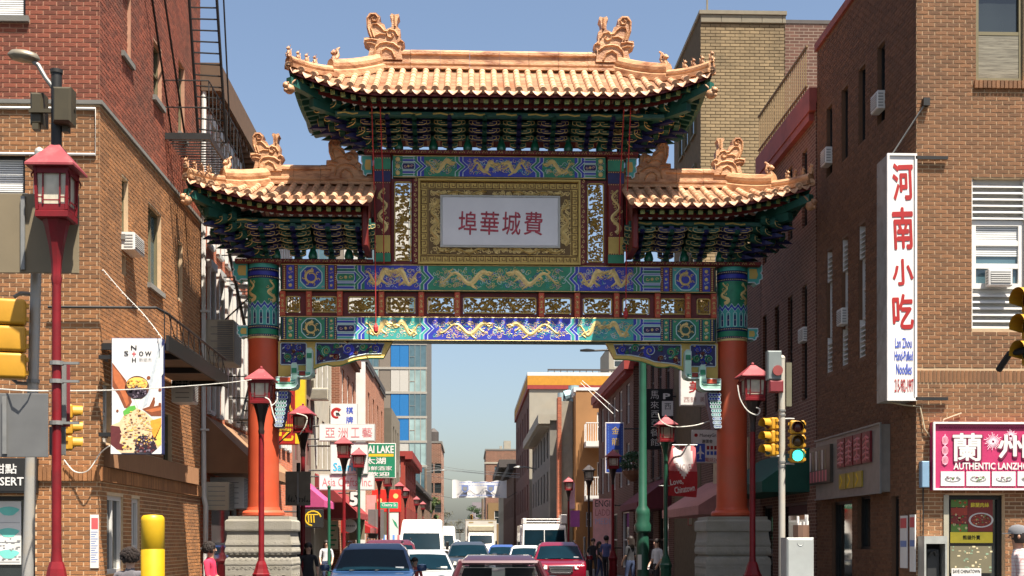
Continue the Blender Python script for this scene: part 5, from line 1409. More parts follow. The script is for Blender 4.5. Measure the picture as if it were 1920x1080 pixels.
# buff brick tower with real courses
bf_ = thing('buff_brick_tower', 'tall buff brick building rising behind the right roof of the archway', 'building', (XR, 38.5, 0))
TSb = frame((XR, 38.5, 0), SOUTH); HB = P(1390, 22, 38.5)[1]; wB = P(1471, 22, 38.5)[0] - XR
m = MB(); m.box(XR + .002, XR + wB, 38.5, 43.5, 0, HB); m.build('wall', mat('buff_mortar', (0.1219, 0.0884, 0.0462), .95, var=.2), bf_)
bricks(bf_, TSb, brick_rects(0, wB, 8.0, HB - .35, [], .098, .30, .017), brick_buff, 295, lambda s, e, za, zb: za > 12.4 and e - s > .2)
m = MB()
k = 0.
while k < wB: m.bbox(XR + k + .004, XR + min(k + .62, wB + .03) - .004, 38.44, 38.8, HB - .35, HB - .12, .01); k += .62
m.box(XR - .05, XR + wB + .05, 38.4, 43.5, HB - .11, HB); m.box(XR + .2, XR + .25, 38.6, 38.65, HB, HB + .5)
m.build('coping', mat('buff_coping', (0.3049, 0.2626, 0.1829), .8), bf_)
fe = [(39.2 + 1.1 * q, 40.0 + 1.1 * q, z, z + 1.7) for q in range(3) for z in (9, 11.6, 14.2)]
for a, b, c, d in fe: window(bf_, frame((XR - .12, 43.5, 0), WEST), (43.5 - b, 43.5 - a, c, d), olive, dkglass, depth=.1)
row_building('old red brick building adjoining the buff brick tower on its right', 'R', P(1472, 40, 39.3)[0], 39.3, 44, P(1500, 40, 39.3)[1], brick_tex('worn_red_brick', (0.2017, 0.0918, 0.061), (.36, .27, .2), 1.4), cornice=(.12, .06, dk_trim), cw=9, depth=3)
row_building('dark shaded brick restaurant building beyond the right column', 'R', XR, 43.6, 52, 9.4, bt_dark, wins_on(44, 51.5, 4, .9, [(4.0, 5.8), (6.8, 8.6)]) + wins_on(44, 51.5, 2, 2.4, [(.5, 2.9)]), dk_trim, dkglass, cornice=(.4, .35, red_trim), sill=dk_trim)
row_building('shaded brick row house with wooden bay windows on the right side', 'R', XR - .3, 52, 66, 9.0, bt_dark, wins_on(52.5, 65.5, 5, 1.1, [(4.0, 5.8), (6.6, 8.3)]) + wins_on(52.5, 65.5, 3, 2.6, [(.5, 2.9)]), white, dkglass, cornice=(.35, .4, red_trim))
ob = row_building('orange stucco apartment building with white balconies', 'R', 5.75, 69, 79, P(1110, 728, 69)[1], stucco_o, wins_on(70, 78, 3, .9, [(4.2, 6), (7, 8.6)]), white, dkglass, swins=[(6.9, 7.7, 4.15, 5.9), (6.9, 7.7, 7.0, 8.6), (6.3, 6.6, 2.4, 3.2)], cornice=(.2, .12, white), cw=9)
for z in (4.05, 6.95):
    m = MB(); m.box(6.2, 8.2, 67.9, 68.995, z - .28, z); m.build('balcony_slab', white, ob)
    m = MB(); m.box(6.2, 8.2, 67.9, 67.95, z + .95, z + 1.0)
    for q in range(17): m.box(6.2 + q * .122, 6.235 + q * .122, 67.91, 67.94, z + .003, z + .95)
    for q in range(8): m.box(6.2, 6.24, 67.95 + q * .13, 67.98 + q * .13, z + .003, z + .95)
    m.build('balcony_rail', white, ob)
cb_ = row_building('cream rough rendered house with a red brick edge pier', 'R', 5.08, 70.5, 74, P(1060, 752, 70.5)[1], rough_cream, [], depth=.62)
m = MB(); m.box(4.86, 5.075, 70.3, 71.2, 0, P(1045, 752, 70.5)[1] + .2); m.build('pier', bt_red, cb_)
m = MB(); zt = P(1060, 752, 70.5)[1]; m.cyl((5.3, 71, zt + .3), (6.0, 71, zt + .5), .32, n=12); m.cyl((5.8, 71, zt), (5.8, 71, zt + .9), .3, n=12); m.cyl((5.1, 71, zt), (5.1, 71, zt + .5), .2, n=10)
t = thing('roof_vent', 'pale blue rooftop duct fan on the cream rendered house', 'vent', (5.5, 71, zt)); m.build('duct', mat('vent_blue_grey', (.30, .42, .44), .5, .3), t)
row_building('grey fronted house with a flared cornice and bay windows', 'R', 4.72, 75, 96, 9.0, mat('grey_stone_front', (0.221, 0.202, 0.169), .8, var=.12, scale=2), wins_on(75.5, 95.5, 6, 1.3, [(4, 5.8), (6.6, 8.2)]), dk_trim, blueglass, cornice=(.5, .7, cream))
og = row_building('big cream apartment block with an orange and red painted cornice', 'R', 4.55, 97, 125, P(1080, 699, 97)[1], mat('brown_red_side', (.115, .04, .028), .8), wins_on(98, 124, 6, 1.4, [(4, 6), (7.2, 9.2), (10, 12)]), dk_trim, dkglass, south=cream)
zt = P(1080, 699, 97)[1]
for z0, z1, mm in ((zt - .95, zt - .25, mat('cornice_orange', (0.4154, 0.1876, 0.0134), .7)), (zt - 1.25, zt - .96, red_trim), (zt - .24, zt + .02, white)):
    m = MB(); m.box(4.4, 13.6, 96.9, 96.995, z0, z1); m.box(4.40, 4.545, 97, 125, z0, z1); m.build('cornice', mm, og)
m = MB(); m.box(6, 13.4, 98, 98.1, zt + .3, zt + .42)
for q in range(16): m.box(6 + q * .49, 6.06 + q * .49, 98, 98.06, zt + .02, zt + .3)
m.build('roof_rail', dk_trim, og)
row_building('tall pale tower block peeking above the orange cornice', 'R', 16.4, 150, 160, 24.5, cream, swins=[(x, x + 1, z, z + 1.5) for x in (17, 19) for z in (16, 19, 22)], depth=6)
row_building('dark brown brick house far down the right side', 'R', 4.4, 127, 165, 9.2, bt_dark, wins_on(128, 164, 8, 1.3, [(4, 6)]), dk_trim, cornice=(.5, .5, dk_trim))
row_building('pale stone corner house with a dark bracketed cornice far down the right side', 'R', 4.9, 168, 215, 12.2, mat('pale_stone_far', (0.3357, 0.2928, 0.2198), .8), wins_on(169, 214, 8, 1.4, [(4, 6), (8, 10)]), dk_trim, cornice=(1.0, 1.0, dk_trim))
row_building('low tan house in front of the distant brick block', 'R', 3.3, 225, 240, 8.2, mat('tan_far', (0.2399, 0.1481, 0.061), .8), swins=[(4.4, 5.6, 4.5, 6.8)], depth=5)
fb = row_building('distant red brick apartment block at the end of the street', 'R', P(911, 838, 290)[0], 290, 320, P(940, 842, 290)[1], bt_far, wins_on(292, 318, 6, 1.6, [(z, z + 2) for z in (8, 11.5, 15)]), dk_trim, blueglass, swins=[(x, x + 1.1, z, z + 2.3) for x in (5.7, 7.0, 8.3) for z in (11.6, 16)], cornice=(.5, .2, concrete), depth=7)
m = MB(); m.box(8.0, 9.6, 296, 300, 22, 24.6); m.box(7, 7.6, 296, 297, 22, 23.4); m.build('roof_house', cream, fb)
m = MB(); m.box(3.42, 10.4, 289.9, 289.995, 18.9, 19.3); m.build('stone_band', cream, fb)
row_building('pale lilac distant block closing the street under the banner', 'R', 0.9, 420, 440, 14, mat('lilac_far', (0.260, 0.221, 0.234), .8), swins=[(x, x + 1.4, z, z + 1.8) for x in (2, 4.5, 7) for z in (6, 9)], depth=12)
row_building('long low grey bridge building across the far end of the street', 'R', -40, 470, 480, 9, mat('grey_far', (0.182, 0.189, 0.176), .8), swins=[(x, x + 3, 4, 5.6) for x in range(-20, 20, 5)], depth=80)
# ================================================================== signs
red_p, blue_p, pink_p, teal_p, green_p = mat('sign_red', (.30, .012, .010), .5), mat('sign_blue', (.04, .08, .40), .5), mat('sign_pink', (0.5328, 0.1628, 0.1776), .5), mat('sign_light_blue', (.05, .42, .62), .5), mat('sign_green', (.01, .17, .085), .5)
sign_white = mat('sign_white', (0.6216, 0.5964, 0.5712), .5, var=.05, scale=3, stain=(.55, .48, .40), stain_amt=.35)
yellow_p = mat('sign_yellow', (0.592, 0.3848, 0.0148), .5)
navy_p = mat('sign_navy', (.02, .05, .25), .45, var=.2)
def psign(name, label, u0, u1, v0, v1, Y, face, edge, d=.18, words=(), rim=.03, arm=None, art=None, mats=()):
    x0, x1, z0, z1 = sr(u0, u1, v0, v1, Y)
    t = sign_box(name, label, x0, x1, z0, z1, Y, d, face, edge, rim=rim)
    ms = [face] + list(mats)
    for body, a, b, c, e, mm, bold in words:
        xa, xb, za, zb = sr(a, b, c, e, Y); m = MB(); text(m, body, xa, xb, za, zb, Y - .009, 0, bold); m.build('lettering', mm, t)
    if art:
        m = MB(); art(m, lambda u, v: P(u, v, Y), Y); m.build('artwork', ms, t)
    if arm is not None:
        m = MB()
        for z in (z0 + (z1 - z0) * .12, z0 + (z1 - z0) * .88): m.tube([(x0 if arm < x0 else x1, Y + d / 2, z), (arm, Y + d / 2, z)], .03, 6)
        m.build('bracket', black, t)
    return t
def disc(m, c, rx, rz, y, mi, n=20): m.add([(c[0] + rx * cos(2 * pi * i / n), y, c[1] + rz * sin(2 * pi * i / n)) for i in range(n)], [tuple(range(n))], mi)
def poly(m, Q, pts, y, mi): 
    p = [Q(*a) for a in pts]
    A = sum(p[i][0] * p[(i + 1) % len(p)][1] - p[(i + 1) % len(p)][0] * p[i][1] for i in range(len(p)))
    if A < 0: p = p[::-1]
    m.add([(x, y, z) for x, z in p], [tuple(range(len(p)))], mi)
# --- dessert banner sign
def dessert_art(m, Q, Y):
    y = Y - .006; q = lambda px, py: Q(200 + px / 4.5, 620 + py / 4.5); s = 1 / (4.5 * 2400 / Y); r = random.Random(12)
    poly(m, q, [(380, 330), (478, 120), (478, 360), (330, 600), (280, 660)], y, 8)
    poly(m, q, [(452, 70), (470, 80), (345, 620), (305, 650)], y - .001, 9)
    poly(m, q, [(48, 270), (95, 330), (165, 420), (180, 500), (215, 600), (185, 655), (150, 650), (100, 540), (48, 470)], y - .001, 1)
    poly(m, q, [(55, 300), (110, 360), (160, 450), (190, 610), (170, 640), (120, 520), (60, 420)], y - .002, 2)
    poly(m, q, [(300, 660), (360, 640), (398, 560), (410, 600), (400, 640), (462, 625), (462, 720), (380, 720)], y - .001, 1); poly(m, q, [(320, 672), (400, 655), (460, 645), (460, 672), (380, 690)], y - .002, 2)
    disc(m, q(258, 480), 100 * s, 98 * s, y - .002, 3, 28); disc(m, q(258, 450), 86 * s, 56 * s, y - .003, 4); disc(m, q(258, 520), 84 * s, 50 * s, y - .004, 5)
    poly(m, q, [(232, 570), (262, 650), (285, 570)], y - .002, 8)
    poly(m, q, [(36, 800), (110, 770), (160, 690), (230, 640), (330, 690), (380, 740), (440, 780), (462, 830), (462, 960), (440, 1030), (60, 1030), (36, 960)], y - .003, 6)
    poly(m, q, [(140, 680), (190, 640), (240, 630), (250, 660), (190, 700), (150, 720)], y - .004, 7)
    poly(m, q, [(370, 760), (462, 735), (462, 800), (410, 920), (385, 870)], y - .005, 10); poly(m, q, [(400, 920), (462, 790), (462, 960), (430, 975)], y - .005, 4)
    poly(m, q, [(36, 800), (110, 810), (130, 870), (110, 950), (155, 970), (140, 1010), (80, 1000), (36, 960)], y - .005, 11)
    poly(m, q, [(270, 890), (330, 880), (400, 930), (430, 1000), (400, 1035), (270, 1030), (235, 960)], y - .005, 5)
    for k in range(170):
        px, py = r.uniform(120, 380), r.uniform(660, 1000)
        if (px - 250) ** 2 / 150 ** 2 + (py - 860) ** 2 / 190 ** 2 < 1: disc(m, q(px, py), r.uniform(3, 15) * s, r.uniform(3, 10) * s, y - .006 - .00001 * k, r.choice((12, 12, 4, 3, 6)), 7)
    for k in range(60): disc(m, q(r.uniform(240, 420), r.uniform(890, 1030)), r.uniform(4, 12) * s, r.uniform(4, 12) * s, y - .007 - .00001 * k, r.choice((5, 13, 11)), 8)
    for k in range(40): a = r.uniform(0, 6.3); p_ = 80 * math.sqrt(r.random()); disc(m, q(258 + p_ * cos(a), 520 + p_ * .55 * sin(a)), 9 * s, 8 * s, y - .006, r.choice((5, 13)), 8)
    for k in range(40): a = r.uniform(0, 6.3); p_ = 80 * math.sqrt(r.random()); disc(m, q(258 + p_ * cos(a), 445 + p_ * .5 * sin(a)), 10 * s, 5 * s, y - .006, r.choice((12, 10, 4)), 7)
    for px, py, rr_ in ((92, 676, 11), (355, 398, 16), (450, 500, 13), (400, 572, 9), (450, 620, 12)): disc(m, q(px, py), rr_ * s, rr_ * s, y - .003, 1, 10)
    poly(m, q, [(36, 960), (130, 1040), (36, 1040)], y - .008, 0); poly(m, q, [(462, 970), (380, 1040), (462, 1040)], y - .008, 0)
    poly(m, q, [(214, 192), (250, 192), (250, 199), (214, 199)], y - .003, 14); poly(m, q, [(228, 176), (236, 176), (236, 215), (228, 215)], y - .0035, 14)
cc = lambda n, c_: mat(n, c_, .5, var=.15, scale=20)
psign('banner_sign', 'tall white dessert sign with chocolate splash, fruit bowl print and black lettering on brackets', 209, 304, 634, 851, 19.4, sign_white, mat('sign_edge_blue', (.03, .04, .12), .5), .16,
      [('N', 246, 256, 648, 656, blackm, .02), ('S', 233, 241, 658, 667, blackm, .01), ('O W', 261, 284, 659, 667, blackm, .02), ('H', 248, 255, 671, 679, blackm, .02), ('斯諾杰', 261, 285, 671, 678, mat('print_grey', ()), 0)], .008, None, dessert_art,
      [cc('chocolate', (.20, .055, .02)), cc('caramel', (.42, .12, .04)), cc('dark_bowl', (.10, .035, .02)), cc('custard', (.72, .48, .10)), cc('berry_black', (.02, .012, .018)), cc('oat', (.62, .45, .26)), cc('mint_leaf', (.10, .35, .05)), cc('milk_shade', (.55, .58, .52)), cc('pale_fold', (.42, .45, .47)), cc('mango_orange', (.80, .28, .03)), cc('bean_red', (.10, .02, .02)), cc('peanut', (.50, .30, .12)), cc('berry_light', (.16, .12, .15)), cc('cross_red', (.55, .04, .05))])
for v in (670, 815): x, z = P(210, v, 19.5); x2, _ = P(186, v, 19.5); m = MB(); m.box(x2, x - .002, 19.46, 19.52, z - .03, z + .03); m.box(x2, x2 + .05, 19.521, 19.795, z - .03, z + .03); m.build('bracket', black, bpy.data.objects['banner_sign'])
# --- left row signs
psign('shop_sign', 'vertical red snack shop sign with yellow characters and yellow border behind the left column', 508, 556, 700, 833, 37, red_p, red_p, .3, [('小', 518, 549, 748, 782, yellow_p, .02), ('吃', 518, 550, 790, 826, yellow_p, .02)], .02, XL)
x0, x1, z0, z1 = sr(557, 572, 700, 832, 37.01); t = bpy.data.objects['shop_sign.001']; m = MB(); m.box(x0 - .05, x1, 36.98, 37.3, z0, z1); m.build('yellow_border', yellow_p, t)
def swirl_art(m, Q, Y):
    c = Q(631, 775); R_ = .17
    pts = [(c[0] + R_ * cos(a), c[1] + R_ * 1.0 * sin(a)) for a in [.6 + i * .35 for i in range(14)]]
    m.ribbon(pts, lambda t: .07 * (1 - .4 * t), Y - .006, .004, 1)
    for k in range(4): m.ribbon([(c[0] + .03 * k - .02, c[1] + .03), (c[0] + .08 * k * .6, c[1] - .10)], .016, Y - .008, .004, 2)
psign('shop_sign', 'small white game room sign with a red swirl and blue characters', 619, 670, 757, 797, 51, sign_white, greyp, .2, [('棋', 649, 662, 763, 776, blue_p, .02), ('牌', 649, 662, 781, 794, blue_p, .02)], .02, -5.65, swirl_art, [red_p, blackm])
psign('shop_sign', 'wide white sign with pale pink Chinese characters above the blue lettered toy sign', 598, 703, 795, 827, 45, sign_white, greyp, .2, [('亞', 610, 628, 802, 820, pink_p, .0), ('洲', 634, 652, 802, 820, pink_p, .0), ('工', 658, 674, 802, 820, pink_p, .0), ('藝', 679, 698, 802, 820, pink_p, .0)], .03, XL)
def face_art(m, Q, Y):
    for u in (636, 661): disc(m, Q(u, 852), .035, .06, Y - .007, 1, 12)
    m.ribbon([Q(u, 858 + 5 * sin((u - 640) / 16 * pi)) for u in range(640, 658, 2)], .012, Y - .006, .003, 1)
psign('shop_sign', 'white gift shop sign with light blue lettering between two pink lettered signs', 619, 690, 829, 889, 45.05, sign_white, greyp, .2, [('Sanrio', 625, 672, 868, 883, teal_p, .025)], .03, XL, face_art, [blackm])
psign('shop_sign', 'low white sign with thin pink handwriting under the gift shop sign', 598, 702, 890, 919, 45.1, sign_white, greyp, .2, [('Asia Crafts, Inc.', 604, 698, 896, 914, pink_p, -.0)], .03, XL)
psign('shop_sign', 'green restaurant sign with white English and Chinese lettering', 680, 742, 831, 896, 54, green_p, sign_white, .22, [('TAI LAKE', 668 + 14, 738, 836, 849, sign_white, .03), ('太湖', 684, 723, 858, 870, sign_white, .02), ('海鮮酒家', 682, 735, 874, 882, sign_white, .01), ('歡迎', 690, 730, 885, 893, sign_white, .02)], .03, -5.2, lambda m, Q, Y: poly(m, Q, [(684, 851), (738, 851), (738, 856), (684, 856)], Y - .006, 1), [yellow_p])
psign('street_sign', 'green street name sign with white lettering low between the red lamps', 713, 746, 942, 953, 60, mat('street_sign_green', (.01, .30, .16), .4), sign_white, .02, [('Cherry St', 716, 743, 944, 951, sign_white, .02)], .005)
m = MB(); x, z = P(729, 953, 60); m.cyl((x, 60.02, .13), (x, 60.02, z + .3), .03, n=8); m.build('post', galv, bpy.data.objects['street_sign'])
def red_art(m, Q, Y):
    for u, v, r_ in ((712, 938, .12), (700, 934, .10), (742, 930, .13)): disc(m, Q(u, v), r_, r_, Y - .008, 1, 10)
psign('shop_sign', 'bright red restaurant sign with pale round emblems behind the street name sign', 692, 752, 918, 960, 64, lamp_bright, lamp_bright, .2, (), .02, -4.8, red_art, [mat('emblem_yellow', (.75, .45, .15), .5)])
psign('shop_sign', 'dark shop sign with big white numeral seen beside the green lamp post', 655, 672, 921, 950, 47, blackm, black, .1, [('5', 657, 670, 924, 947, sign_white, .05)], .01, XL)
psign('shop_sign', 'black round-lettered sign with a gold crescent emblem by the pink awning', 568, 606, 955, 990, 39, blackm, black, .1, (), .02, XL, lambda m, Q, Y: (m.ribbon([(Q(587, 972)[0] + .24 * cos(a), Q(587, 972)[1] + .22 * sin(a)) for a in [.2 + i * .4 for i in range(12)]], .022, Y - .006, .004, 1), [m.ribbon([Q(578 + 5 * k, 966), Q(579 + 5 * k, 980)], .02, Y - .006, .004, 1) for k in range(3)], m.ribbon([Q(575, 965), Q(597, 965)], .016, Y - .006, .004, 1)), [yellow_p])
t = thing('disc_sign', 'round white shop sign on a pole behind the green lamp post', 'sign', (*[P(656, 986, 47)[0]], 47, 0))
x, z = P(656, 986, 47); m = MB(); m.cyl((x, 46.98, z), (x, 47.04, z), .2 * 2.0 * .62, n=24); m.build('disc', sign_white, t); m = MB()
for k in range(6): m.box(x - .2 + .066 * k, x - .15 + .066 * k, 46.97, 46.979, z - .03, z + .03)
m.build('print', mat('print_grey', ()), t); m = MB(); m.cyl((x + .3, 47.05, .13), (x + .3, 47.05, z + 1.2), .03, n=8); m.build('post', galv, t)
# --- right row signs
psign('shop_sign', 'tall black restaurant sign with white vertical Chinese characters in the shade', 1212, 1262, 729, 842, 43, blackm, black, .25, [('馬', 1220, 1235, 733, 748, sign_white, -.01), ('來', 1220, 1235, 752, 766, sign_white, -.01), ('西', 1221, 1235, 770, 783, sign_white, -.01), ('亞', 1221, 1235, 787, 800, sign_white, -.01), ('餐', 1220, 1235, 804, 818, sign_white, -.01), ('館', 1220, 1235, 822, 836, sign_white, -.01), ('P', 1244, 1256, 738, 748, sign_white, .03), ('西', 1246, 1258, 756, 768, blackm, 0)], .01, XR, lambda m, Q, Y: poly(m, Q, [(1241, 752), (1262, 752), (1262, 780), (1241, 780)], Y - .006, 1), [sign_white])
psign('shop_sign', 'white bakery sign with dark red brush characters beside the right bracket', 1276, 1336, 694, 760, 35.5, sign_white, sign_white, .25, [('美', 1292, 1316, 714, 736, red_p, .01), ('西餅', 1282, 1306, 744, 754, mat('print_brown', (.3, .12, .1)), -.01), ('美點', 1312, 1332, 744, 754, mat('print_brown', ()), -.01)], .02, XR)
psign('shop_sign', 'white and blue money transfer sign with an aeroplane symbol', 1298, 1352, 806, 868, 34.5, sign_white, greyp, .15, [('MoneyGram', 1312, 1352, 813, 821, blackm, .01), ('速匯金', 1316, 1336, 824, 831, blackm, .01), ('電話267', 1322, 1350, 858, 866, red_p, .0)], .01, XR, lambda m, Q, Y: (disc(m, Q(1305, 816), .05, .05, Y - .007, 1, 12), poly(m, Q, [(1304, 832), (1322, 832), (1322, 866), (1304, 866)], Y - .006, 2), poly(m, Q, [(1312, 836), (1314, 836), (1315, 846), (1320, 850), (1320, 852), (1315, 850), (1314, 858), (1316, 861), (1310, 861), (1312, 858), (1311, 850), (1306, 852), (1306, 850), (1311, 846)], Y - .008, 0), [poly(m, Q, [(1325 + 7 * k, 836 + 10 * j), (1330 + 7 * k, 836 + 10 * j), (1330 + 7 * k, 843 + 10 * j), (1325 + 7 * k, 843 + 10 * j)], Y - .007, (1, 2)[j]) for k in range(3) for j in range(2)]), [red_p, blue_p])
def blue_art(m, Q, Y):
    for v in range(800, 884, 3):
        for u in (1141, 1166): disc(m, Q(u, v), .014, .014, Y - .007, 1, 6)
psign('shop_sign', 'vertical navy blue restaurant sign with worn gold characters', 1135, 1170, 792, 887, 50, navy_p, sign_white, .2, [('金', 1147, 1161, 800, 814, gold_dk, 0), ('龍', 1147, 1161, 821, 835, gold_dk, 0), ('酒', 1147, 1161, 843, 857, gold_dk, 0), ('家', 1147, 1161, 864, 878, gold_dk, 0)], .035, XR - .1, blue_art, [mat('bulb_blue', (.15, .3, .6), .5)])
psign('hand_painted_banner', 'pink banner with hand painted word list in black, red and lilac', 1112, 1152, 935, 1040, 56, mat('banner_pink', (.82, .42, .40), .7), mat('banner_pink', ()), .03, [('ENGI', 1116, 1144, 938, 950, blackm, .0), ('LADD', 1116, 1144, 955, 967, pink_p, .0), ('MEDI', 1116, 1144, 972, 983, mat('print_lilac', (.55, .45, .62)), .0)], .005, XR - .3)
# --- corner building signs, right
def noodle():
    x0, x1, z0, z1 = sr(1664, 1717, 290, 750, 19.75)
    t = thing('blade_sign', 'tall white lightbox sign with four red brush characters and blue lettering at the brick corner', 'sign', ((x0 + x1) / 2, 19.75, z0))
    m = MB(); y0, y1 = 19.75, 20.27; m.box(x0, x1, y0, y1, z0, z1, 0); ring(m, x0 - .012, x1 + .012, z0 - .012, z1 + .012, y0 - .03, y0 + .02, .035, 1, .005); m.build('cabinet', [mat('sign_side_grey', (.30, .30, .28), .5, .3, stain=(.14, .12, .09), stain_amt=.5, stain_scale=3), mat('sign_rim', (.60, .58, .55), .5)], t)
    m = MB(); m.box(x0 + .025, x1 - .025, y0 - .008, y0 - .001, z0 + .025, z1 - .025); m.build('face', sign_white, t)
    Q = lambda a, b, c, d: sr(a, b, c, d, 19.75)
    m = MB()
    for ch, v0, v1 in (('河', 308, 374), ('南', 391, 466), ('小', 487, 534), ('吃', 553, 616)): a, b, c, d = Q(1674, 1711, v0, v1); m = MB(); text(m, ch, a, b, c, d, y0 - .014, 0, .026, rot=.04); m.build('character', red_p, t)
    m = MB(); a, b, c, d = Q(1677, 1712, 711, 735); text(m, '215-982-1997', a, b, c, d, y0 - .014, 0, .012)
    m.build('lettering', red_p, t)
    m = MB()
    for w_, a, b, c, d in (('Lan Zhou', 1678, 1709, 634, 652), ('Hand-Pulled', 1677, 1711, 658, 676), ('Noodles', 1680, 1709, 682, 702)): text(m, w_, *Q(a, b, c, d), y0 - .014, 0, .012)
    m.build('lettering', blue_p, t)
    m = MB()
    for z in (z0 + .02, z1 - .05): m = MB(); m.box(x1 - .01, x1 + .5, 19.72, 19.76, z - .025, z + .025); m.build('bracket', black, t)
    for z in (z0 + .4, z1 - .46): m = MB(); m.box(x1 - .005, XR + .02, 20.0, 20.06, z, z + .06); m.build('bracket', black, t)
    m = MB()
    for k in range(9):
        for yy in (19.77, 20.25): m.sphere((x0 - .004, yy, lerp(z0, z1, (k + .5) / 9)), .012, 6, 4)
    m.build('screws', galv, t)
    a = P(1738, 190, 19.7); m = MB(); m.tube([(a[0], 19.72, a[1]), (x0 + .12, 20.0, z1 + .02)], .012, 5); m.build('stay_chain', galv, t)
    m = MB(); m.box(a[0] - .05, a[0] + .05, 19.70, 19.795, a[1] - .06, a[1] + .06); m.build('wall_anchor', black, t)
    m = MB(); pts = [(x0 + .1, 20, z0), (x0 + .3, 19.9, z0 - .06), (XR + .05, 19.77, z0 - .1), (XR + .12, 19.76, z0 - .45), (XR + .3, 19.76, z0 - .7), (XR + .42, 19.76, z0 - .3), (XR + .7, 19.76, z0 - .2)]; m.tube(pts, .012, 5); m.build('feed_cable', mat('cable_tan', (.4, .33, .22), .6), t)
noodle()
t = thing('fascia_sign', 'magenta noodle restaurant banner sign with white brush characters and food pictures over the door', 'sign', (XR + 1.4, 19.7, P(1748, 918, 19.66)[1]))
x0, x1, z0, z1 = sr(1749, 2010, 792, 919, 19.66)
m = MB(); m.box(x0, x1, 19.67, 19.79, z0, z1, 0); ring(m, x0, x1, z0, z1, 19.63, 19.669, .03, 1, .004); m.build('cabinet', [mat('banner_magenta', (0.3848, 0.0259, 0.0962), .45, var=.12, scale=3, bump=.2, bscale=9), sign_white], t)
Q = lambda a, b, c, d: sr(a, b, c, d, 19.66)
m = MB(); yq = 19.66
for w_, a, b, c, d, bo in (('蘭', 1787, 1840, 813, 864, .018), ('州', 1872, 1922, 816, 858, .025), ('拉', 1950, 2000, 813, 864, .018)):
    text(m, w_, *Q(a + 1, b + 1, c + 1, d + 2), yq - .004, 1, bo + .03); text(m, w_, *Q(a, b, c, d), yq - .008, 0, bo)
text(m, 'AUTHENTIC LANZHOU', *Q(1788, 1938, 868, 880), yq - .004, 0, .03); m.build('lettering', [white, mat('print_maroon', (.15, .01, .04))], t)
for k in range(4):
    a, b, c, d = Q(1764 + 48 * k, 1808 + 48 * k, 884, 911); m = MB(); m.box(a, b, yq - .003, yq + .005, c, d, 0); r = random.Random(k); cx, cz = (a + b) / 2, (c + d) / 2
    disc(m, (cx, cz - .01), .13, .05, yq - .004, 1, 16); disc(m, (cx, cz), .11, .04, yq - .005, 0, 16)
    for q in range(26): disc(m, (cx + r.uniform(-.1, .1), cz + r.uniform(-.035, .03)), r.uniform(.006, .025), r.uniform(.004, .012), yq - .006 - .0001 * q, r.choice((1, 2, 3, 1)), 7)
    m.build('food_picture', [sign_white, mat('print_grey', ()), mat('print_maroon', ()), mat('poster_green', ())], t)
m = MB()
for k, v in enumerate((826, 845, 863)):
    x, z = P(1772, v, yq)
    for q in range(-2, 3): m.ribbon([(x + q * .022 * math.sqrt(max(0, 1 - s_ * s_)), z + .075 * s_) for s_ in (-1, -.6, 0, .6, 1)], .006, yq - .001, .003, 0)
    m.ribbon([(x, z + .075), (x, z + .1)], .008, yq - .001, .003, 0)
m.build('lantern_print', mat('print_rose', (.75, .35, .42)), t); m = MB()
for k in range(26):
    for u, v, r_ in ((1862, 828, .16), (1895, 818, .12)):
        a = k * 2 * pi / 26; x, z = P(u, v, yq); l = r_ * (.6 + .4 * ((k * 7) % 5) / 5); m.ribbon([(x + .02 * cos(a), z + .02 * sin(a)), (x + l * cos(a), z + l * sin(a))], .004, yq - .001, .002, 0)
m.build('firework_print', mat('firework_white', (.8, .6, .66)), t); m = MB()
k = x0 + .1
while k < x1 - .1:
    for z in (z1 - .085, z0 + .05): m.ribbon([(k, z - .015), (k + .02, z + .015), (k + .04, z - .015), (k + .06, z + .012)], .006, yq - .001, .003, 0)
    k += .075
m.build('border_print', mat('print_maroon', ()), t)
# shaded wall sign with photo panel and lettering plates
t = thing('wall_sign', 'dark grey sign board with red and yellow lettering plates on the shaded brick side wall', 'sign', (XR, 21, 2.4))
y0, y1 = PX(1670, 860, XR)[0], PX(1545, 860, XR)[0]; zt0, zt1 = 2.50, 3.62
m = MB(); m.box(XR - .16, XR - .008, y0, y1, zt0, zt1); m.build('board', mat('sign_board_grey', (.21, .185, .16), .5, var=.15), t)
m = MB(); m.box(XR - .19, XR - .162, y0, y1, zt0 - .03, zt0); m.box(XR - .19, XR - .162, y0, y1, zt1, zt1 + .03); m.box(XR - .19, XR - .162, y0 - .03, y0, zt0 - .03, zt1 + .03); m.build('frame', galv, t)
TWs = frame((XR - .165, y1, 0), WEST); LW = y1 - y0
for k in range(4):
    m = MB(); m.T = TWs; xa = LW * .40 + k * LW * .125; m.box(xa, xa + LW * .11, -.04, 0, 3.02, 3.55, 0)
    r = random.Random(k); 
    for q in range(5): 
        zq = 3.08 + q * .09; m.ribbon([(xa + .05, zq + r.uniform(-.03, .03)), (xa + LW * .055, zq + .03), (xa + LW * .1, zq + r.uniform(-.04, .04))], .02, -.041, .012, 1)
    m.ribbon([(xa + LW * .055, 3.05), (xa + LW * .06, 3.5)], .022, -.042, .012, 1)
    m.build('letter_plate', [mat('plate_maroon', (.13, .01, .015), .4), mat('plate_pink', (.50, .16, .16), .4)], t)
for k in range(3):
    m = MB(); m.T = TWs; xa = LW * .42 + k * LW * .12; m.box(xa, xa + LW * .10, -.03, 0, 2.62, 2.90, 0); m.ribbon([(xa + .06, 2.66), (xa + .2, 2.76), (xa + .1, 2.86)], .03, -.031, .01, 1); m.build('letter_plate', [mat('plate_gold', (.30, .22, .03), .4), yellow_p], t)
m = MB(); m.T = TWs; m.box(-.25, LW * .30, -.06, 0, 2.78, 3.50, 0)
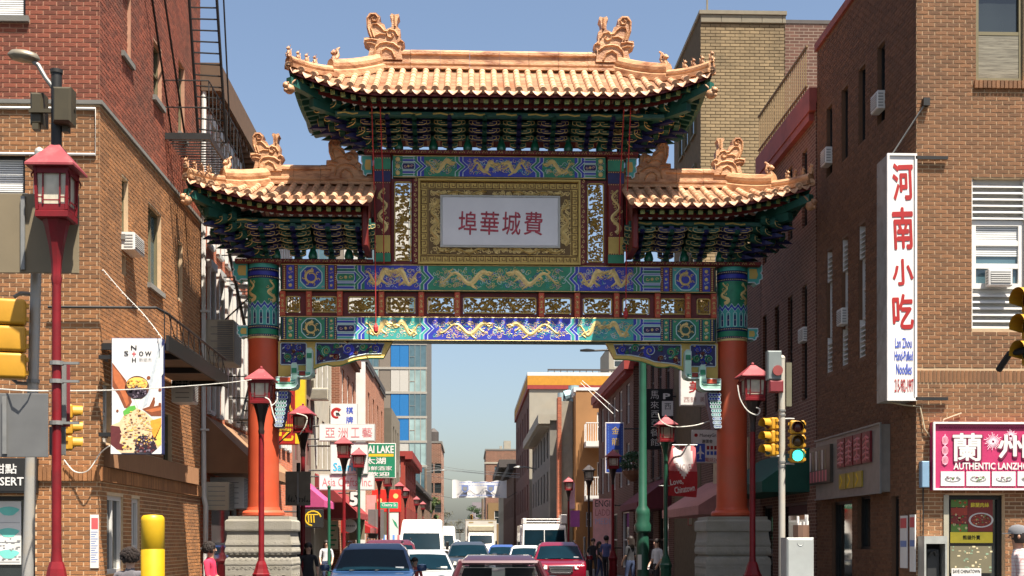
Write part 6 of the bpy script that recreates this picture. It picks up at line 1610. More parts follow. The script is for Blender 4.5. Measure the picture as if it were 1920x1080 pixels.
for k in range(6): xa = -.2 + k * LW * .32 / 6; m.box(xa, xa + .06, -.064, -.06, 3.05, 3.42, 1 + k % 2); m.box(xa, xa + .12, -.065, -.061, 2.82, 3.03, 3)
m.build('photo_panel', [mat('panel_dark', (.05, .04, .03), .4), sign_white, mat('panel_tan', (.25, .2, .12)), pink_p], t)
# heart banner on the green lamp post (flag with folds)
x0, x1, z0, z1 = sr(1253, 1306, 836, 929, 33)
t = thing('pole_banner', 'red and white heart banner hanging from the green lamp post', 'banner', (x0, 33, z0))
m = MB(); n, k2 = 16, 20
for j in range(k2 + 1):
    for i in range(n + 1):
        f, g = i / n, j / k2; m.v.append((lerp(x0, x1, f) + .02 * sin(g * 5), 33 + .03 * sin(f * 9 + g * 4), lerp(z0, z1, g) - .05 * f * (1 - g)))
def hrt(f, g):
    x, y = (f - .52) * 2.5, (g - .62) * 2.6; return (x * x + y * y - .55) ** 3 - x * x * y ** 3 * 1.2 < 0
for j in range(k2):
    for i in range(n): 
        f, g = (i + .5) / n, (j + .5) / k2
        m.f.append([j * (n + 1) + i, j * (n + 1) + i + 1, (j + 1) * (n + 1) + i + 1, (j + 1) * (n + 1) + i]); m.m.append(1 if hrt(f, g) else (2 if g > .5 else 0))
bn = m.build('cloth', [mat('banner_red', (.42, .02, .025), .7), mat('banner_white', (.66, .60, .58), .7), mat('banner_rose', (.55, .14, .15), .7)], t, smooth=True)
m = MB(); text(m, '愛 LOVE', *sr(1264, 1294, 868, 884, 33), 32.94, 0, .0); m.build('lettering', pink_p, t)
m = MB(); text(m, 'Love,', *sr(1256, 1280, 898, 910, 33), 32.94, 0, .02, rot=.15); text(m, 'Chinatown', *sr(1264, 1302, 911, 923, 33), 32.94, 0, .02, rot=.15); m.build('lettering', mat('banner_white', ()), t)
m = MB(); m.tube([(x0 - .25, 33, z1 + .02), (x1 + .02, 33, z1 + .02)], .02, 6); m.tube([(x0 - .25, 33, z0 + .25), (x0 + .05, 33, z0 + .25)], .015, 6); m.build('rod', galv, t)
# street-spanning cloth banner far away
x0, x1, z0, z1 = sr(848, 950, 900, 934, 120)
t = thing('street_banner', 'white cloth banner with two dark emblems strung across the street', 'banner', ((x0 + x1) / 2, 120, z0))
m = MB(); n = 24
for j in range(7):
    for i in range(n + 1): f, g = i / n, j / 6; m.v.append((lerp(x0, x1, f), 120 + .12 * sin(f * 17 + g), lerp(z0, z1, g) - .25 * sin(pi * f) * (g - .3) + .06 * sin(f * 25) * g))
m.f = [[j * (n + 1) + i, j * (n + 1) + i + 1, (j + 1) * (n + 1) + i + 1, (j + 1) * (n + 1) + i] for j in range(6) for i in range(n)]; m.m = [0] * len(m.f)
m.build('cloth', sign_white, t, smooth=True)
m = MB()
for u in (872, 920): c = P(u, 917, 120); m.add([(c[0] + a * .33, 119.7, c[1] + b * .36) for a, b in ((-1, 1), (-1, -.3), (0, -1), (1, -.3), (1, 1))], [(0, 1, 2, 3, 4)], 0); m.add([(c[0] + a * .2, 119.68, c[1] + b * .2) for a, b in ((-1, 1), (-1, -.3), (0, -1), (1, -.3), (1, 1))], [(0, 1, 2, 3, 4)], 1)
r = random.Random(3)
for v, n in ((905, 34), (910, 26), (929, 30)):
    for k in range(n): c = P(lerp(862, 938, k / n), v, 120); m.box(c[0], c[0] + r.uniform(.04, .10), 119.69, 119.7, c[1] - .06, c[1] + .05, 0)
m.build('print', [mat('print_blue', ()), mat('print_grey', ())], t, kind='stuff')
for s_, xe_ in ((x0, -4.7), (x1, 4.5)):
    for z in (z0, z1): m = MB(); m.tube([(s_, 120, z), (xe_, 120, z + .6)], .02, 4); m.build('cable', black, t)
psign('poster_board', 'white poster board with a green leaf print behind the tall white van', 730, 748, 962, 1006, 74, sign_white, greyp, .05, (), .01, None, lambda m, Q, Y: poly(m, Q, [(735, 972), (740, 985), (747, 992), (743, 980)], Y - .006, 1), [mat('print_leaf', (.02, .25, .12))])
psign('pole_banner', 'pale pink hanging flag under the red restaurant sign', 673, 706, 928, 966, 60.5, mat('flag_pink', (.60, .30, .28), .8, var=.15), red_p, .03, (('',)[:0]), .01)
psign('poster_board', 'blue and white striped stall board low behind the dark red car', 716, 752, 1003, 1020, 68, sign_white, greyp, .05, (), .01, None, lambda m, Q, Y: [poly(m, Q, [(718 + 9 * k, 1003), (722 + 9 * k, 1003), (722 + 9 * k, 1019), (718 + 9 * k, 1019)], Y - .006, 1 + k % 2) for k in range(4)], [mat('stall_blue', (.10, .25, .60)), pink_p])
psign('poster_board', 'white shop window poster behind the thin green sign post', 617, 634, 976, 1030, 49.5, mat('poster_ivory', (.60, .54, .40), .6), greyp, .04, (), .01, None, lambda m, Q, Y: [poly(m, Q, [(620, 984 + 9 * k), (631 - k % 3 * 3, 984 + 9 * k), (631 - k % 3 * 3, 987 + 9 * k), (620, 987 + 9 * k)], Y - .006, 1) for k in range(5)], [mat('print_leaf', ())])
psign('shop_sign', 'small red and cream menu sign in the shade behind the right lamp posts', 1290, 1312, 950, 985, 40, mat('menu_cream', (.4, .34, .24)), red_p, .05, (), .02)
# pink and purple pole banners, awnings
psign('pole_banner', 'pale pink banner on a far right lamp post above a purple banner', 1066, 1078, 905, 954, 66, mat('pale_pink_banner', (.75, .45, .55), .7), pink_p, .02, rim=.01)
psign('pole_banner', 'purple banner below the pale pink one on the far right', 1069, 1087, 957, 988, 66.1, mat('purple_banner', (.40, .10, .35), .7), pink_p, .02, rim=.01)
awning('brown canvas awning over the shopfront right of the white drainpipe', 'L', XL + .02, 27.5, 33.5, 3.35, 4.35, 1.05, mat('awning_brown', (0.2664, 0.1406, 0.074), .85, var=.1, scale=3))
awning('magenta awning over a shop behind the left column', 'L', XL + .02, 42.4, 45.6, 3.0, 3.7, .85, mat('awning_magenta', (0.407, 0.0518, 0.1628), .8))
awning('dark red long awning with white edge under the pink lettered signs', 'L', XL + .1, 46.2, 51.5, 2.7, 4.1, 1.5, mat('awning_dark_red', (.20, .02, .02), .8))
awning('bright red low awning over a far left shop', 'L', -5.25, 52.5, 59, 2.2, 2.8, 1.2, red_p)
awning('pale pink awning over a shaded shop beyond the right pedestal', 'R', XR - .02, 31.5, 37.5, 2.55, 3.35, 1.3, mat('awning_rose', (.45, .20, .18), .8))
awning('dark green awning beside the traffic signal', 'R', XR, 26.0, 30.5, 2.9, 3.6, 1.0, mat('awning_green', (.01, .07, .045), .8))
awning('maroon awning on the shaded restaurant building', 'R', XR, 44, 49, 3.0, 3.9, 1.2, mat('awning_maroon', (.13, .02, .03), .8))
t = thing('fascia_board', 'cream fascia board on the shaded shopfront behind the traffic signal', 'sign', (XR, 31, 2.9)); m = MB(); m.box(XR - .2, XR - .03, 31, 31.45 + 4, 2.75, 4.2); m.build('board', mat('fascia_cream', (.42, .34, .22), .7, var=.2), t)
# notices and small boxes near the right corner
for k, (ua, ub, va, vb, lb) in enumerate(((1691, 1704, 967, 1065, 'narrow paper notice with red head, left of a pair by the brick corner'), (1709, 1719, 965, 1072, 'narrow paper notice with red head, right of a pair by the brick corner'))):
    a, b, c, d = er(ua, ub, va, vb, XR); t = thing('notice', lb, 'notice', (XR, a, c)); m = MB(); m.box(XR - .03, XR - .014, a, b, c, d, 0); m.box(XR - .033, XR - .031, a + .02, b - .02, d - .2, d - .04, 1); m.box(XR - .033, XR - .031, a + .02, b - .02, d - .5, d - .4, 2); m.build('sheet', [sign_white, mat('print_red', ()), mat('print_blue', ())], t)
x0, x1, z0, z1 = sr(1727, 1741, 865, 914, 19.7); t = thing('junction_box', 'small blue grey electrical box on the brick beside the magenta sign', 'box', (x0, 19.7, z0)); m = MB(); m.bbox(x0, x1, 19.66, 19.79, z0, z1, .01); m.build('case', mat('box_blue', (.16, .26, .36), .5), t); m = MB(); m.tube([(x0 + .05, 19.75, z0), (x0 + .05, 19.76, .3)], .012, 5); m.build('conduit', black, t)
# ================================================================== lamp posts, signals, poles, furniture
def make_lamp(body, roofm, label, H=4.22, globe=False, cage=None, dark=False):
    t = thing('street_lamp', label, 'street lamp', (0, 0, 0), group='lantern street lamps along both kerbs', local=True)
    m = MB(); m.lathe([(.085, 1.15), (.062, 1.32), (.055, 1.4), (.05, H - .55)], 12); m.build('pole', body, t, smooth=True)
    m = MB(); m.lathe([(.20, 0), (.20, .12), (.165, .16), (.155, .30), (.15, .95), (.165, 1.0), (.17, 1.06), (.15, 1.08), (.12, 1.16), (.10, 1.24), (.075, 1.30)], 8); m.build('base', body, t)
    for k in range(8):
        pass
    m = MB(); m.lathe([(.05, H - .56), (.062, H - .5), (.052, H - .46), (.06, H - .36), (.085, H - .22), (.13, H - .06), (.155, H)], 8); m.build('neck', lamp_black if body is lamp_red and not dark else body, t, smooth=True)
    s2 = math.sqrt(2)
    if globe:
        m = MB(); m.sphere((0, 0, H + .2), .19, 14, 9); m.build('lamp_globe', roofm, t, smooth=True)
        m = MB(); m.lathe([(.2, H + .3), (.15, H + .4), (.02, H + .5)], 12); m.build('lamp_roof', roofm, t, smooth=True)
        return t
    b, c = .165, .185
    m = MB(); m.lathe([(b * s2, H), (b * 1.12 * s2, H + .01), (b * 1.12 * s2, H + .06), (b * s2, H + .07)], 4)
    for sx in (-1, 1):
        for sy in (-1, 1):
            m.add([(sx * b - .016, sy * b - .016, H + .07), (sx * b + .016, sy * b - .016, H + .07), (sx * b + .016, sy * b + .016, H + .07), (sx * b - .016, sy * b + .016, H + .07),
                   (sx * c - .016, sy * c - .016, H + .44), (sx * c + .016, sy * c - .016, H + .44), (sx * c + .016, sy * c + .016, H + .44), (sx * c - .016, sy * c + .016, H + .44)], MB.BOXF)
    for q in range(4):
        m.T = MX.Rotation(q * pi / 2, 4, 'Z'); m.box(-c + .02, c - .02, -c - .01, -c + .012, H + .38, H + .44); m.box(-b + .02, b - .02, -b - .008, -b + .01, H + .07, H + .12)
        for sx in (-1, 1): m.box(sx * .095 - .008, sx * .095 + .008, -c - .002, -c + .010, H + .12, H + .38); m.box(sx * .13 - .035, sx * .13 + .035, -c - .003, -c + .009, H + .17, H + .18)
        m.box(-.095, .095, -c - .003, -c + .009, H + .145, H + .155)
        for sx in (-1, 1): m.tube([(sx * .19, -.19, H + .40), (sx * .215, -.215, H + .36), (sx * .205, -.205, H + .33)], .009, 4)
    m.T = None
    co = m.build('lantern_cage', cage or body, t)
    g = MB(); g.lathe([((b - .012) * s2, H + .075), ((c - .02) * s2, H + .435)], 4); g.build('lamp_glass', frost, co)
    m = MB(); m.lathe([(.272 * s2, H + .435), (.272 * s2, H + .455), (.12 * s2, H + .59), (.045 * s2, H + .66), (.03, H + .665)], 4); m.sphere((0, 0, H + .685), .03, 8, 6); m.build('lamp_roof', roofm, t)
    return t
PL = [(490, 24.0, 'red', 'red lantern lamp post standing in front of the left column, cable tied'), (568, 30.5, 'red', 'red lantern lamp post just right of the left column beside a grey sign back'),
      (645, 39.8, 'red', 'red lantern lamp post, left of the pair before the blue lettered gift sign'), (673, 45.0, 'green', 'dark green lamp post with red lantern roof before the green restaurant sign'),
      (711, 55.4, 'red', 'red lantern lamp post left of the green street name sign'), (727, 61, 'red', 'red lantern lamp post right above the green street name sign'),
      (749, 71, 'red', 'red lantern lamp post behind the white van, left one'), (760, 78, 'red', 'red lantern lamp post behind the white van, second one'),
      (781, 94.5, 'red', 'far red lantern lamp post before the bright red house, nearer one'), (793, 107, 'red', 'far red lantern lamp post before the bright red house, farther one'),
      (1411, 23.2, 'red', 'red lantern lamp post in front of the right column and pedestal'), (1248, 33, 'green', 'green lamp post with red lantern carrying the heart banner'),
      (1149, 45.5, 'red', 'red lantern lamp post beside the navy blue sign on the right'), (1104, 54.6, 'black', 'all black lantern lamp post left of the hand painted pink banner'),
      (1066, 65.5, 'red', 'red lantern lamp post carrying pink and purple banners'), (1034, 79, 'globe', 'bright red globe lamp post behind the red car'),
      (1015, 91, 'red', 'far right red lantern lamp post next after the bright red globe lamp'), (998, 104, 'red', 'far right red lantern lamp post, second after the globe lamp'),
      (986, 115, 'red', 'far right red lantern lamp post, third after the globe lamp'), (978, 125, 'red', 'far right red lantern lamp post, fourth after the globe lamp'), (960, 153, 'red', 'farthest right red lantern lamp post, near the white box truck')]
protos = {'red': make_lamp(lamp_red, lamp_roof, ''), 'green': make_lamp(lamp_green, lamp_roof, '', cage=lamp_red), 'black': make_lamp(lamp_black, lamp_black, ''), 'globe': make_lamp(lamp_bright, lamp_bright, '', globe=True)}
used_l = set()
for u, Y, kd, lb in PL:
    x = P(u, 900, Y)[0]; tp = protos[kd]
    if kd in used_l: t = dup(tp, (x, Y, .0), random.uniform(-.15, .15), lb)
    else: t = tp; t.location = (x, Y, 0); t['label'] = lb; used_l.add(kd)
# the tall corner lamp with antenna boxes and a road light above the lantern
x1_, Y1_ = P(106, 500, 12.8)[0], 12.8
t = make_lamp(lamp_red, lamp_roof, 'tall red lantern lamp post at the left corner with black mast and antenna boxes', H=P(108, 415, 12.8)[1] / 1.14, dark=True)
t.location = (x1_, Y1_, 0); t['group'] = ''; del t['group']
for ch in t.children: ch.scale = (.86, .86, 1.14)
OFFl = (x1_, Y1_, 0); OFF[t.name] = OFFl
zz = lambda v: P(100, v, 12.8)[1]
m = MB(); m.cyl((x1_, Y1_, zz(285)), (x1_, Y1_, zz(134)), .052, n=12); m.cyl((x1_, Y1_, zz(138)), (x1_, Y1_, zz(131)), .062, n=12); m.build('mast', black, t, smooth=True)
for du, w_, v0, v1, dy in ((-36, 24, 172, 232, .1), (20, 34, 170, 236, -.04)):
    xa = P(103 + du - w_ / 2, 200, 12.8)[0]; xb = P(103 + du + w_ / 2, 200, 12.8)[0]; m = MB(); m.bbox(xa, xb, Y1_ - .09 + dy, Y1_ + .09 + dy, zz(v1), zz(v0), .02); m.box((xa + xb) / 2 - .03, (xa + xb) / 2 + .03, Y1_ - .02, Y1_ + .06, zz(v1) - .06, zz(v1)); m.box(min(xa, x1_), max(xb, x1_), Y1_ - .02, Y1_ + .02, zz(212), zz(205)); m.build('antenna_box', mat('antenna_brown', (.045, .036, .018), .5), t)
m = MB(); m.tube([(x1_, Y1_, zz(172)), (x1_ - .10, Y1_ - .02, zz(148)), (x1_ - .17, Y1_ - .03, zz(124)), (x1_ - .22, Y1_ - .03, zz(118))], .022, 8); m.build('light_arm', galv, t, smooth=True)
m = MB(); m.T = MX.Translation((x1_ - .31, Y1_ - .03, zz(109))) @ MX.Rotation(.12, 4, 'Y'); m.lathe([(.02, -.05), (.09, -.04), (.12, -.01), (.12, .01), (.10, .04), (.04, .06), (.01, .065)], 14, sx=1.3, sy=.8); m.build('road_light', mat('road_light_bronze', (.22, .19, .14), .4, .4), t, smooth=True)
for v in (681, 715, 793): m = MB(); z = zz(v); m.lathe([(.062, -.02), (.068, -.02), (.068, .02), (.062, .02)], 12, (x1_, Y1_, z)); m.box(x1_ + .05, x1_ + .22, Y1_ - .02, Y1_ + .02, z - .012, z + .012); m.build('clamp', galv, t)
# sign plates seen from behind
def plate(label, u0, u1, v0, v1, Y, m_, rot=0):
    x0, x1, z0, z1 = sr(u0, u1, v0, v1, Y); t = thing('road_sign', label, 'sign', ((x0 + x1) / 2, Y, z0)); m = MB()
    m.bbox(x0, x1, Y, Y + .012, z0, z1, .004); m.build('plate', m_, t); m = MB(); m.box((x0 + x1) / 2 - .02, (x0 + x1) / 2 + .02, Y - .03, Y - .002, z0 + .03, z1 - .03); m.build('rail', galv, t); return t
tan_pl = mat('plate_tan', (0.1608, 0.1273, 0.0771), .6, var=.08, scale=3, stain=(.18, .14, .08), stain_amt=.4); grey_pl = mat('plate_grey', (0.134, 0.134, 0.1307), .55, .3, var=.1)
plate('large tan blank sign back behind the left corner lamp post', -60, 148, 364, 511, 13.1, tan_pl)
plate('large grey blank sign back low beside the tilted grey pole', -70, 90, 738, 857, 12.5, grey_pl)
plate('small grey sign edge between the grey pole and the red corner post', 92, 123, 800, 853, 13.0, grey_pl)
plate('maroon sign plate clamped edge-on behind the red corner post', 112, 131, 679, 800, 13.0, mat('plate_maroon_back', (.16, .02, .025), .5))
t = plate('brown sign back with scrawled marks on a black post beside the red lamp', 535, 582, 884, 948, 29.5, mat('plate_brown', (.14, .12, .09), .6, var=.2)); x = P(559, 900, 29.5)[0]
m = MB(); m.cyl((x, 29.55, .1), (x, 29.55, P(559, 884, 29.5)[1] + .2), .045, n=8); m.build('post', black, t)
m = MB(); z = P(559, 935, 29.5)[1]; r = random.Random(8)
for k in range(9): m.ribbon([(x - .24 + k * .06, z + r.uniform(-.08, .08)), (x - .2 + k * .06, z + r.uniform(-.08, .1)), (x - .21 + k * .06, z - .08)], .010, 29.498, .003)
m.build('graffiti', blackm, t)
for u0, u1, v0, v1, Y, lb in ((655, 684, 965, 1012, 50, 'grey sign back on a thin post left of the pair'), (690, 720, 955, 1010, 57, 'grey sign back on a thin post right of the pair')):
    t = plate(lb, u0, u1, v0, v1, Y, tan_pl if u0 < 660 else grey_pl); x = P((u0 + u1) / 2, 900, Y)[0]; m = MB(); m.cyl((x, Y + .05, .1), (x, Y + .05, P(u0, v0, Y)[1] + .3), .035, n=8); m.build('post', mat('post_olive', (.10, .10, .04), .6), t)
# tilted grey signal pole at far left with a signal seen from behind
t = thing('signal_pole', 'tilted galvanised grey signal pole in front of the red corner lamp post', 'pole', (P(55, 1000, 13.4)[0], 13.4, 0))
a, b = P(74, 285, 13.4), P(52, 1080, 13.4); zt = a[1]; d = (a[0] - b[0]) / (a[1] - b[1])
m = MB(); xb = b[0] - d * b[1]; m.cyl((xb, 13.4, 0), (a[0], 13.4, zt), .062, .05, n=14); m.lathe([(.05, 0), (.04, .03), (.01, .05)], 12, (a[0], 13.4, zt)); m.build('pole', mat('pole_grey', (0.3216, 0.3082, 0.2814), .5, .2, stain=(.34, .27, .18), stain_amt=.5, stain_scale=5), t, smooth=True)
for v in (435, 493, 715, 790): z = P(60, v, 13.4)[1]; m = MB(); m.lathe([(.056, -.02), (.066, -.02), (.066, .02), (.056, .02)], 14, (xb + d * z, 13.4, z)); m.build('band', galv, t)
m = MB()
for v in (552, 720): z = P(60, v, 13.4)[1]; m.tube([(xb + d * z, 13.4, z), (xb + d * z - .16, 13.4, z + .01), (xb + d * z - .22, 13.4, z - .03 if v < 600 else z + .06)], .02, 8)
m.build('bracket_arm', galv, t, smooth=True)
def signal(label, u0, u1, v0, v1, Y, rot=0.0, lit=None, back=False, loc=None):
    x0, x1, z0, z1 = sr(u0, u1, v0, v1, Y); c = (x0 + x1) / 2; H = (z1 - z0); W_ = H / 2.95
    t = thing('traffic_signal', label, 'traffic light', (c, Y, z0), rot, local=True)
    for k in range(3):
        m = MB(); za, zb_ = H * k / 3 + .006, H * (k + 1) / 3 - .006
        m.box(-W_ / 2, W_ / 2, -W_ * .28, W_ * .30, za, zb_); part('housing', bevel_mesh(m, 'housing', [sig_yellow], W_ * .13, 3), t)
        zc = (za + zb_) / 2; R_ = W_ * .40; on = lit == k
        m = MB(); n = 16; vs = []
        for q in range(n + 1):
            a = -.5 + (pi + 1.0) * q / n
            for y_, r_ in ((-W_ * .28, R_ * 1.06), (-W_ * .28 - R_ * (1.5 if 0 < q < n else .3), R_ * 1.06)): vs.append((r_ * cos(a), y_, zc + r_ * sin(a)))
        m.add(vs, [(2 * q, 2 * q + 1, 2 * q + 3, 2 * q + 2) for q in range(n)]); m.build('visor', sig_yellow if back else mat('visor_black', (.02, .018, .012), .6), t)
        m = MB(); m.sphere((0, -W_ * .28, zc), R_ * .94, 14, 7, 0, (1, .35, 1))
        m.build('lens', mat('lens_green_lit', (.02, .5, .35), .3, emit=((.05, 1.0, .72), 1.1)) if on else mat(('lens_green_dark', 'lens_amber_dark', 'lens_red_dark')[k], ((.01, .05, .04), (.08, .04, .01), (.07, .012, .01))[k], .2), t, smooth=True)
    m = MB()
    for k in range(6): z = H * (k + .5) / 6; m.box(W_ / 2 - .01, W_ / 2 + .025, .0, .05, z - .022, z + .022); m.box(-W_ / 2 - .025, -W_ / 2 + .01, .0, .05, z - .022, z + .022)
    m.build('hinge', sig_yellow, t); return t
signal('yellow traffic signal seen from behind at the left edge on the tilted grey pole', -4, 48, 561, 712, 13.2, pi + .25, None, True)
signal('yellow traffic signal peeking out behind the red corner post', 114, 140, 758, 846, 13.4, pi / 2 + .35, None, True)
YP = 21.0
xp = P(1466, 800, YP)[0]; t = thing('signal_pole', 'cream grey signal pole right of the red lamp carrying two traffic signals', 'pole', (xp, YP, 0))
zq = lambda v: P(1466, v, YP)[1]
m = MB(); m.cyl((xp, YP, 0), (xp, YP, zq(672)), .058, .052, n=14); m.sphere((xp, YP, zq(672)), .056, 12, 8); m.lathe([(.14, 0.13), (.14, .3), (.08, .4)], 12, (xp, YP, 0)); m.build('pole', mat('pole_cream', (0.3848, 0.3626, 0.3108), .5, .1, stain=(.35, .28, .2), stain_amt=.5, stain_scale=5), t, smooth=True)
m = MB()
for v, sg in ((786, 1), (870, 1), (790, -1), (856, -1)): m.tube([(xp, YP, zq(v)), (xp + sg * .12, YP - .02, zq(v) + .005), (xp + sg * .2, YP - .03, zq(v))], .018, 8)
for v in (770, 778, 866, 874): m.lathe([(.054, -.015), (.064, -.015), (.064, .015), (.054, .015)], 14, (xp, YP, zq(v)))
m.build('bracket_arm', galv, t, smooth=True)
signal('yellow traffic signal with green lit, facing the viewer on the cream grey pole', 1480, 1509, 788, 868, YP - .03, -.1, 0)
signal('yellow traffic signal turned sideways, left of the cream grey pole', 1432, 1460, 783, 856, YP, -1.15, None, True)
x0, x1, z0, z1 = sr(1440, 1470, 657, 735, YP - .12); t = thing('crossing_signal', 'weathered grey and red crossing signal at the top of the cream grey pole', 'traffic light', (x0, YP - .12, z0))
m = MB(); m.bbox(x0, x1 - .03, YP - .1, YP + .06, lerp(z0, z1, .3), z1, .02); m.build('case', mat('case_grey_green', (.15, .17, .165), .5), t); m = MB(); m.cyl(((x0 + x1) / 2 + .03, YP - .13, lerp(z0, z1, .52)), ((x0 + x1) / 2 + .03, YP - .09, lerp(z0, z1, .52)), .085, n=16); m.build('lens', mat('lens_dull_red', (.22, .05, .045), .4), t); m = MB(); m.bbox(x0 + .03, x1, YP - .1, YP + .04, z0, lerp(z0, z1, .29), .02); m.build('lower_case', mat('plate_maroon_back', ()), t)
m = MB(); m.box(P(1474, 700, YP)[0], P(1484, 700, YP)[0], YP - .02, YP + .1, P(1474, 762, YP)[1], P(1474, 680, YP)[1]); m.build('side_case', mat('case_olive', (.12, .11, .07), .6), t)
# signal on a mast arm at the right edge
YS = 13.0
signal('yellow traffic signal on a black arm at the right edge of the view', 1918, 1967, 538, 686, YS, -pi / 2 + .3, None, True)
t = thing('mast_pole', 'black mast arm holding the traffic signal at the right edge', 'pole', (6.6, YS, 0)); a = P(1908, 655, YS); b = P(1878, 672, YS + .3)
m = MB(); m.tube([(a[0] + .1, YS, a[1]), (b[0], YS + .1, b[1] + .02), (b[0] - .03, YS + .3, b[1] - .12)], .035, 8); m.tube([(a[0] + .1, YS, a[1]), (a[0] + .8, YS + .2, a[1] - .03), (a[0] + .85, YS + .2, 0)], .05, 8); m.build('arm', black, t, smooth=True)
# tall green light pole with a long arm
YG = 37.7; xg = P(1205, 800, YG)[0]; t = thing('light_pole', 'tall green steel pole with a long road light arm beyond the archway', 'street light', (xg, YG, 0)); zg_ = lambda v: P(1205, v, YG)[1]
m = MB(); m.lathe([(.26, 0), (.26, .3), (.19, .4), (.19, zg_(1028)), (.17, zg_(1000)), (.24, zg_(996)), (.25, zg_(985)), (.2, zg_(978)), (.22, zg_(965)), (.2, zg_(955)), (.125, zg_(948)), (.10, zg_(659) + .1)], 14, (xg, YG, 0)); m.build('pole', mat('pole_green', (.014, .068, .042), .4, var=.15, coat=.2), t, smooth=True)
m = MB(); m.tube([(xg, YG, zg_(659)), (xg - 1.0, YG - .1, zg_(659) + .02), (xg - 1.5, YG - .1, zg_(659))], .03, 8); m.lathe([(.02, -.03), (.14, -.02), (.14, .03), (.02, .06)], 10, (xg - 1.65, YG - .1, zg_(659)), sx=1.6, sy=.7); m.build('light_arm', black, t, smooth=True)
m = MB(); a, b, c, d = sr(1196, 1203, 1040, 1068, YG - .25); m.box(a, b, YG - .25, YG - .2, c, d); m.build('sticker', sign_white, t)
for u, Y, lb, m_, top in ((617, 42, 'thin green sign post near the round white sign', lamp_green, 915), (1096, 56, 'thin grey post by the black lamp', galv, 1010)):
    x = P(u, 900, Y)[0]; t = thing('sign_post', lb, 'post', (x, Y, 0)); m = MB(); m.cyl((x, Y, 0), (x, Y, P(u, top, Y)[1]), .05, n=10); m.lathe([(.06, 0), (.06, .05), (.02, .09)], 10, (x, Y, P(u, top, Y)[1])); m.build('post', m_, t)
for u, v0, Y, arm, lb in ((798, 878, 140, 30, 'timber utility pole with a road light arm before the glass tower'), (1012, 870, 90, -36, 'dark utility pole rising beside the grey fronted house'), (796, 960, 190, 0, 'distant pale utility pole left of the trees'), (905, 935, 260, 0, 'distant pale utility pole under the banner'), (1001, 890, 150, -26, 'far utility pole before the dark brown house')):
    x, z = P(u, v0, Y); t = thing('utility_pole', lb, 'pole', (x, Y, 0)); m = MB(); m.cyl((x, Y, 0), (x, Y, z), .14 * Y / 110, .10 * Y / 110, n=8); m.build('pole', mat('timber_pole', (.17, .12, .08), .85, var=.2), t)
    if arm: s_ = arm * Y / 2400; m = MB(); m.tube([(x, Y, z - .4), (x + s_ * .8, Y, z - .2), (x + s_, Y, z - .25)], .05, 5); m.lathe([(.05, -.05), (.3, 0), (.1, .12)], 8, (x + s_ * 1.1, Y, z - .25), sx=1.4, sy=.6); m.build('light_arm', galv, t)
# bollard cover, utility cabinet, payphone
x, Y = P(286.5, 1000, 14)[0], 14.0; zt = P(286, 965, 14)[1]; t = thing('bollard', 'tall yellow plastic bollard cover on the left corner pavement', 'bollard', (x, Y, 0)); m = MB(); R_ = .126
m.lathe([(R_, 0), (R_, zt - .06 - .32), (R_ * .97, zt - .055 - .32), (R_ * .97, zt - .045 - .32), (R_, zt - .04 - .32), (R_, zt - .07), (R_ * .96, zt - .03), (R_ * .8, zt - .008), (R_ * .3, zt)], 24, (x, Y, 0)); m.build('cover', bol_yellow, t, smooth=True)
x0, x1, z0, z1 = sr(1475, 1526, 1008, 1080, 20.2); t = thing('utility_cabinet', 'pale grey steel utility cabinet beside the cream grey signal pole', 'cabinet', ((x0 + x1) / 2, 20.3, 0)); m = MB(); m.bbox(x0, x1, 20.2, 20.6, 0.13, z1, .012); m.build('case', mat('cabinet_grey', (0.3108, 0.3256, 0.3108), .5, .1, var=.08, stain=(.30, .30, .27), stain_amt=.4), t); m = MB(); m.bbox(x0 + .02, x1 - .02, 20.185, 20.199, .2, z1 - .03, .006); m.ribbon([((x0 + x1) / 2 + .05 * cos(a), z1 - .08 + .05 * sin(a)) for a in [pi + i * pi / 8 for i in range(9)]], .007, 20.184, .005); m.build('door', mat('cabinet_grey', ()), t)
t2 = thing('newspaper_roll_bin', 'clear bin of rolled papers on a post behind the grey cabinet', 'bin', (x0 + .2, 20.9, 0)); xa, za = P(1502, 1005, 20.9); m = MB(); m.cyl((xa, 20.9, 0), (xa, 20.9, za - .05), .04, n=8); m.lathe([(.13, za - .3), (.13, za + .18)], 10, (xa, 20.9, 0), caps=False); m.build('holder', mat('bin_brown', (.16, .09, .06), .5), t2); m = MB(); r = random.Random(5)
for k in range(12): a = r.uniform(0, 6.3); q = .1 * math.sqrt(r.random()); m.cyl((xa + q * cos(a), 20.9 + q * sin(a), za - .2), (xa + q * 1.2 * cos(a), 20.9 + q * sin(a), za + r.uniform(.2, .36)), .016, n=6)
m.build('papers', sign_white, t2)
x0, x1, z0, z1 = sr(1733, 1776, 1005, 1100, 19.5); t = thing('payphone', 'old steel payphone box on the brick wall left of the shop door', 'payphone', (x0, 19.5, z0)); st = mat('phone_steel', (.42, .42, .38), .4, .5, var=.2)
m = MB(); m.box(x0, x1, 19.5, 19.79, z1 - .05, z1); m.box(x0, x0 + .03, 19.5, 19.79, z0, z1 - .05); m.box(x1 - .03, x1, 19.5, 19.79, z0, z1 - .05); m.box(x0 + .03, x1 - .03, 19.74, 19.79, z0, z1 - .05, 1); m.box(x0 + .03, x1 - .03, 19.5, 19.52, z1 - .12, z1 - .05); m.build('hood', [st, blackm], t); m = MB(); m.bbox(x0 + .09, x1 - .07, 19.64, 19.73, z0 + .1, z1 - .2, .01); m.tube([(x0 + .12, 19.62, z1 - .32), (x0 + .14, 19.6, z1 - .25), (x0 + .2, 19.6, z1 - .23), (x0 + .23, 19.62, z1 - .3)], .02, 6); m.build('telephone', mat('phone_black', (.03, .03, .03), .4), t)
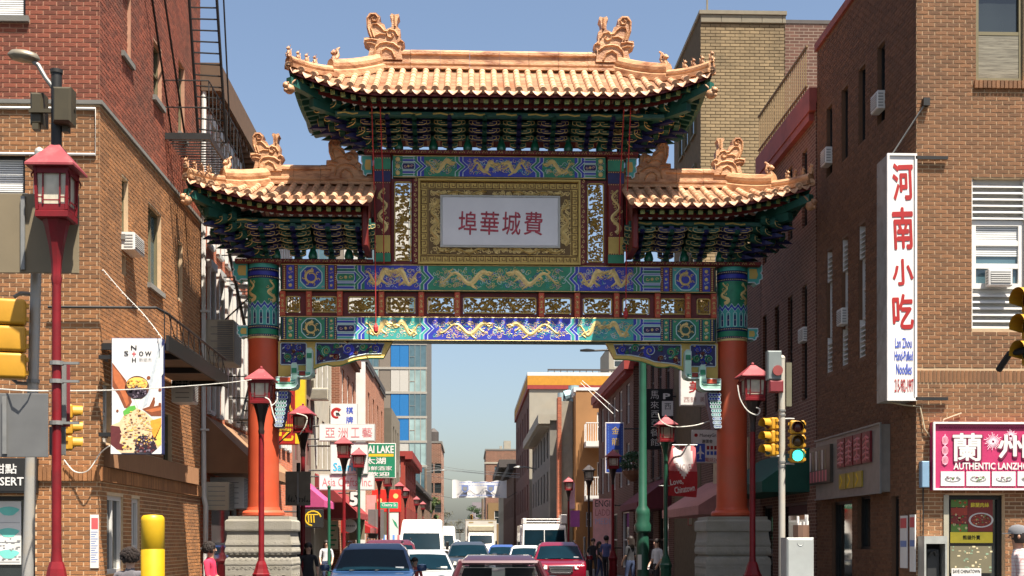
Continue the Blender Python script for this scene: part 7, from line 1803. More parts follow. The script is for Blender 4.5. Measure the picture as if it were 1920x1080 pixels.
# air conditioners
def ac(label, T, x0, x1, z0, z1, d=.4, m_=white, side_m=None):
    c = T @ V((0, 0, 0)); t = thing('air_conditioner', label, 'air conditioner', tuple(T @ V(((x0 + x1) / 2, 0, z0)))); m = MB(); m.T = T
    m.bbox(x0, x1, -d, .02, z0, z1, .015); m.build('case', m_, t); g = MB(); g.T = T; z = z0 + .05
    fm = mat('grille_grey', (.22, .22, .21), .6)
    g.box(x0 + .03, x1 - .03, -d - .004, -d - .001, z0 + .035, z1 - .035, 1)
    while z < z1 - .05: g.box(x0 + .035, x1 - .035, -d - .012, -d - .005, z, z + .012, 0); z += .032
    g.build('grille', [m_, fm], t)
    s_ = MB(); s_.T = T
    for k in range(5): zz_ = lerp(z0, z1, (k + 1) / 6); s_.box(x1 + .0005, x1 + .005, -d * .85, -d * .2, zz_ - .012, zz_ + .006); s_.box(x0 - .005, x0 - .0005, -d * .85, -d * .2, zz_ - .012, zz_ + .006)
    s_.build('side_vent', fm, t); return t
beige = mat('ac_beige', (0.4368, 0.3948, 0.3024), .6, stain=(.3, .25, .17), stain_amt=.4)
a, b, c, d = er(227, 246, 443, 475, XL); ac('white window air conditioner on the left brick side wall above a dark slot', TE_, a - YC, b - YC, c, d, .22)
Tb = frame((XL, 0, 0), EAST)
ac('large beige louvred air conditioner box on the red row house by the fire escape', Tb, 27.6, 28.5, P(405, 672, 27)[1], P(405, 590, 27)[1], .62, beige)
t = bpy.data.objects['air_conditioner.001']; m = MB(); z0, z1 = P(405, 672, 27)[1], P(405, 590, 27)[1]; z = z0 + .04
while z < z1 - .04: m.box(XL + .27, XL + .60, 27.575, 27.598, z, z + .022); z += .045
m.build('louvre_grille', mat('grille_grey', ()), t)
ac('white air conditioner beside the white drainpipe', Tb, 24.5, 25.0, P(341, 755, 24.6)[1], P(341, 701, 24.6)[1], .4)
ac('pair-left wire guarded condenser unit under the brown awning', Tb, 27.4, 28.0, P(405, 955, 27)[1], P(405, 902, 27)[1], .55, beige)
ac('cream condenser unit under the brown awning, nearer the column', Tb, 28.05, 28.6, P(440, 952, 27.6)[1], P(440, 893, 27.6)[1], .75)
ac('white window air conditioner in the shade high on the right brick side wall', TW2, YC + 5.7 - 21.68, YC + 5.7 - 21.32, *[PX(1645, v, XR)[1] for v in (217, 184)], .13)
ac('white window air conditioner in the shade, second one on the right side wall', TW2, YC + 5.7 - 24.8, YC + 5.7 - 24.45, *[PX(1548, v, XR)[1] for v in (318, 288)], .13)
ac('small white air conditioner low on the right brick side wall', TW2, YC + 5.7 - 23.78, YC + 5.7 - 23.45, *[PX(1580, v, XR)[1] for v in (612, 582)], .11)
ac('small white air conditioner on the lower dark brick building', TW2, YC + 5.7 - 26.6, YC + 5.7 - 26.2, *[PX(1500, v, XR)[1] for v in (648, 622)], .11)
o = so2[1]; ac('white window air conditioner in the louvred window above the magenta sign', TS2, o[0] + .22, o[0] + .60, 5.66, 5.92, .12)
ac('small beige air conditioner on the cream rendered house', frame((-5.7, 0, 0), SOUTH) @ MX.Translation((0, 45.95, 0)), .05, .7, P(592, 752, 46)[1], P(592, 730, 46)[1], .4, beige)
# fire escapes
t = thing('fire_escape', 'black iron fire escape ladder and grated landing on the left brick building against the sky', 'fire escape', (XL, 25, 8.5)); X0, X1 = XL + .01, P(415, 262, 25.2)[0]
zl_ = P(370, 288, 25)[1]; m = MB()
for k in range(17): y = 24.05 + k * .17; m.box(X0, X1, y, y + .035, zl_, zl_ + .02)
m.box(X0, X1 + .02, 23.95, 23.99, zl_ - .05, zl_ + .07); m.box(X0, X1 + .02, 26.9, 26.94, zl_ - .05, zl_ + .07); m.box(X1, X1 + .03, 23.99, 26.9, zl_ - .05, zl_ + .07); m.build('landing', black, t)
m = MB()
for z in (.55, 1.05): m.tube([(X0, 23.97, zl_ + z), (X1, 23.97, zl_ + z), (X1, 26.9, zl_ + z)], .014, 5)
for k in range(9): y = 24.0 + k * .36; m.tube([(X1, y, zl_), (X1, y, zl_ + 1.05)], .010, 5)
m.build('handrail', black, t)
la, lb_ = P(372, 262, 25.1), P(352, -40, 24.2); ra, rb_ = P(424, 268, 25.1), P(404, -40, 24.2)
m = MB(); m.tube([(la[0], 25.1, la[1]), (lb_[0], 24.2, lb_[1])], .028, 6); m.tube([(ra[0], 25.1, ra[1]), (rb_[0], 24.2, rb_[1])], .028, 6); m.tube([(ra[0] + .05, 25.3, ra[1]), (rb_[0] + .10, 24.4, rb_[1])], .016, 6)
for k in range(15): f = k / 14.5; m.tube([(lerp(la[0], lb_[0], f), lerp(25.1, 24.2, f), lerp(la[1], lb_[1], f)), (lerp(ra[0], rb_[0], f), lerp(25.1, 24.2, f), lerp(ra[1], rb_[1], f))], .016, 5)
m.build('ladder', black, t)
m = MB(); m.tube([(X1, 26.9, zl_ + 1.05), (X1, 31, zl_ - 1.6)], .02, 5); m.tube([(X1, 26.9, zl_ + .1), (X1, 31, zl_ - 2.6)], .04, 5); m.tube([(X1 - .5, 26.9, zl_ + .1), (X1 - .5, 31, zl_ - 2.6)], .04, 5)
for k in range(14): f = k / 14; m.box(X1 - .5, X1, lerp(26.9, 31, f), lerp(26.9, 31, f) + .2, lerp(zl_, zl_ - 2.6, f), lerp(zl_, zl_ - 2.6, f) + .02); m.tube([(X1, lerp(26.9, 31, f), lerp(zl_, zl_ - 2.6, f)), (X1, lerp(26.9, 31, f), lerp(zl_, zl_ - 2.6, f) + .95)], .010, 4)
m.build('stair', black, t)
m = MB(); m.tube([(X0, 24.6, zl_ + .05), (X0 + .02, 21.8, zl_ + 3.6)], .02, 5); m.tube([(X0 + .25, 24.6, zl_ + .05), (X0 + .25, 21.6, zl_ + 3.6)], .02, 5); m.build('stay', black, t)
t = thing('fire_escape', 'low brown boarded fire escape balcony projecting over the dessert sign', 'fire escape', (XL, 21.5, 4.6)); X1 = -4.65; za = 4.72
m = MB()
for k in range(6): x = lerp(XL + .03, X1 - .16, k / 5); m.box(x, x + .17, 19.85, 24.6, za, za + .05)
m.build('deck', wood_brown, t); m = MB()
for y in (19.85, 20.9, 22.6, 24.5): m.box(XL + .01, X1, y, y + .06, za - .10, za - .003)
m.box(X1, X1 + .04, 19.8, 24.66, za - .12, za + .12); m.build('beam', black, t); m = MB()
zr_ = za + .52; m.tube([(XL - .75, 19.7, zr_), (X1 - .12, 19.7, zr_), (X1, 19.85, zr_ - .06), (X1, 24.6, zr_ - .1)], .022, 6)
for k in range(12): y = 19.7 + k * .42; m.tube([(X1, y, za), (X1, y, zr_ - .07)], .009, 4)
for k in range(7): m.tube([(X1, 20 + k * .7, zr_ - .08), (X1, 20.5 + k * .7, za + .1)], .008, 4)
m.tube([(XL, 24.6, 5.6), (X1, 24.5, za + .1)], .015, 5); m.build('handrail', black, t)
t = thing('fire_escape', 'thin black iron fire escape on the red brick row house casting slatted shadows', 'fire escape', (XL, 32, 5)); m = MB(); X1 = XL + 1.0
for zd, ya, yb in ((4.5, 30, 34), (7.6, 29, 34.5)):
    m = MB()
    for k in range(int((yb - ya) / .42)): m.box(XL + .03, X1, ya + k * .42, ya + k * .42 + .04, zd, zd + .02)
    m.build('landing', black, t)
m = MB()
for zd, ya, yb in ((4.5, 30, 34), (7.6, 29, 34.5)):
    for z in (.5, 1.0): m.tube([(XL + .03, ya, zd + z), (X1, ya, zd + z), (X1, yb, zd + z)], .014, 4)
    for k in range(12): y = lerp(ya, yb, k / 11); m.tube([(X1, y, zd), (X1, y, zd + 1)], .010, 4)
    m.tube([(XL + .03, ya + .5, zd - .9), (X1, ya + .5, zd)], .018, 4); m.tube([(XL + .03, yb - .5, zd - .9), (X1, yb - .5, zd)], .018, 4)
m.build('handrail', black, t); m = MB()
for s_ in (.3, .75): m.tube([(XL + s_, 30.2, 4.5), (XL + s_, 34, 7.6)], .03, 4)
for k in range(12): f = k / 12; m.box(XL + .3, XL + .75, lerp(30.2, 34, f), lerp(30.2, 34, f) + .2, lerp(4.5, 7.6, f), lerp(4.5, 7.6, f) + .02)
m.build('stair', black, t)
# drainpipes and cables
t = thing('drainpipe', 'white drainpipe at the far edge of the left corner building', 'pipe', (XL + .1, 27, 0)); m = MB(); m.tube([(XL + .1, 27.2, .1), (XL + .1, 27.2, 2.4), (XL + .06, 27.2, 2.6), (XL + .06, 27.2, 11.6)], .055, 8)
for z in (1.5, 4, 6.5, 9): m.box(XL, XL + .16, 27.14, 27.26, z, z + .04)
m.build('pipe', white, t)
def cable_run(label, pts, r=.012, m_=cable, twist=0, name='cable'):
    P3 = [V(p) for p in pts]; out = []
    for i in range(len(P3) - 1):
        a, b, c, d = P3[max(i - 1, 0)], P3[i], P3[i + 1], P3[min(i + 2, len(P3) - 1)]
        for k in range(8): t_ = k / 8; out.append(.5 * ((2 * b) + (-a + c) * t_ + (2 * a - 5 * b + 4 * c - d) * t_ ** 2 + (-a + 3 * b - 3 * c + d) * t_ ** 3))
    out.append(P3[-1]); t = thing(name, label, 'cable', tuple(P3[0])); m = MB(); m.tube(out, r, 5)
    if twist:
        for k, p in enumerate(out): m.sphere(tuple(p + V((.015 * (k % 2) - .007, 0, -.015))), r * 1.7, 5, 4)
    m.build('strand', m_, t)
def W(u, v, Y): x, z = P(u, v, Y); return (x, Y, z)
cable_run('long pale cable strung from the left edge to the lamp before the left column', [W(-10, 729, 12.6), W(90, 733, 12.8), W(250, 730, 17), W(400, 720, 21.5), W(470, 712, 23.7), W(497, 704, 23.8)], .007)
cable_run('pale cable looping across the brick from the red corner post to the dessert sign', [W(120, 862, 19.7), W(140, 884, 19.7), W(165, 882, 19.6), W(188, 850, 19.6), W(205, 836, 19.4)], .009)
cable_run('string of small lights sagging from the brick wall to the dessert sign', [W(193, 505, 19.7), W(230, 548, 19.7), W(270, 590, 19.6), W(304, 634, 19.3)], .005, cable, 1, 'string_lights')
cable_run('frayed pale cable dangling from the lantern before the left column', [W(497, 745, 23.7), W(506, 752, 23.7), W(512, 775, 23.7), W(518, 790, 23.7)], .012)
cable_run('frayed pale cable curling right of the lantern before the left column', [W(520, 735, 23.7), W(519, 752, 23.7), W(508, 762, 23.7)], .012)
cable_run('pale cable curled under the lantern before the right column', [W(1383, 722, 23), W(1388, 748, 23), W(1402, 770, 23), W(1420, 778, 23), W(1425, 768, 23), W(1418, 764, 23)], .012)
cable_run('pale cable hanging from the lantern above the heart banner', [W(1234, 775, 32.6), W(1240, 790, 32.6), W(1262, 800, 32.6), W(1300, 798, 32.8), W(1330, 790, 33)], .014)
cable_run('short pale cable at the lantern beside the left column', [W(556, 775, 30.2), W(575, 782, 30.2), W(572, 800, 30.2), W(562, 815, 30.2)], .014)
for k, (v, Y) in enumerate(((868, 130), (874, 130), (878, 131))): cable_run(('thin overhead wire crossing the street far beyond the archway, topmost', 'thin overhead wire crossing the far street, middle one', 'thin overhead wire crossing the far street, lowest one')[k], [W(795, v, Y), W(880, v + 14 - 3 * k, Y), W(1010, v + 22, Y - 20)], .02, galv)
cable_run('diagonal cream guy rod beside the orange cornice building, upper', [W(1092, 714, 60), W(1160, 772, 52)], .014); cable_run('diagonal cream guy rod beside the orange cornice building, lower', [W(1089, 718, 60), W(1150, 776, 52)], .014)
# hanging flower basket on the right
x, z = P(1186, 868, 48); t = thing('hanging_basket', 'dark leafy hanging basket beside the navy blue sign', 'plant', (x, 48, z)); m = MB(); r = random.Random(14)
for k in range(900):
    a, b = r.uniform(0, 6.3), r.uniform(-.7, 1.5); q = r.uniform(.55, 1) * .55; c = V((x + q * cos(a) * cos(b), 48 + q * sin(a) * cos(b), z + q * sin(b) * .8)); s_ = r.uniform(.03, .06); e1, e2 = V((r.uniform(-1, 1), r.uniform(-1, 1), r.uniform(-1, 1))) * s_, V((r.uniform(-1, 1), r.uniform(-1, 1), r.uniform(-1, 1))) * s_
    m.add([tuple(c - e1), tuple(c + e2), tuple(c + e1), tuple(c - e2)], [(0, 1, 2, 3)], 0 if r.random() < .95 else 1)
m.build('foliage', [mat('basket_leaf', (.03, .09, .035), .6, island=.4), sign_white], t); m = MB(); m.lathe([(.1, -.7), (.35, -.45), (.42, -.3)], 10, (x, 48, z)); m.tube([(x, 48, z), (x + .6, 48, z + 1.0)], .015, 4); m.build('basket', wood_brown, t)
# ================================================================== vehicles
tyre = mat('tyre_rubber', (.015, .015, .015), .9); rim_m = mat('alloy_rim', (.45, .45, .46), .35, .7); chrome = mat('chrome_trim', (.55, .55, .56), .15, .9); headl = mat('headlamp_glass', (.62, .60, .52), .12, var=.25, scale=14); trim_b = mat('car_black_trim', (.012, .012, .013), .4); seat_m = mat('seat_dark', (.025, .022, .02), .8)
def paint(n, c): return mat(n, c, .28, .15, var=.05, scale=2, coat=.8)
def car(label, x, y, col, kind='sedan', rot=0.0, clear=False, group='vehicles in the street traffic'):
    # local: front towards -y, origin on the road under the front axle's middle
    spec = {'sedan': (1.80, 4.6, .92, 1.44, (1.15, 1.95, 3.55, 4.15), .70), 'suv': (1.90, 4.75, 1.06, 1.70, (1.15, 1.85, 4.0, 4.55), .93), 'suvlow': (1.90, 4.7, 1.03, 1.62, (1.2, 1.95, 3.9, 4.5), .91)}[kind]
    Wd, L, zb, zr, (c0, c1, c2, c3), zh = spec; h = Wd / 2
    t = thing('parked_car' if False else 'car', label, 'car', (x, y, 0), rot, group, local=True)
    m = MB(); prof = [(0.03, .28), (-.02, .50), (.06, zh - .06), (.16, zh), (c0 - .1, zb - .03), (c0 + .25, zb), (c3 - .25, zb + .02), (L - .12, zb - .03), (L, zb - .25), (L - .03, .3)]
    n = len(prof)
    def wx(yv): return h * (1 - .14 * max(0, 1 - yv / .9) ** 2 - .10 * max(0, (yv - L + .7) / .7) ** 2)
    for s_ in (-1, 1):
        for yv, zv in prof: m.v.append((s_ * wx(yv) * (1 - .05 * (zv > zb - .1)), yv, zv))
    m.f = [list(range(n)), list(range(2 * n - 1, n - 1, -1))] + [[i + n, (i + 1) % n + n, (i + 1) % n, i] for i in range(n)]; m.m = [0] * len(m.f)
    bo = part('body', bevel_mesh(m, 'body', [col], .075), t)
    # cabin: pillars and roof
    w0, w1 = h * .93, h * .73; m = MB()
    bot = [(-w0, c0), (w0, c0), (w0 * .97, c3), (-w0 * .97, c3)]; top = [(-w1, c1), (w1, c1), (w1 * .98, c2), (-w1 * .98, c2)]
    m.v = [(a, b, zb - .03) for a, b in bot] + [(a, b, zr - .12) for a, b in top]
    rc = [(-w1 * .8, c1 + .35, zr), (w1 * .8, c1 + .35, zr), (w1 * .8, c2 - .3, zr - .01), (-w1 * .8, c2 - .3, zr - .01)]
    m.v += rc; m.f = [[0, 1, 5, 4], [1, 2, 6, 5], [2, 3, 7, 6], [3, 0, 4, 7], [4, 5, 9, 8], [5, 6, 10, 9], [6, 7, 11, 10], [7, 4, 8, 11], [8, 9, 10, 11]]; m.m = [0] * 9
    if clear: m.f = m.f[4:]; m.m = m.m[4:]
    part('cabin', bevel_mesh(m, 'cabin', [col], .05, 2, .15) if not clear else m.mesh('cabin', [col], True), t)
    B = [V(v) for v in m.v[:4]]; T_ = [V(v) for v in m.v[4:8]]
    def glass(name, a, b, c, d, ins, gm=tint_glass, off=.008):
        nrm = (b - a).cross(d - a).normalized(); ce = (a + b + c + d) / 4
        if nrm.dot(ce - V((0, (c1 + c2) / 2, zb))) < 0: nrm = -nrm
        def mix(p, q, r, s, fu, fv): return p * (1 - fu) * (1 - fv) + q * fu * (1 - fv) + r * fu * fv + s * (1 - fu) * fv
        g = MB(); u0, u1, v0, v1 = ins; K = 8
        for j in range(2):
            for i in range(K + 1): f = i / K; p = mix(a, b, c, d, lerp(u0, u1, f), (v0, v1)[j]) + nrm * (off + .03 * (1 - (2 * f - 1) ** 2) * (name != 'side_window')); g.v.append(tuple(p))
        g.f = [[i, i + 1, K + 2 + i, K + 1 + i] for i in range(K)]; g.m = [0] * K
        go = part(name, g.mesh(name, [gm], True), t); return go
    cg = mat('clear_glass', (.75, .85, .80), .02, trans=1.0, var=.02) if clear else tint_glass
    glass('windscreen', B[0], B[1], T_[1], T_[0], (.045, .955, .06, .93), cg)
    glass('rear_window', B[2], B[3], T_[3], T_[2], (.07, .93, .14, .93), cg)
    for q in (0, 1):
        a, b, c, d = (B[1], B[2], T_[2], T_[1]) if q else (B[3], B[0], T_[0], T_[3])
        glass('side_window', a, b, c, d, (.12, .50, .16, .88) if q else (.50, .88, .16, .88), cg); glass('side_window', a, b, c, d, (.53, .88, .16, .88) if q else (.12, .47, .16, .88), cg)
    if clear:
        for a, b in list(zip(B, T_)) + [(T_[0], T_[1]), (T_[2], T_[3])]: m = MB(); m.tube([a, b], .045, 6); m.build('pillar', col, t, smooth=True)
        m = MB()
        for sx in (-.36, .36):
            m.bbox(sx - .25, sx + .25, 2.45, 2.62, .5, 1.08, .05); m.bbox(sx - .13, sx + .13, 2.5, 2.6, 1.10, 1.30, .05)
        m.bbox(-.6, .6, 3.5, 3.66, .5, 1.0, .05); m.build('seat', seat_m, t)
        m = MB(); m.box(-.14, .14, c1 + .1, c1 + .13, 1.24, 1.31); m.build('mirror', trim_b, t)
    # face: lamps, grille, plate, bumper slot
    for sx in (-1, 1):
        m = MB(); zc = zh - .10; xo, xi = sx * h * .84, sx * h * .48
        pts = [(xo, .12, zc - .10), (xi, .0, zc - .09), (xi, .03, zc + .03), (sx * h * .78, .22, zc + .12), (xo * 1.03, .34, zc + .10)]
        m.v = [(a, b - .02, c) for a, b, c in pts] + [(a, b + .1, c) for a, b, c in pts]; k = 5; m.f = [list(range(k))[::sx], list(range(2 * k - 1, k - 1, -1))[::sx]] + [[i, i + k, (i + 1) % k + k, (i + 1) % k][::sx] for i in range(k)]; m.m = [0] * len(m.f)
        part('headlight', bevel_mesh(m, 'headlight', [headl], .02, 2), t)
        m = MB(); xm = sx * (h + .10); zc = zb + .06; m.lathe([(.02, -.075), (.08, -.07), (.105, 0), (.09, .065), (.02, .08)], 10, (xm, c0 + .38, zc), sx=1.1, sy=.75); m.tube([(sx * (h - .1), c0 + .42, zb - .03), (xm, c0 + .42, zc - .04)], .022, 6)
        m.build('wing_mirror', col if kind != 'sedan' else trim_b, t, smooth=True)
        m = MB(); m.bbox(sx * h * .82 - .12, sx * h * .82 + .12, L - .05, L + .012, zb - .28, zb - .12, .02); m.build('tail_light', mat('tail_lamp', (.25, .01, .01), .2), t)
        for wy in (.85, L - .95):
            m = MB(); m.cyl((sx * (h - .21), wy, .33), (sx * (h + .005), wy, .33), .33, n=20); wo = part('wheel', m.mesh('wheel', tyre), t); m = MB(); m.lathe([(.21, 0), (.2, .015), (.05, .025)], 10); m.v = [(sx * (h + .006 + z), wy + a, .33 + b) for a, b, z in m.v]; m.build('rim', rim_m, wo)
    m = MB(); m.bbox(-h * .42, h * .42, -.035, .06, zh - .30, zh - .10, .02); go = part('grille', m.mesh('grille', trim_b), t); m = MB()
    for k in range(4): m.box(-h * .41, h * .41, -.045, -.036, zh - .28 + .05 * k, zh - .265 + .05 * k)
    m.ribbon([(-h * .43, zh - .09), (0, zh - .085), (h * .43, zh - .09), (h * .38, zh - .2), (h * .34, zh - .31), (-h * .34, zh - .31), (-h * .38, zh - .2), (-h * .43, zh - .09)], .016, -.035, .02); m.build('chrome_bar', chrome, go)
    m = MB(); m.tube([(-.5, c0 + .02, zb + .01), (.1, c0 + .12, zb + .06)], .009, 4); m.tube([(.05, c0 + .02, zb + .01), (.55, c0 + .12, zb + .06)], .009, 4); m.build('wiper', trim_b, t)
    m = MB(); m.box(w0 * .55, w0 * .75, c0 + .1, c0 + .11, zb + .03, zb + .09); m.build('windscreen_sticker', mat('sticker_white', (.7, .7, .68), .5), t) if not clear else None
    if kind != 'sedan':
        for sx in (-1, 1): m = MB(); m.tube([(sx * w1 * .86, c1 + .25, zr + .02), (sx * w1 * .86, c1 + .5, zr + .045), (sx * w1 * .86, c2 - .4, zr + .04), (sx * w1 * .86, c2 - .2, zr + .01)], .016, 5); m.build('roof_rail', trim_b, t)
    return t
def at_(u, s): return s  # keep lane maths readable below
def lane(u, Y): return P(u, 1000, Y)[0]
car('blue car with a tinted windscreen, nearest on the left by the archway', lane(694, 26.4), 26.4, paint('car_blue', (0.0185, 0.0504, 0.126)), 'suvlow', .03)
car('dark red car partly hidden behind the blue car', lane(722, 33), 33.5, paint('car_maroon', (0.1008, 0.0101, 0.0126)), 'suv', .03)
car('silver sedan between the blue car and the grey one', lane(797, 33), 32, paint('car_silver', (0.4032, 0.4116, 0.4032)), 'sedan', .05)
car('dark grey car in front of the white box truck', lane(878, 50), 49.5, paint('car_grey', (.04, .046, .055)), 'suvlow', .0)
t = car('maroon roofed car facing away with two headrests seen through its clear glass', lane(932, 23.0), 24.6, paint('car_maroon_dull', (0.0504, 0.0134, 0.0185)), 'sedan', pi, True)
car('bright red car with large pale headlights on the right', lane(1050, 43), 42.5, paint('car_red', (0.1596, 0.0025, 0.0134)), 'suvlow', -.03)
car('far blue sedan behind the maroon roofed car', lane(944, 66), 66, paint('car_far_blue', (0.042, 0.084, 0.252)), 'sedan', 0)
car('white sedan half hidden behind the bright red car', lane(990, 57), 57, paint('car_white', (0.588, 0.5796, 0.5544)), 'sedan', 0)
car('small far white car left of the box truck', lane(846, 96), 96, paint('car_white', ()), 'suv', 0)
car('small far silver car beside the box truck', lane(866, 118), 118, paint('car_silver', ()), 'sedan', 0)
def truck(label, x, y, kind, group='vehicles in the street traffic'):
    t = thing({'van': 'van', 'box': 'box_truck', 'flat': 'flat_nosed_truck'}[kind], label, 'van' if kind == 'van' else 'truck', (x, y, 0), 0, group, local=True)
    wh = mat('van_white', (0.6216, 0.5964, 0.5544), .35, var=.05, scale=1.5, coat=.4, stain=(.6, .55, .45), stain_amt=.3); m = MB()
    if kind == 'van':
        h, zr, L = 1.0, 2.62, 5.6; prof = [(0, .35), (-.03, .7), (.12, 1.02), (.75, 1.20), (1.42, 2.02), (1.75, 2.45), (2.2, zr), (L, zr), (L, .35)]
    elif kind == 'box': h, zr, L = 1.0, 2.25, 2.2; prof = [(0, .5), (0, 1.1), (.35, 1.35), (.85, 2.1), (1.1, zr), (L, zr), (L, .5)]
    else: h, zr, L = 1.2, 2.55, 2.4; prof = [(0, .45), (-.03, 1.2), (.02, 1.3), (.12, 2.3), (.3, zr), (L, zr), (L, .45)]
    n = len(prof); z_hi = max(z for _, z in prof)
    for s_ in (-1, 1):
        for yv, zv in prof: m.v.append((s_ * h * (1 - (.12 if kind == 'van' else .05) * max(0, (zv - 1.2) / (z_hi - 1.2)) ** 1.3), yv, zv))
    m.f = [list(range(n)), list(range(2 * n - 1, n - 1, -1))] + [[i + n, (i + 1) % n + n, (i + 1) % n, i] for i in range(n)]; m.m = [0] * len(m.f)
    part('cab', bevel_mesh(m, 'cab', [wh], .09, 3, .3), t)
    (ya, za), (yb, zb_) = {'van': ((.78, 1.22), (1.42, 2.02)), 'box': ((.38, 1.38), (.83, 2.06)), 'flat': ((.025, 1.36), (.115, 2.26))}[kind]
    g = MB(); K = 6; nz, ny = (yb - ya), (zb_ - za); l = math.hypot(nz, ny); oy, oz = -ny / l * .02, nz / l * .02
    halves = [(-.90, .90)] if kind != 'flat' else [(-.93, -.02), (.02, .93)]
    for a_, b_ in halves:
        g = MB()
        for j, (yy, zz_) in enumerate(((lerp(ya, yb, .05), lerp(za, zb_, .05)), (lerp(ya, yb, .96), lerp(za, zb_, .96)))):
            for i in range(K + 1): f = lerp(a_, b_, i / K); wj = h * (.97 if j == 0 else (.90 if kind == 'van' else .95)); g.v.append((f * wj, yy + oy - .05 * (1 - f * f) * (kind != 'flat'), zz_ + oz))
        g.f = [[i, i + 1, K + 2 + i, K + 1 + i] for i in range(K)]; g.m = [0] * K; part('windscreen', g.mesh('windscreen', tint_glass, True), t)
    for s_ in (-1, 1):
        m = MB(); m.bbox(s_ * (h + .16) - .07, s_ * (h + .16) + .07, ya + .25, ya + .35, 1.25, 1.62, .03); m.tube([(s_ * (h - .05), ya + .3, 1.3), (s_ * (h + .15), ya + .3, 1.35)], .02, 5); m.build('wing_mirror', trim_b, t)
        m = MB(); m.bbox(s_ * h * .78 - .14, s_ * h * .78 + .14, -.06, .1, .72, .95, .03); m.build('headlight', headl, t)
        for wy in ((.9, 4.6) if kind == 'van' else (.8, 6.2)): m = MB(); m.cyl((s_ * (h - .25), wy, .38), (s_ * (h + .0), wy, .38), .38, n=18); m.build('wheel', tyre, t)
    m = MB(); m.bbox(-.5, .5, -.06, .05, .72, .98, .03)
    for k in range(4): m.box(-.48, .48, -.07, -.061, .75 + .06 * k, .775 + .06 * k)
    m.build('grille', trim_b, t)
    m = MB(); m.bbox(-h, h, -.12, .02, .38, .58, .03); m.build('bumper', trim_b if kind != 'flat' else chrome, t)
    if kind == 'box':
        m = MB(); m.bbox(-1.2, 1.2, 1.3, 7.6, .85, 3.25, .04); bo = m.build('cargo_box', mat('cargo_white', (0.4588, 0.4366, 0.3922), .55, var=.08, scale=2, stain=(.42, .38, .30), stain_amt=.5), t)
        m = MB(); m.bbox(-1.0, 1.0, 1.12, 1.299, 2.35, 2.78, .06); m.build('wind_deflector', mat('cargo_shade', (.30, .26, .18), .6), t)
        m = MB()
        for k in (-1, 1): m.box(k * .75 - .18, k * .75 + .18, 1.292, 1.299, 2.98, 3.08)
        m.box(-1.21, 1.21, 1.288, 1.299, 3.2, 3.245); m.build('marker', mat('marker_tan', (.3, .22, .1), .5), bo)
    if kind == 'flat':
        m = MB(); m.bbox(-1.15, -.95, .3, 2.2, 2.56, 2.85, .03); m.bbox(.9, 1.2, .2, 2.3, 2.56, 3.05, .03)
        for k in range(2): m.tube([(-.95, .35, 2.66 + .14 * k), (.9, .35, 2.66 + .14 * k)], .03, 6)
        m.build('roof_rack', wh, t); m = MB(); m.bbox(-1.2, 1.2, 2.45, 7, .8, 2.5, .04); m.build('cargo_body', wh, t); m = MB(); m.sphere((-.15, .0, 1.36), .17, 10, 7); m.build('beacon', mat('beacon_yellow', (.6, .5, .1), .4), t)
    return t
truck('tall white van with a big dark windscreen behind the red and silver cars', lane(788, 56), 56, 'van')
truck('white box truck in the middle distance', lane(902, 97), 97, 'box')
truck('white flat nosed truck with split windscreen and roof rack on the right', lane(1021, 68), 68, 'flat')
truck('second white van half hidden between the tall van and the box truck', lane(826, 84), 84, 'van')

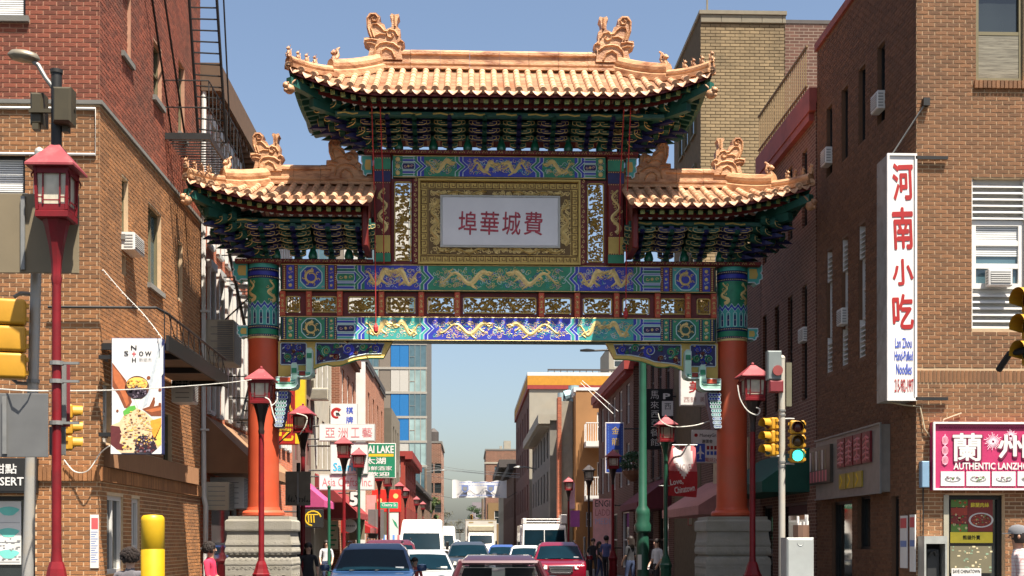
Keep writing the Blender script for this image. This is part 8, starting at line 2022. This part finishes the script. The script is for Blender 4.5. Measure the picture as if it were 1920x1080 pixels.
# ================================================================== people
skin = mat('skin', (.36, .19, .12), .55, var=.06); skin2 = mat('skin_light', (.48, .29, .20), .55, var=.06)
hair_b = mat('hair_dark', (.02, .013, .010), .6, var=.4, scale=60)
def person(label, x, y, h, rot, shirt, trousers, hair='short', sk=skin, arm=0.0, cap=None, step=.12, zbase=.125, group=None):
    t = thing('person', label, 'person', (x, y, zbase), rot, group, local=True); k = h / 1.75
    J = {'pel': (0, 0, .95), 'wai': (0, .0, 1.08), 'che': (0, .01, 1.30), 'nec': (0, .0, 1.46), 'hd0': (0, -.01, 1.53), 'hd1': (0, -.02, 1.64), 'hd2': (0, -.005, 1.70)}
    R_ = {'pel': .150, 'wai': .132, 'che': .150, 'nec': .055, 'hd0': .065, 'hd1': .092, 'hd2': .070}
    E = [('pel', 'wai'), ('wai', 'che'), ('che', 'nec'), ('nec', 'hd0'), ('hd0', 'hd1'), ('hd1', 'hd2')]
    for s_, n_ in ((-1, 'l'), (1, 'r')):
        J |= {n_ + 'sh': (s_ * .185, .01, 1.40), n_ + 'el': (s_ * .24, .02 - arm * .06, 1.12), n_ + 'wr': (s_ * .22, -.08 - arm * .18, .90 + arm * .16), n_ + 'ha': (s_ * .21, -.11 - arm * .22, .82 + arm * .18), n_ + 'hip': (s_ * .095, 0, .90), n_ + 'kn': (s_ * .10, -.03 - s_ * step * .5, .50), n_ + 'an': (s_ * .10, .02 - s_ * step, .09), n_ + 'to': (s_ * .11, -.15 - s_ * step, .04)}
        R_ |= {n_ + 'sh': .065, n_ + 'el': .045, n_ + 'wr': .032, n_ + 'ha': .036, n_ + 'hip': .095, n_ + 'kn': .06, n_ + 'an': .042, n_ + 'to': .04}
        E += [('che', n_ + 'sh'), (n_ + 'sh', n_ + 'el'), (n_ + 'el', n_ + 'wr'), (n_ + 'wr', n_ + 'ha'), ('pel', n_ + 'hip'), (n_ + 'hip', n_ + 'kn'), (n_ + 'kn', n_ + 'an'), (n_ + 'an', n_ + 'to')]
        for f in range(4):
            fa, fb = f'{n_}f{f}', f'{n_}g{f}'; bx, by, bz = J[n_ + 'ha']; ox = (f - 1.5) * .018
            J |= {fa: (bx - s_ * .005, by - .012 + ox, bz - .05), fb: (bx - s_ * .03, by - .02 + ox, bz - .09 + .008 * abs(f - 1))}; R_ |= {fa: .010, fb: .008}; E += [(n_ + 'ha', fa), (fa, fb)]
        J[n_ + 'th'] = (J[n_ + 'ha'][0] - s_ * .035, J[n_ + 'ha'][1] - .035, J[n_ + 'ha'][2] - .02); R_[n_ + 'th'] = .011; E.append((n_ + 'ha', n_ + 'th'))
    names = list(J); me = bpy.data.meshes.new('body'); me.from_pydata([tuple(c * k for c in J[n_]) for n_ in names], [(names.index(a), names.index(b)) for a, b in E], [])
    o = bpy.data.objects.new('body', me); COL.objects.link(o); md = o.modifiers.new('s', 'SKIN'); 
    for i, n_ in enumerate(names):
        sv = me.skin_vertices[0].data[i]; r = R_[n_] * k; sv.radius = (r, r * (.72 if n_ in ('pel', 'wai', 'che') else 1)); sv.use_root = (n_ == 'pel')
    s2 = o.modifiers.new('u', 'SUBSURF'); s2.levels = 2
    dg = bpy.context.evaluated_depsgraph_get(); m2 = bpy.data.meshes.new_from_object(o.evaluated_get(dg)); bpy.data.objects.remove(o)
    m2.materials.clear()
    for mm in (sk, shirt, trousers, trim_b): m2.materials.append(mm)
    for p in m2.polygons:
        c = p.center / k; ax = abs(c.x)
        p.material_index = 3 if c.z < .085 else (2 if c.z < .97 and ax < .195 and not (c.z > .78 and ax > .175) else (1 if (c.z < 1.47 and not (ax > .15 and c.z < 1.13 and ax > .19)) else 0)); p.use_smooth = True
    m2.name = 'body'; part('body', m2, t)
    # face and hair
    m = MB(); m.T = MX.Scale(k, 4)
    for s_ in (-1, 1): m.sphere((s_ * .032, -.104, 1.635), .011, 8, 5, 1); m.sphere((s_ * .093, -.01, 1.62), .022, 7, 5, 0, (.5, .9, 1.4))
    m.add([(-.012, -.108, 1.65), (.012, -.108, 1.65), (.018, -.112, 1.598), (-.018, -.112, 1.598), (0, -.135, 1.604)], [(0, 1, 4), (1, 2, 4), (2, 3, 4), (3, 0, 4)], 0); m.ribbon([(-.026, 1.565), (0, 1.561), (.026, 1.565)], .006, -.100, .006, 2); m.build('face', [sk, trim_b, mat('lip', (.28, .09, .08), .5)], t, smooth=True)
    m = MB(); m.T = MX.Scale(k, 4); r = random.Random(hash(label) % 99)
    if cap:
        m.lathe([(.104, 0), (.106, .03), (.095, .075), (.06, .11), (.01, .12)], 14, (0, -.012, 1.655), sy=1.1); m.add([(-.07, -.09, 1.665), (.07, -.09, 1.665), (.05, -.20, 1.655), (-.05, -.20, 1.655), (-.07, -.09, 1.675), (.07, -.09, 1.675), (.05, -.20, 1.663), (-.05, -.20, 1.663)], MB.BOXF); m.build('cap', cap, t, smooth=True)
        m = MB(); m.T = MX.Scale(k, 4); m.lathe([(.085, -.11), (.102, -.05), (.1, .02)], 12, (0, .012, 1.65)); m.build('hair', hair_b, t, smooth=True)
    else:
        m.sphere((0, .012, 1.668), .108, 14, 9, 0, (1, 1.04, .98))
        n = {'short': 0, 'curly': 420, 'long': 90}[hair]
        for q in range(n):
            a, b = r.uniform(0, 6.3), r.uniform(-.9, 1.5); R0 = .105 if hair == 'curly' else .1
            if hair == 'curly':
                c = (R0 * cos(a) * cos(b) * 1.15, .02 + R0 * sin(a) * cos(b) * 1.1, 1.655 + R0 * sin(b) * 1.05)
                if c[1] < -.07 and c[2] < 1.69: continue
                m.sphere(c, r.uniform(.012, .03), 5, 4)
            else: c = (.1 * cos(a), .03 + .1 * abs(sin(a)), 1.66); m.tube([c, (c[0] * 1.2, c[1] + .02, 1.5), (c[0] * 1.1, c[1] + .02, 1.36 + r.uniform(0, .06))], lambda q: .016 * (1 - .6 * q), 4)
        m.build('hair', hair_b, t, smooth=True)
    return t
cl = lambda n, c_, **k: mat(n, c_, .85, var=.12, scale=10, **k)
def grid_shirt():
    m = mat('checked_shirt', (.60, .50, .47), .85); N, L = m.node_tree.nodes, m.node_tree.links; tc = N.new('ShaderNodeTexCoord'); b = N['Principled BSDF']; wv = []
    for ax in ('X', 'Z'):
        w_ = N.new('ShaderNodeTexWave'); w_.bands_direction = ax; w_.inputs['Scale'].default_value = 7; L.new(tc.outputs['Object'], w_.inputs[0]); wv.append(w_)
    a = N.new('ShaderNodeMath'); a.operation = 'MAXIMUM'; L.new(wv[0].outputs['Fac'], a.inputs[0]); L.new(wv[1].outputs['Fac'], a.inputs[1]); cr = N.new('ShaderNodeValToRGB'); cr.color_ramp.elements[0].color = (.62, .56, .54, 1); cr.color_ramp.elements[1].color = (.48, .27, .26, 1); cr.color_ramp.elements[0].position = .85; cr.color_ramp.elements[1].position = 1
    L.new(a.outputs[0], cr.inputs[0]); L.new(cr.outputs[0], b.inputs['Base Color']); return m
jean = cl('denim', (.05, .07, .14)); dark = cl('dark_cloth', (.025, .025, .03)); grey_c = cl('grey_cloth', (.13, .12, .13)); red_c = cl('red_cloth', (.55, .03, .08)); whit = cl('white_cloth', (.6, .6, .62)); blue_c = cl('blue_cloth', (.10, .12, .26))
def pp(u, vtop, h): # distance at which someone of this height reaches the photo's row
    return (HZ - vtop), h
def stand(label, u, Y, h, rot, *a, **k): return person(label, P(u, 1000, Y)[0], Y, h, rot, *a, **k)
def dist(vtop, h, zb=.125): return (EYE - h - zb) * FPX / (vtop - HZ) if vtop != HZ else 40
stand('person with curly dark hair in grey seen from behind beside the yellow bollard', 244, 15.6, 1.46, pi, grey_c, jean, 'curly', skin2)
stand('person with curly black hair in a red top by the left pedestal', 394, 21.5, 1.52, pi / 2 - .1, red_c, jean, 'curly', skin, .7)
stand('person in grey cap and checked shirt at the right edge', 1910, 16.3, 1.78, -pi / 2 - .25, grid_shirt(), jean, 'short', skin, .3, mat('cap_grey', (.16, .16, .17), .8), zbase=.09)
stand('person with long dark hair right of the left pedestal', 578, 29, 1.5, .3, dark, dark, 'long', skin2, .5)
stand('person in pale clothes before the cream shop under the left signs', 612, 43, 1.55, .1, whit, jean, 'long', skin2, .4)
for k, (u, Y, h, c_, lb) in enumerate(((1112, 52, 1.62, dark, 'person in black standing beside the black lamp post'), (1124, 50, 1.5, dark, 'second person in dark clothes near the black lamp post'), (1137, 47.5, 1.72, blue_c, 'tall person in dark blue walking by the red lamp post'), (1182, 40, 1.68, dark, 'person in black with blue jeans by the tall green pole'), (1232, 36.5, 1.6, whit, 'person in a white shirt behind the green lamp post'), (1100, 70, 1.66, red_c, 'far person in red beyond the bright red car'), (660, 62, 1.68, blue_c, 'far person on the left pavement by the red low awning'))): stand(lb, u, Y, h, (k * 1.3) % 6, c_, jean if k % 2 else dark, ('short', 'long')[k % 2], skin2, .3)
for u, Y, rt, lb in ((748, 30.8, 0, 'person with a patterned red scarf between the blue and silver cars'),): stand(lb, 778, 30.0, 1.28, .6, cl('patterned_scarf', (.4, .08, .06)), dark, 'short', skin2, .8, zbase=0)

# ================================================================== far trees
def tree(label, x, y, H, Rc, seed, col=0):
    r = random.Random(seed); t = thing('street_tree', label, 'tree', (x, y, 0)); m = MB(); m.tube([(x, y, 0), (x + .1, y, H * .3), (x - .1, y, H * .6)], lambda q: .22 * (1 - .6 * q), 7)
    for k in range(7): a = r.uniform(0, 6.3); z = H * r.uniform(.35, .6); m.tube([(x, y, z), (x + Rc * .5 * cos(a), y + Rc * .5 * sin(a), z + H * .15), (x + Rc * .8 * cos(a + .3), y + Rc * .8 * sin(a + .3), z + H * .3)], lambda q: .07 * (1 - .7 * q), 5)
    m.build('trunk', mat('bark', (.10, .075, .05), .9, var=.3, scale=6), t); m = MB()
    cl_ = [(x + r.gauss(0, Rc * .42), y + r.gauss(0, Rc * .42), H * r.uniform(.45, .95), r.uniform(.25, .5) * Rc) for _ in range(16)]
    for cx, cy, cz, cr in cl_:
        for k in range(130 if col < 2 else 45):
            d = V((r.gauss(0, 1), r.gauss(0, 1), r.gauss(0, .8))).normalized() * cr * r.uniform(.5, 1.05); c = V((cx, cy, cz)) + d; s_ = r.uniform(.07, .16); e1 = V((r.uniform(-1, 1), r.uniform(-1, 1), r.uniform(-1, 1))) * s_; e2 = V((r.uniform(-1, 1), r.uniform(-1, 1), r.uniform(-1, 1))) * s_
            m.add([tuple(c - e1), tuple(c + e2), tuple(c + e1), tuple(c - e2)], [(0, 1, 2, 3)])
    m.build('crown', (mat('leaf_green', (0.042, 0.0756, 0.0252), .6, island=.5), mat('spring_leaf', (0.0672, 0.1008, 0.0252), .6, island=.5), mat('budding_leaf', (0.0924, 0.084, 0.0462), .7, island=.5))[col], t)
for k, (u, v, Y, Rc, col, lb) in enumerate(((808, 930, 185, 1.3, 1, 'bright green tree left of the street end behind the tower foot'), (822, 948, 260, 2.0, 2, 'sparse brownish tree behind the distant pale pole on the left'), (838, 958, 330, 2.4, 2, 'sparse yellowish tree at the far left of the street end'), (893, 945, 270, 1.7, 0, 'green tree under the right half of the street banner'), (862, 972, 390, 2.6, 2, 'low far tree closing the street at its middle'), (792, 922, 165, 1.0, 1, 'small yellow green tree before the tower foot'))):
    x, z = P(u, v, Y); tree(lb, x, Y, z, Rc, 70 + k, col)
signal('small far yellow signal hanging over the street end, seen edge on', 881, 887, 965, 978, 175)
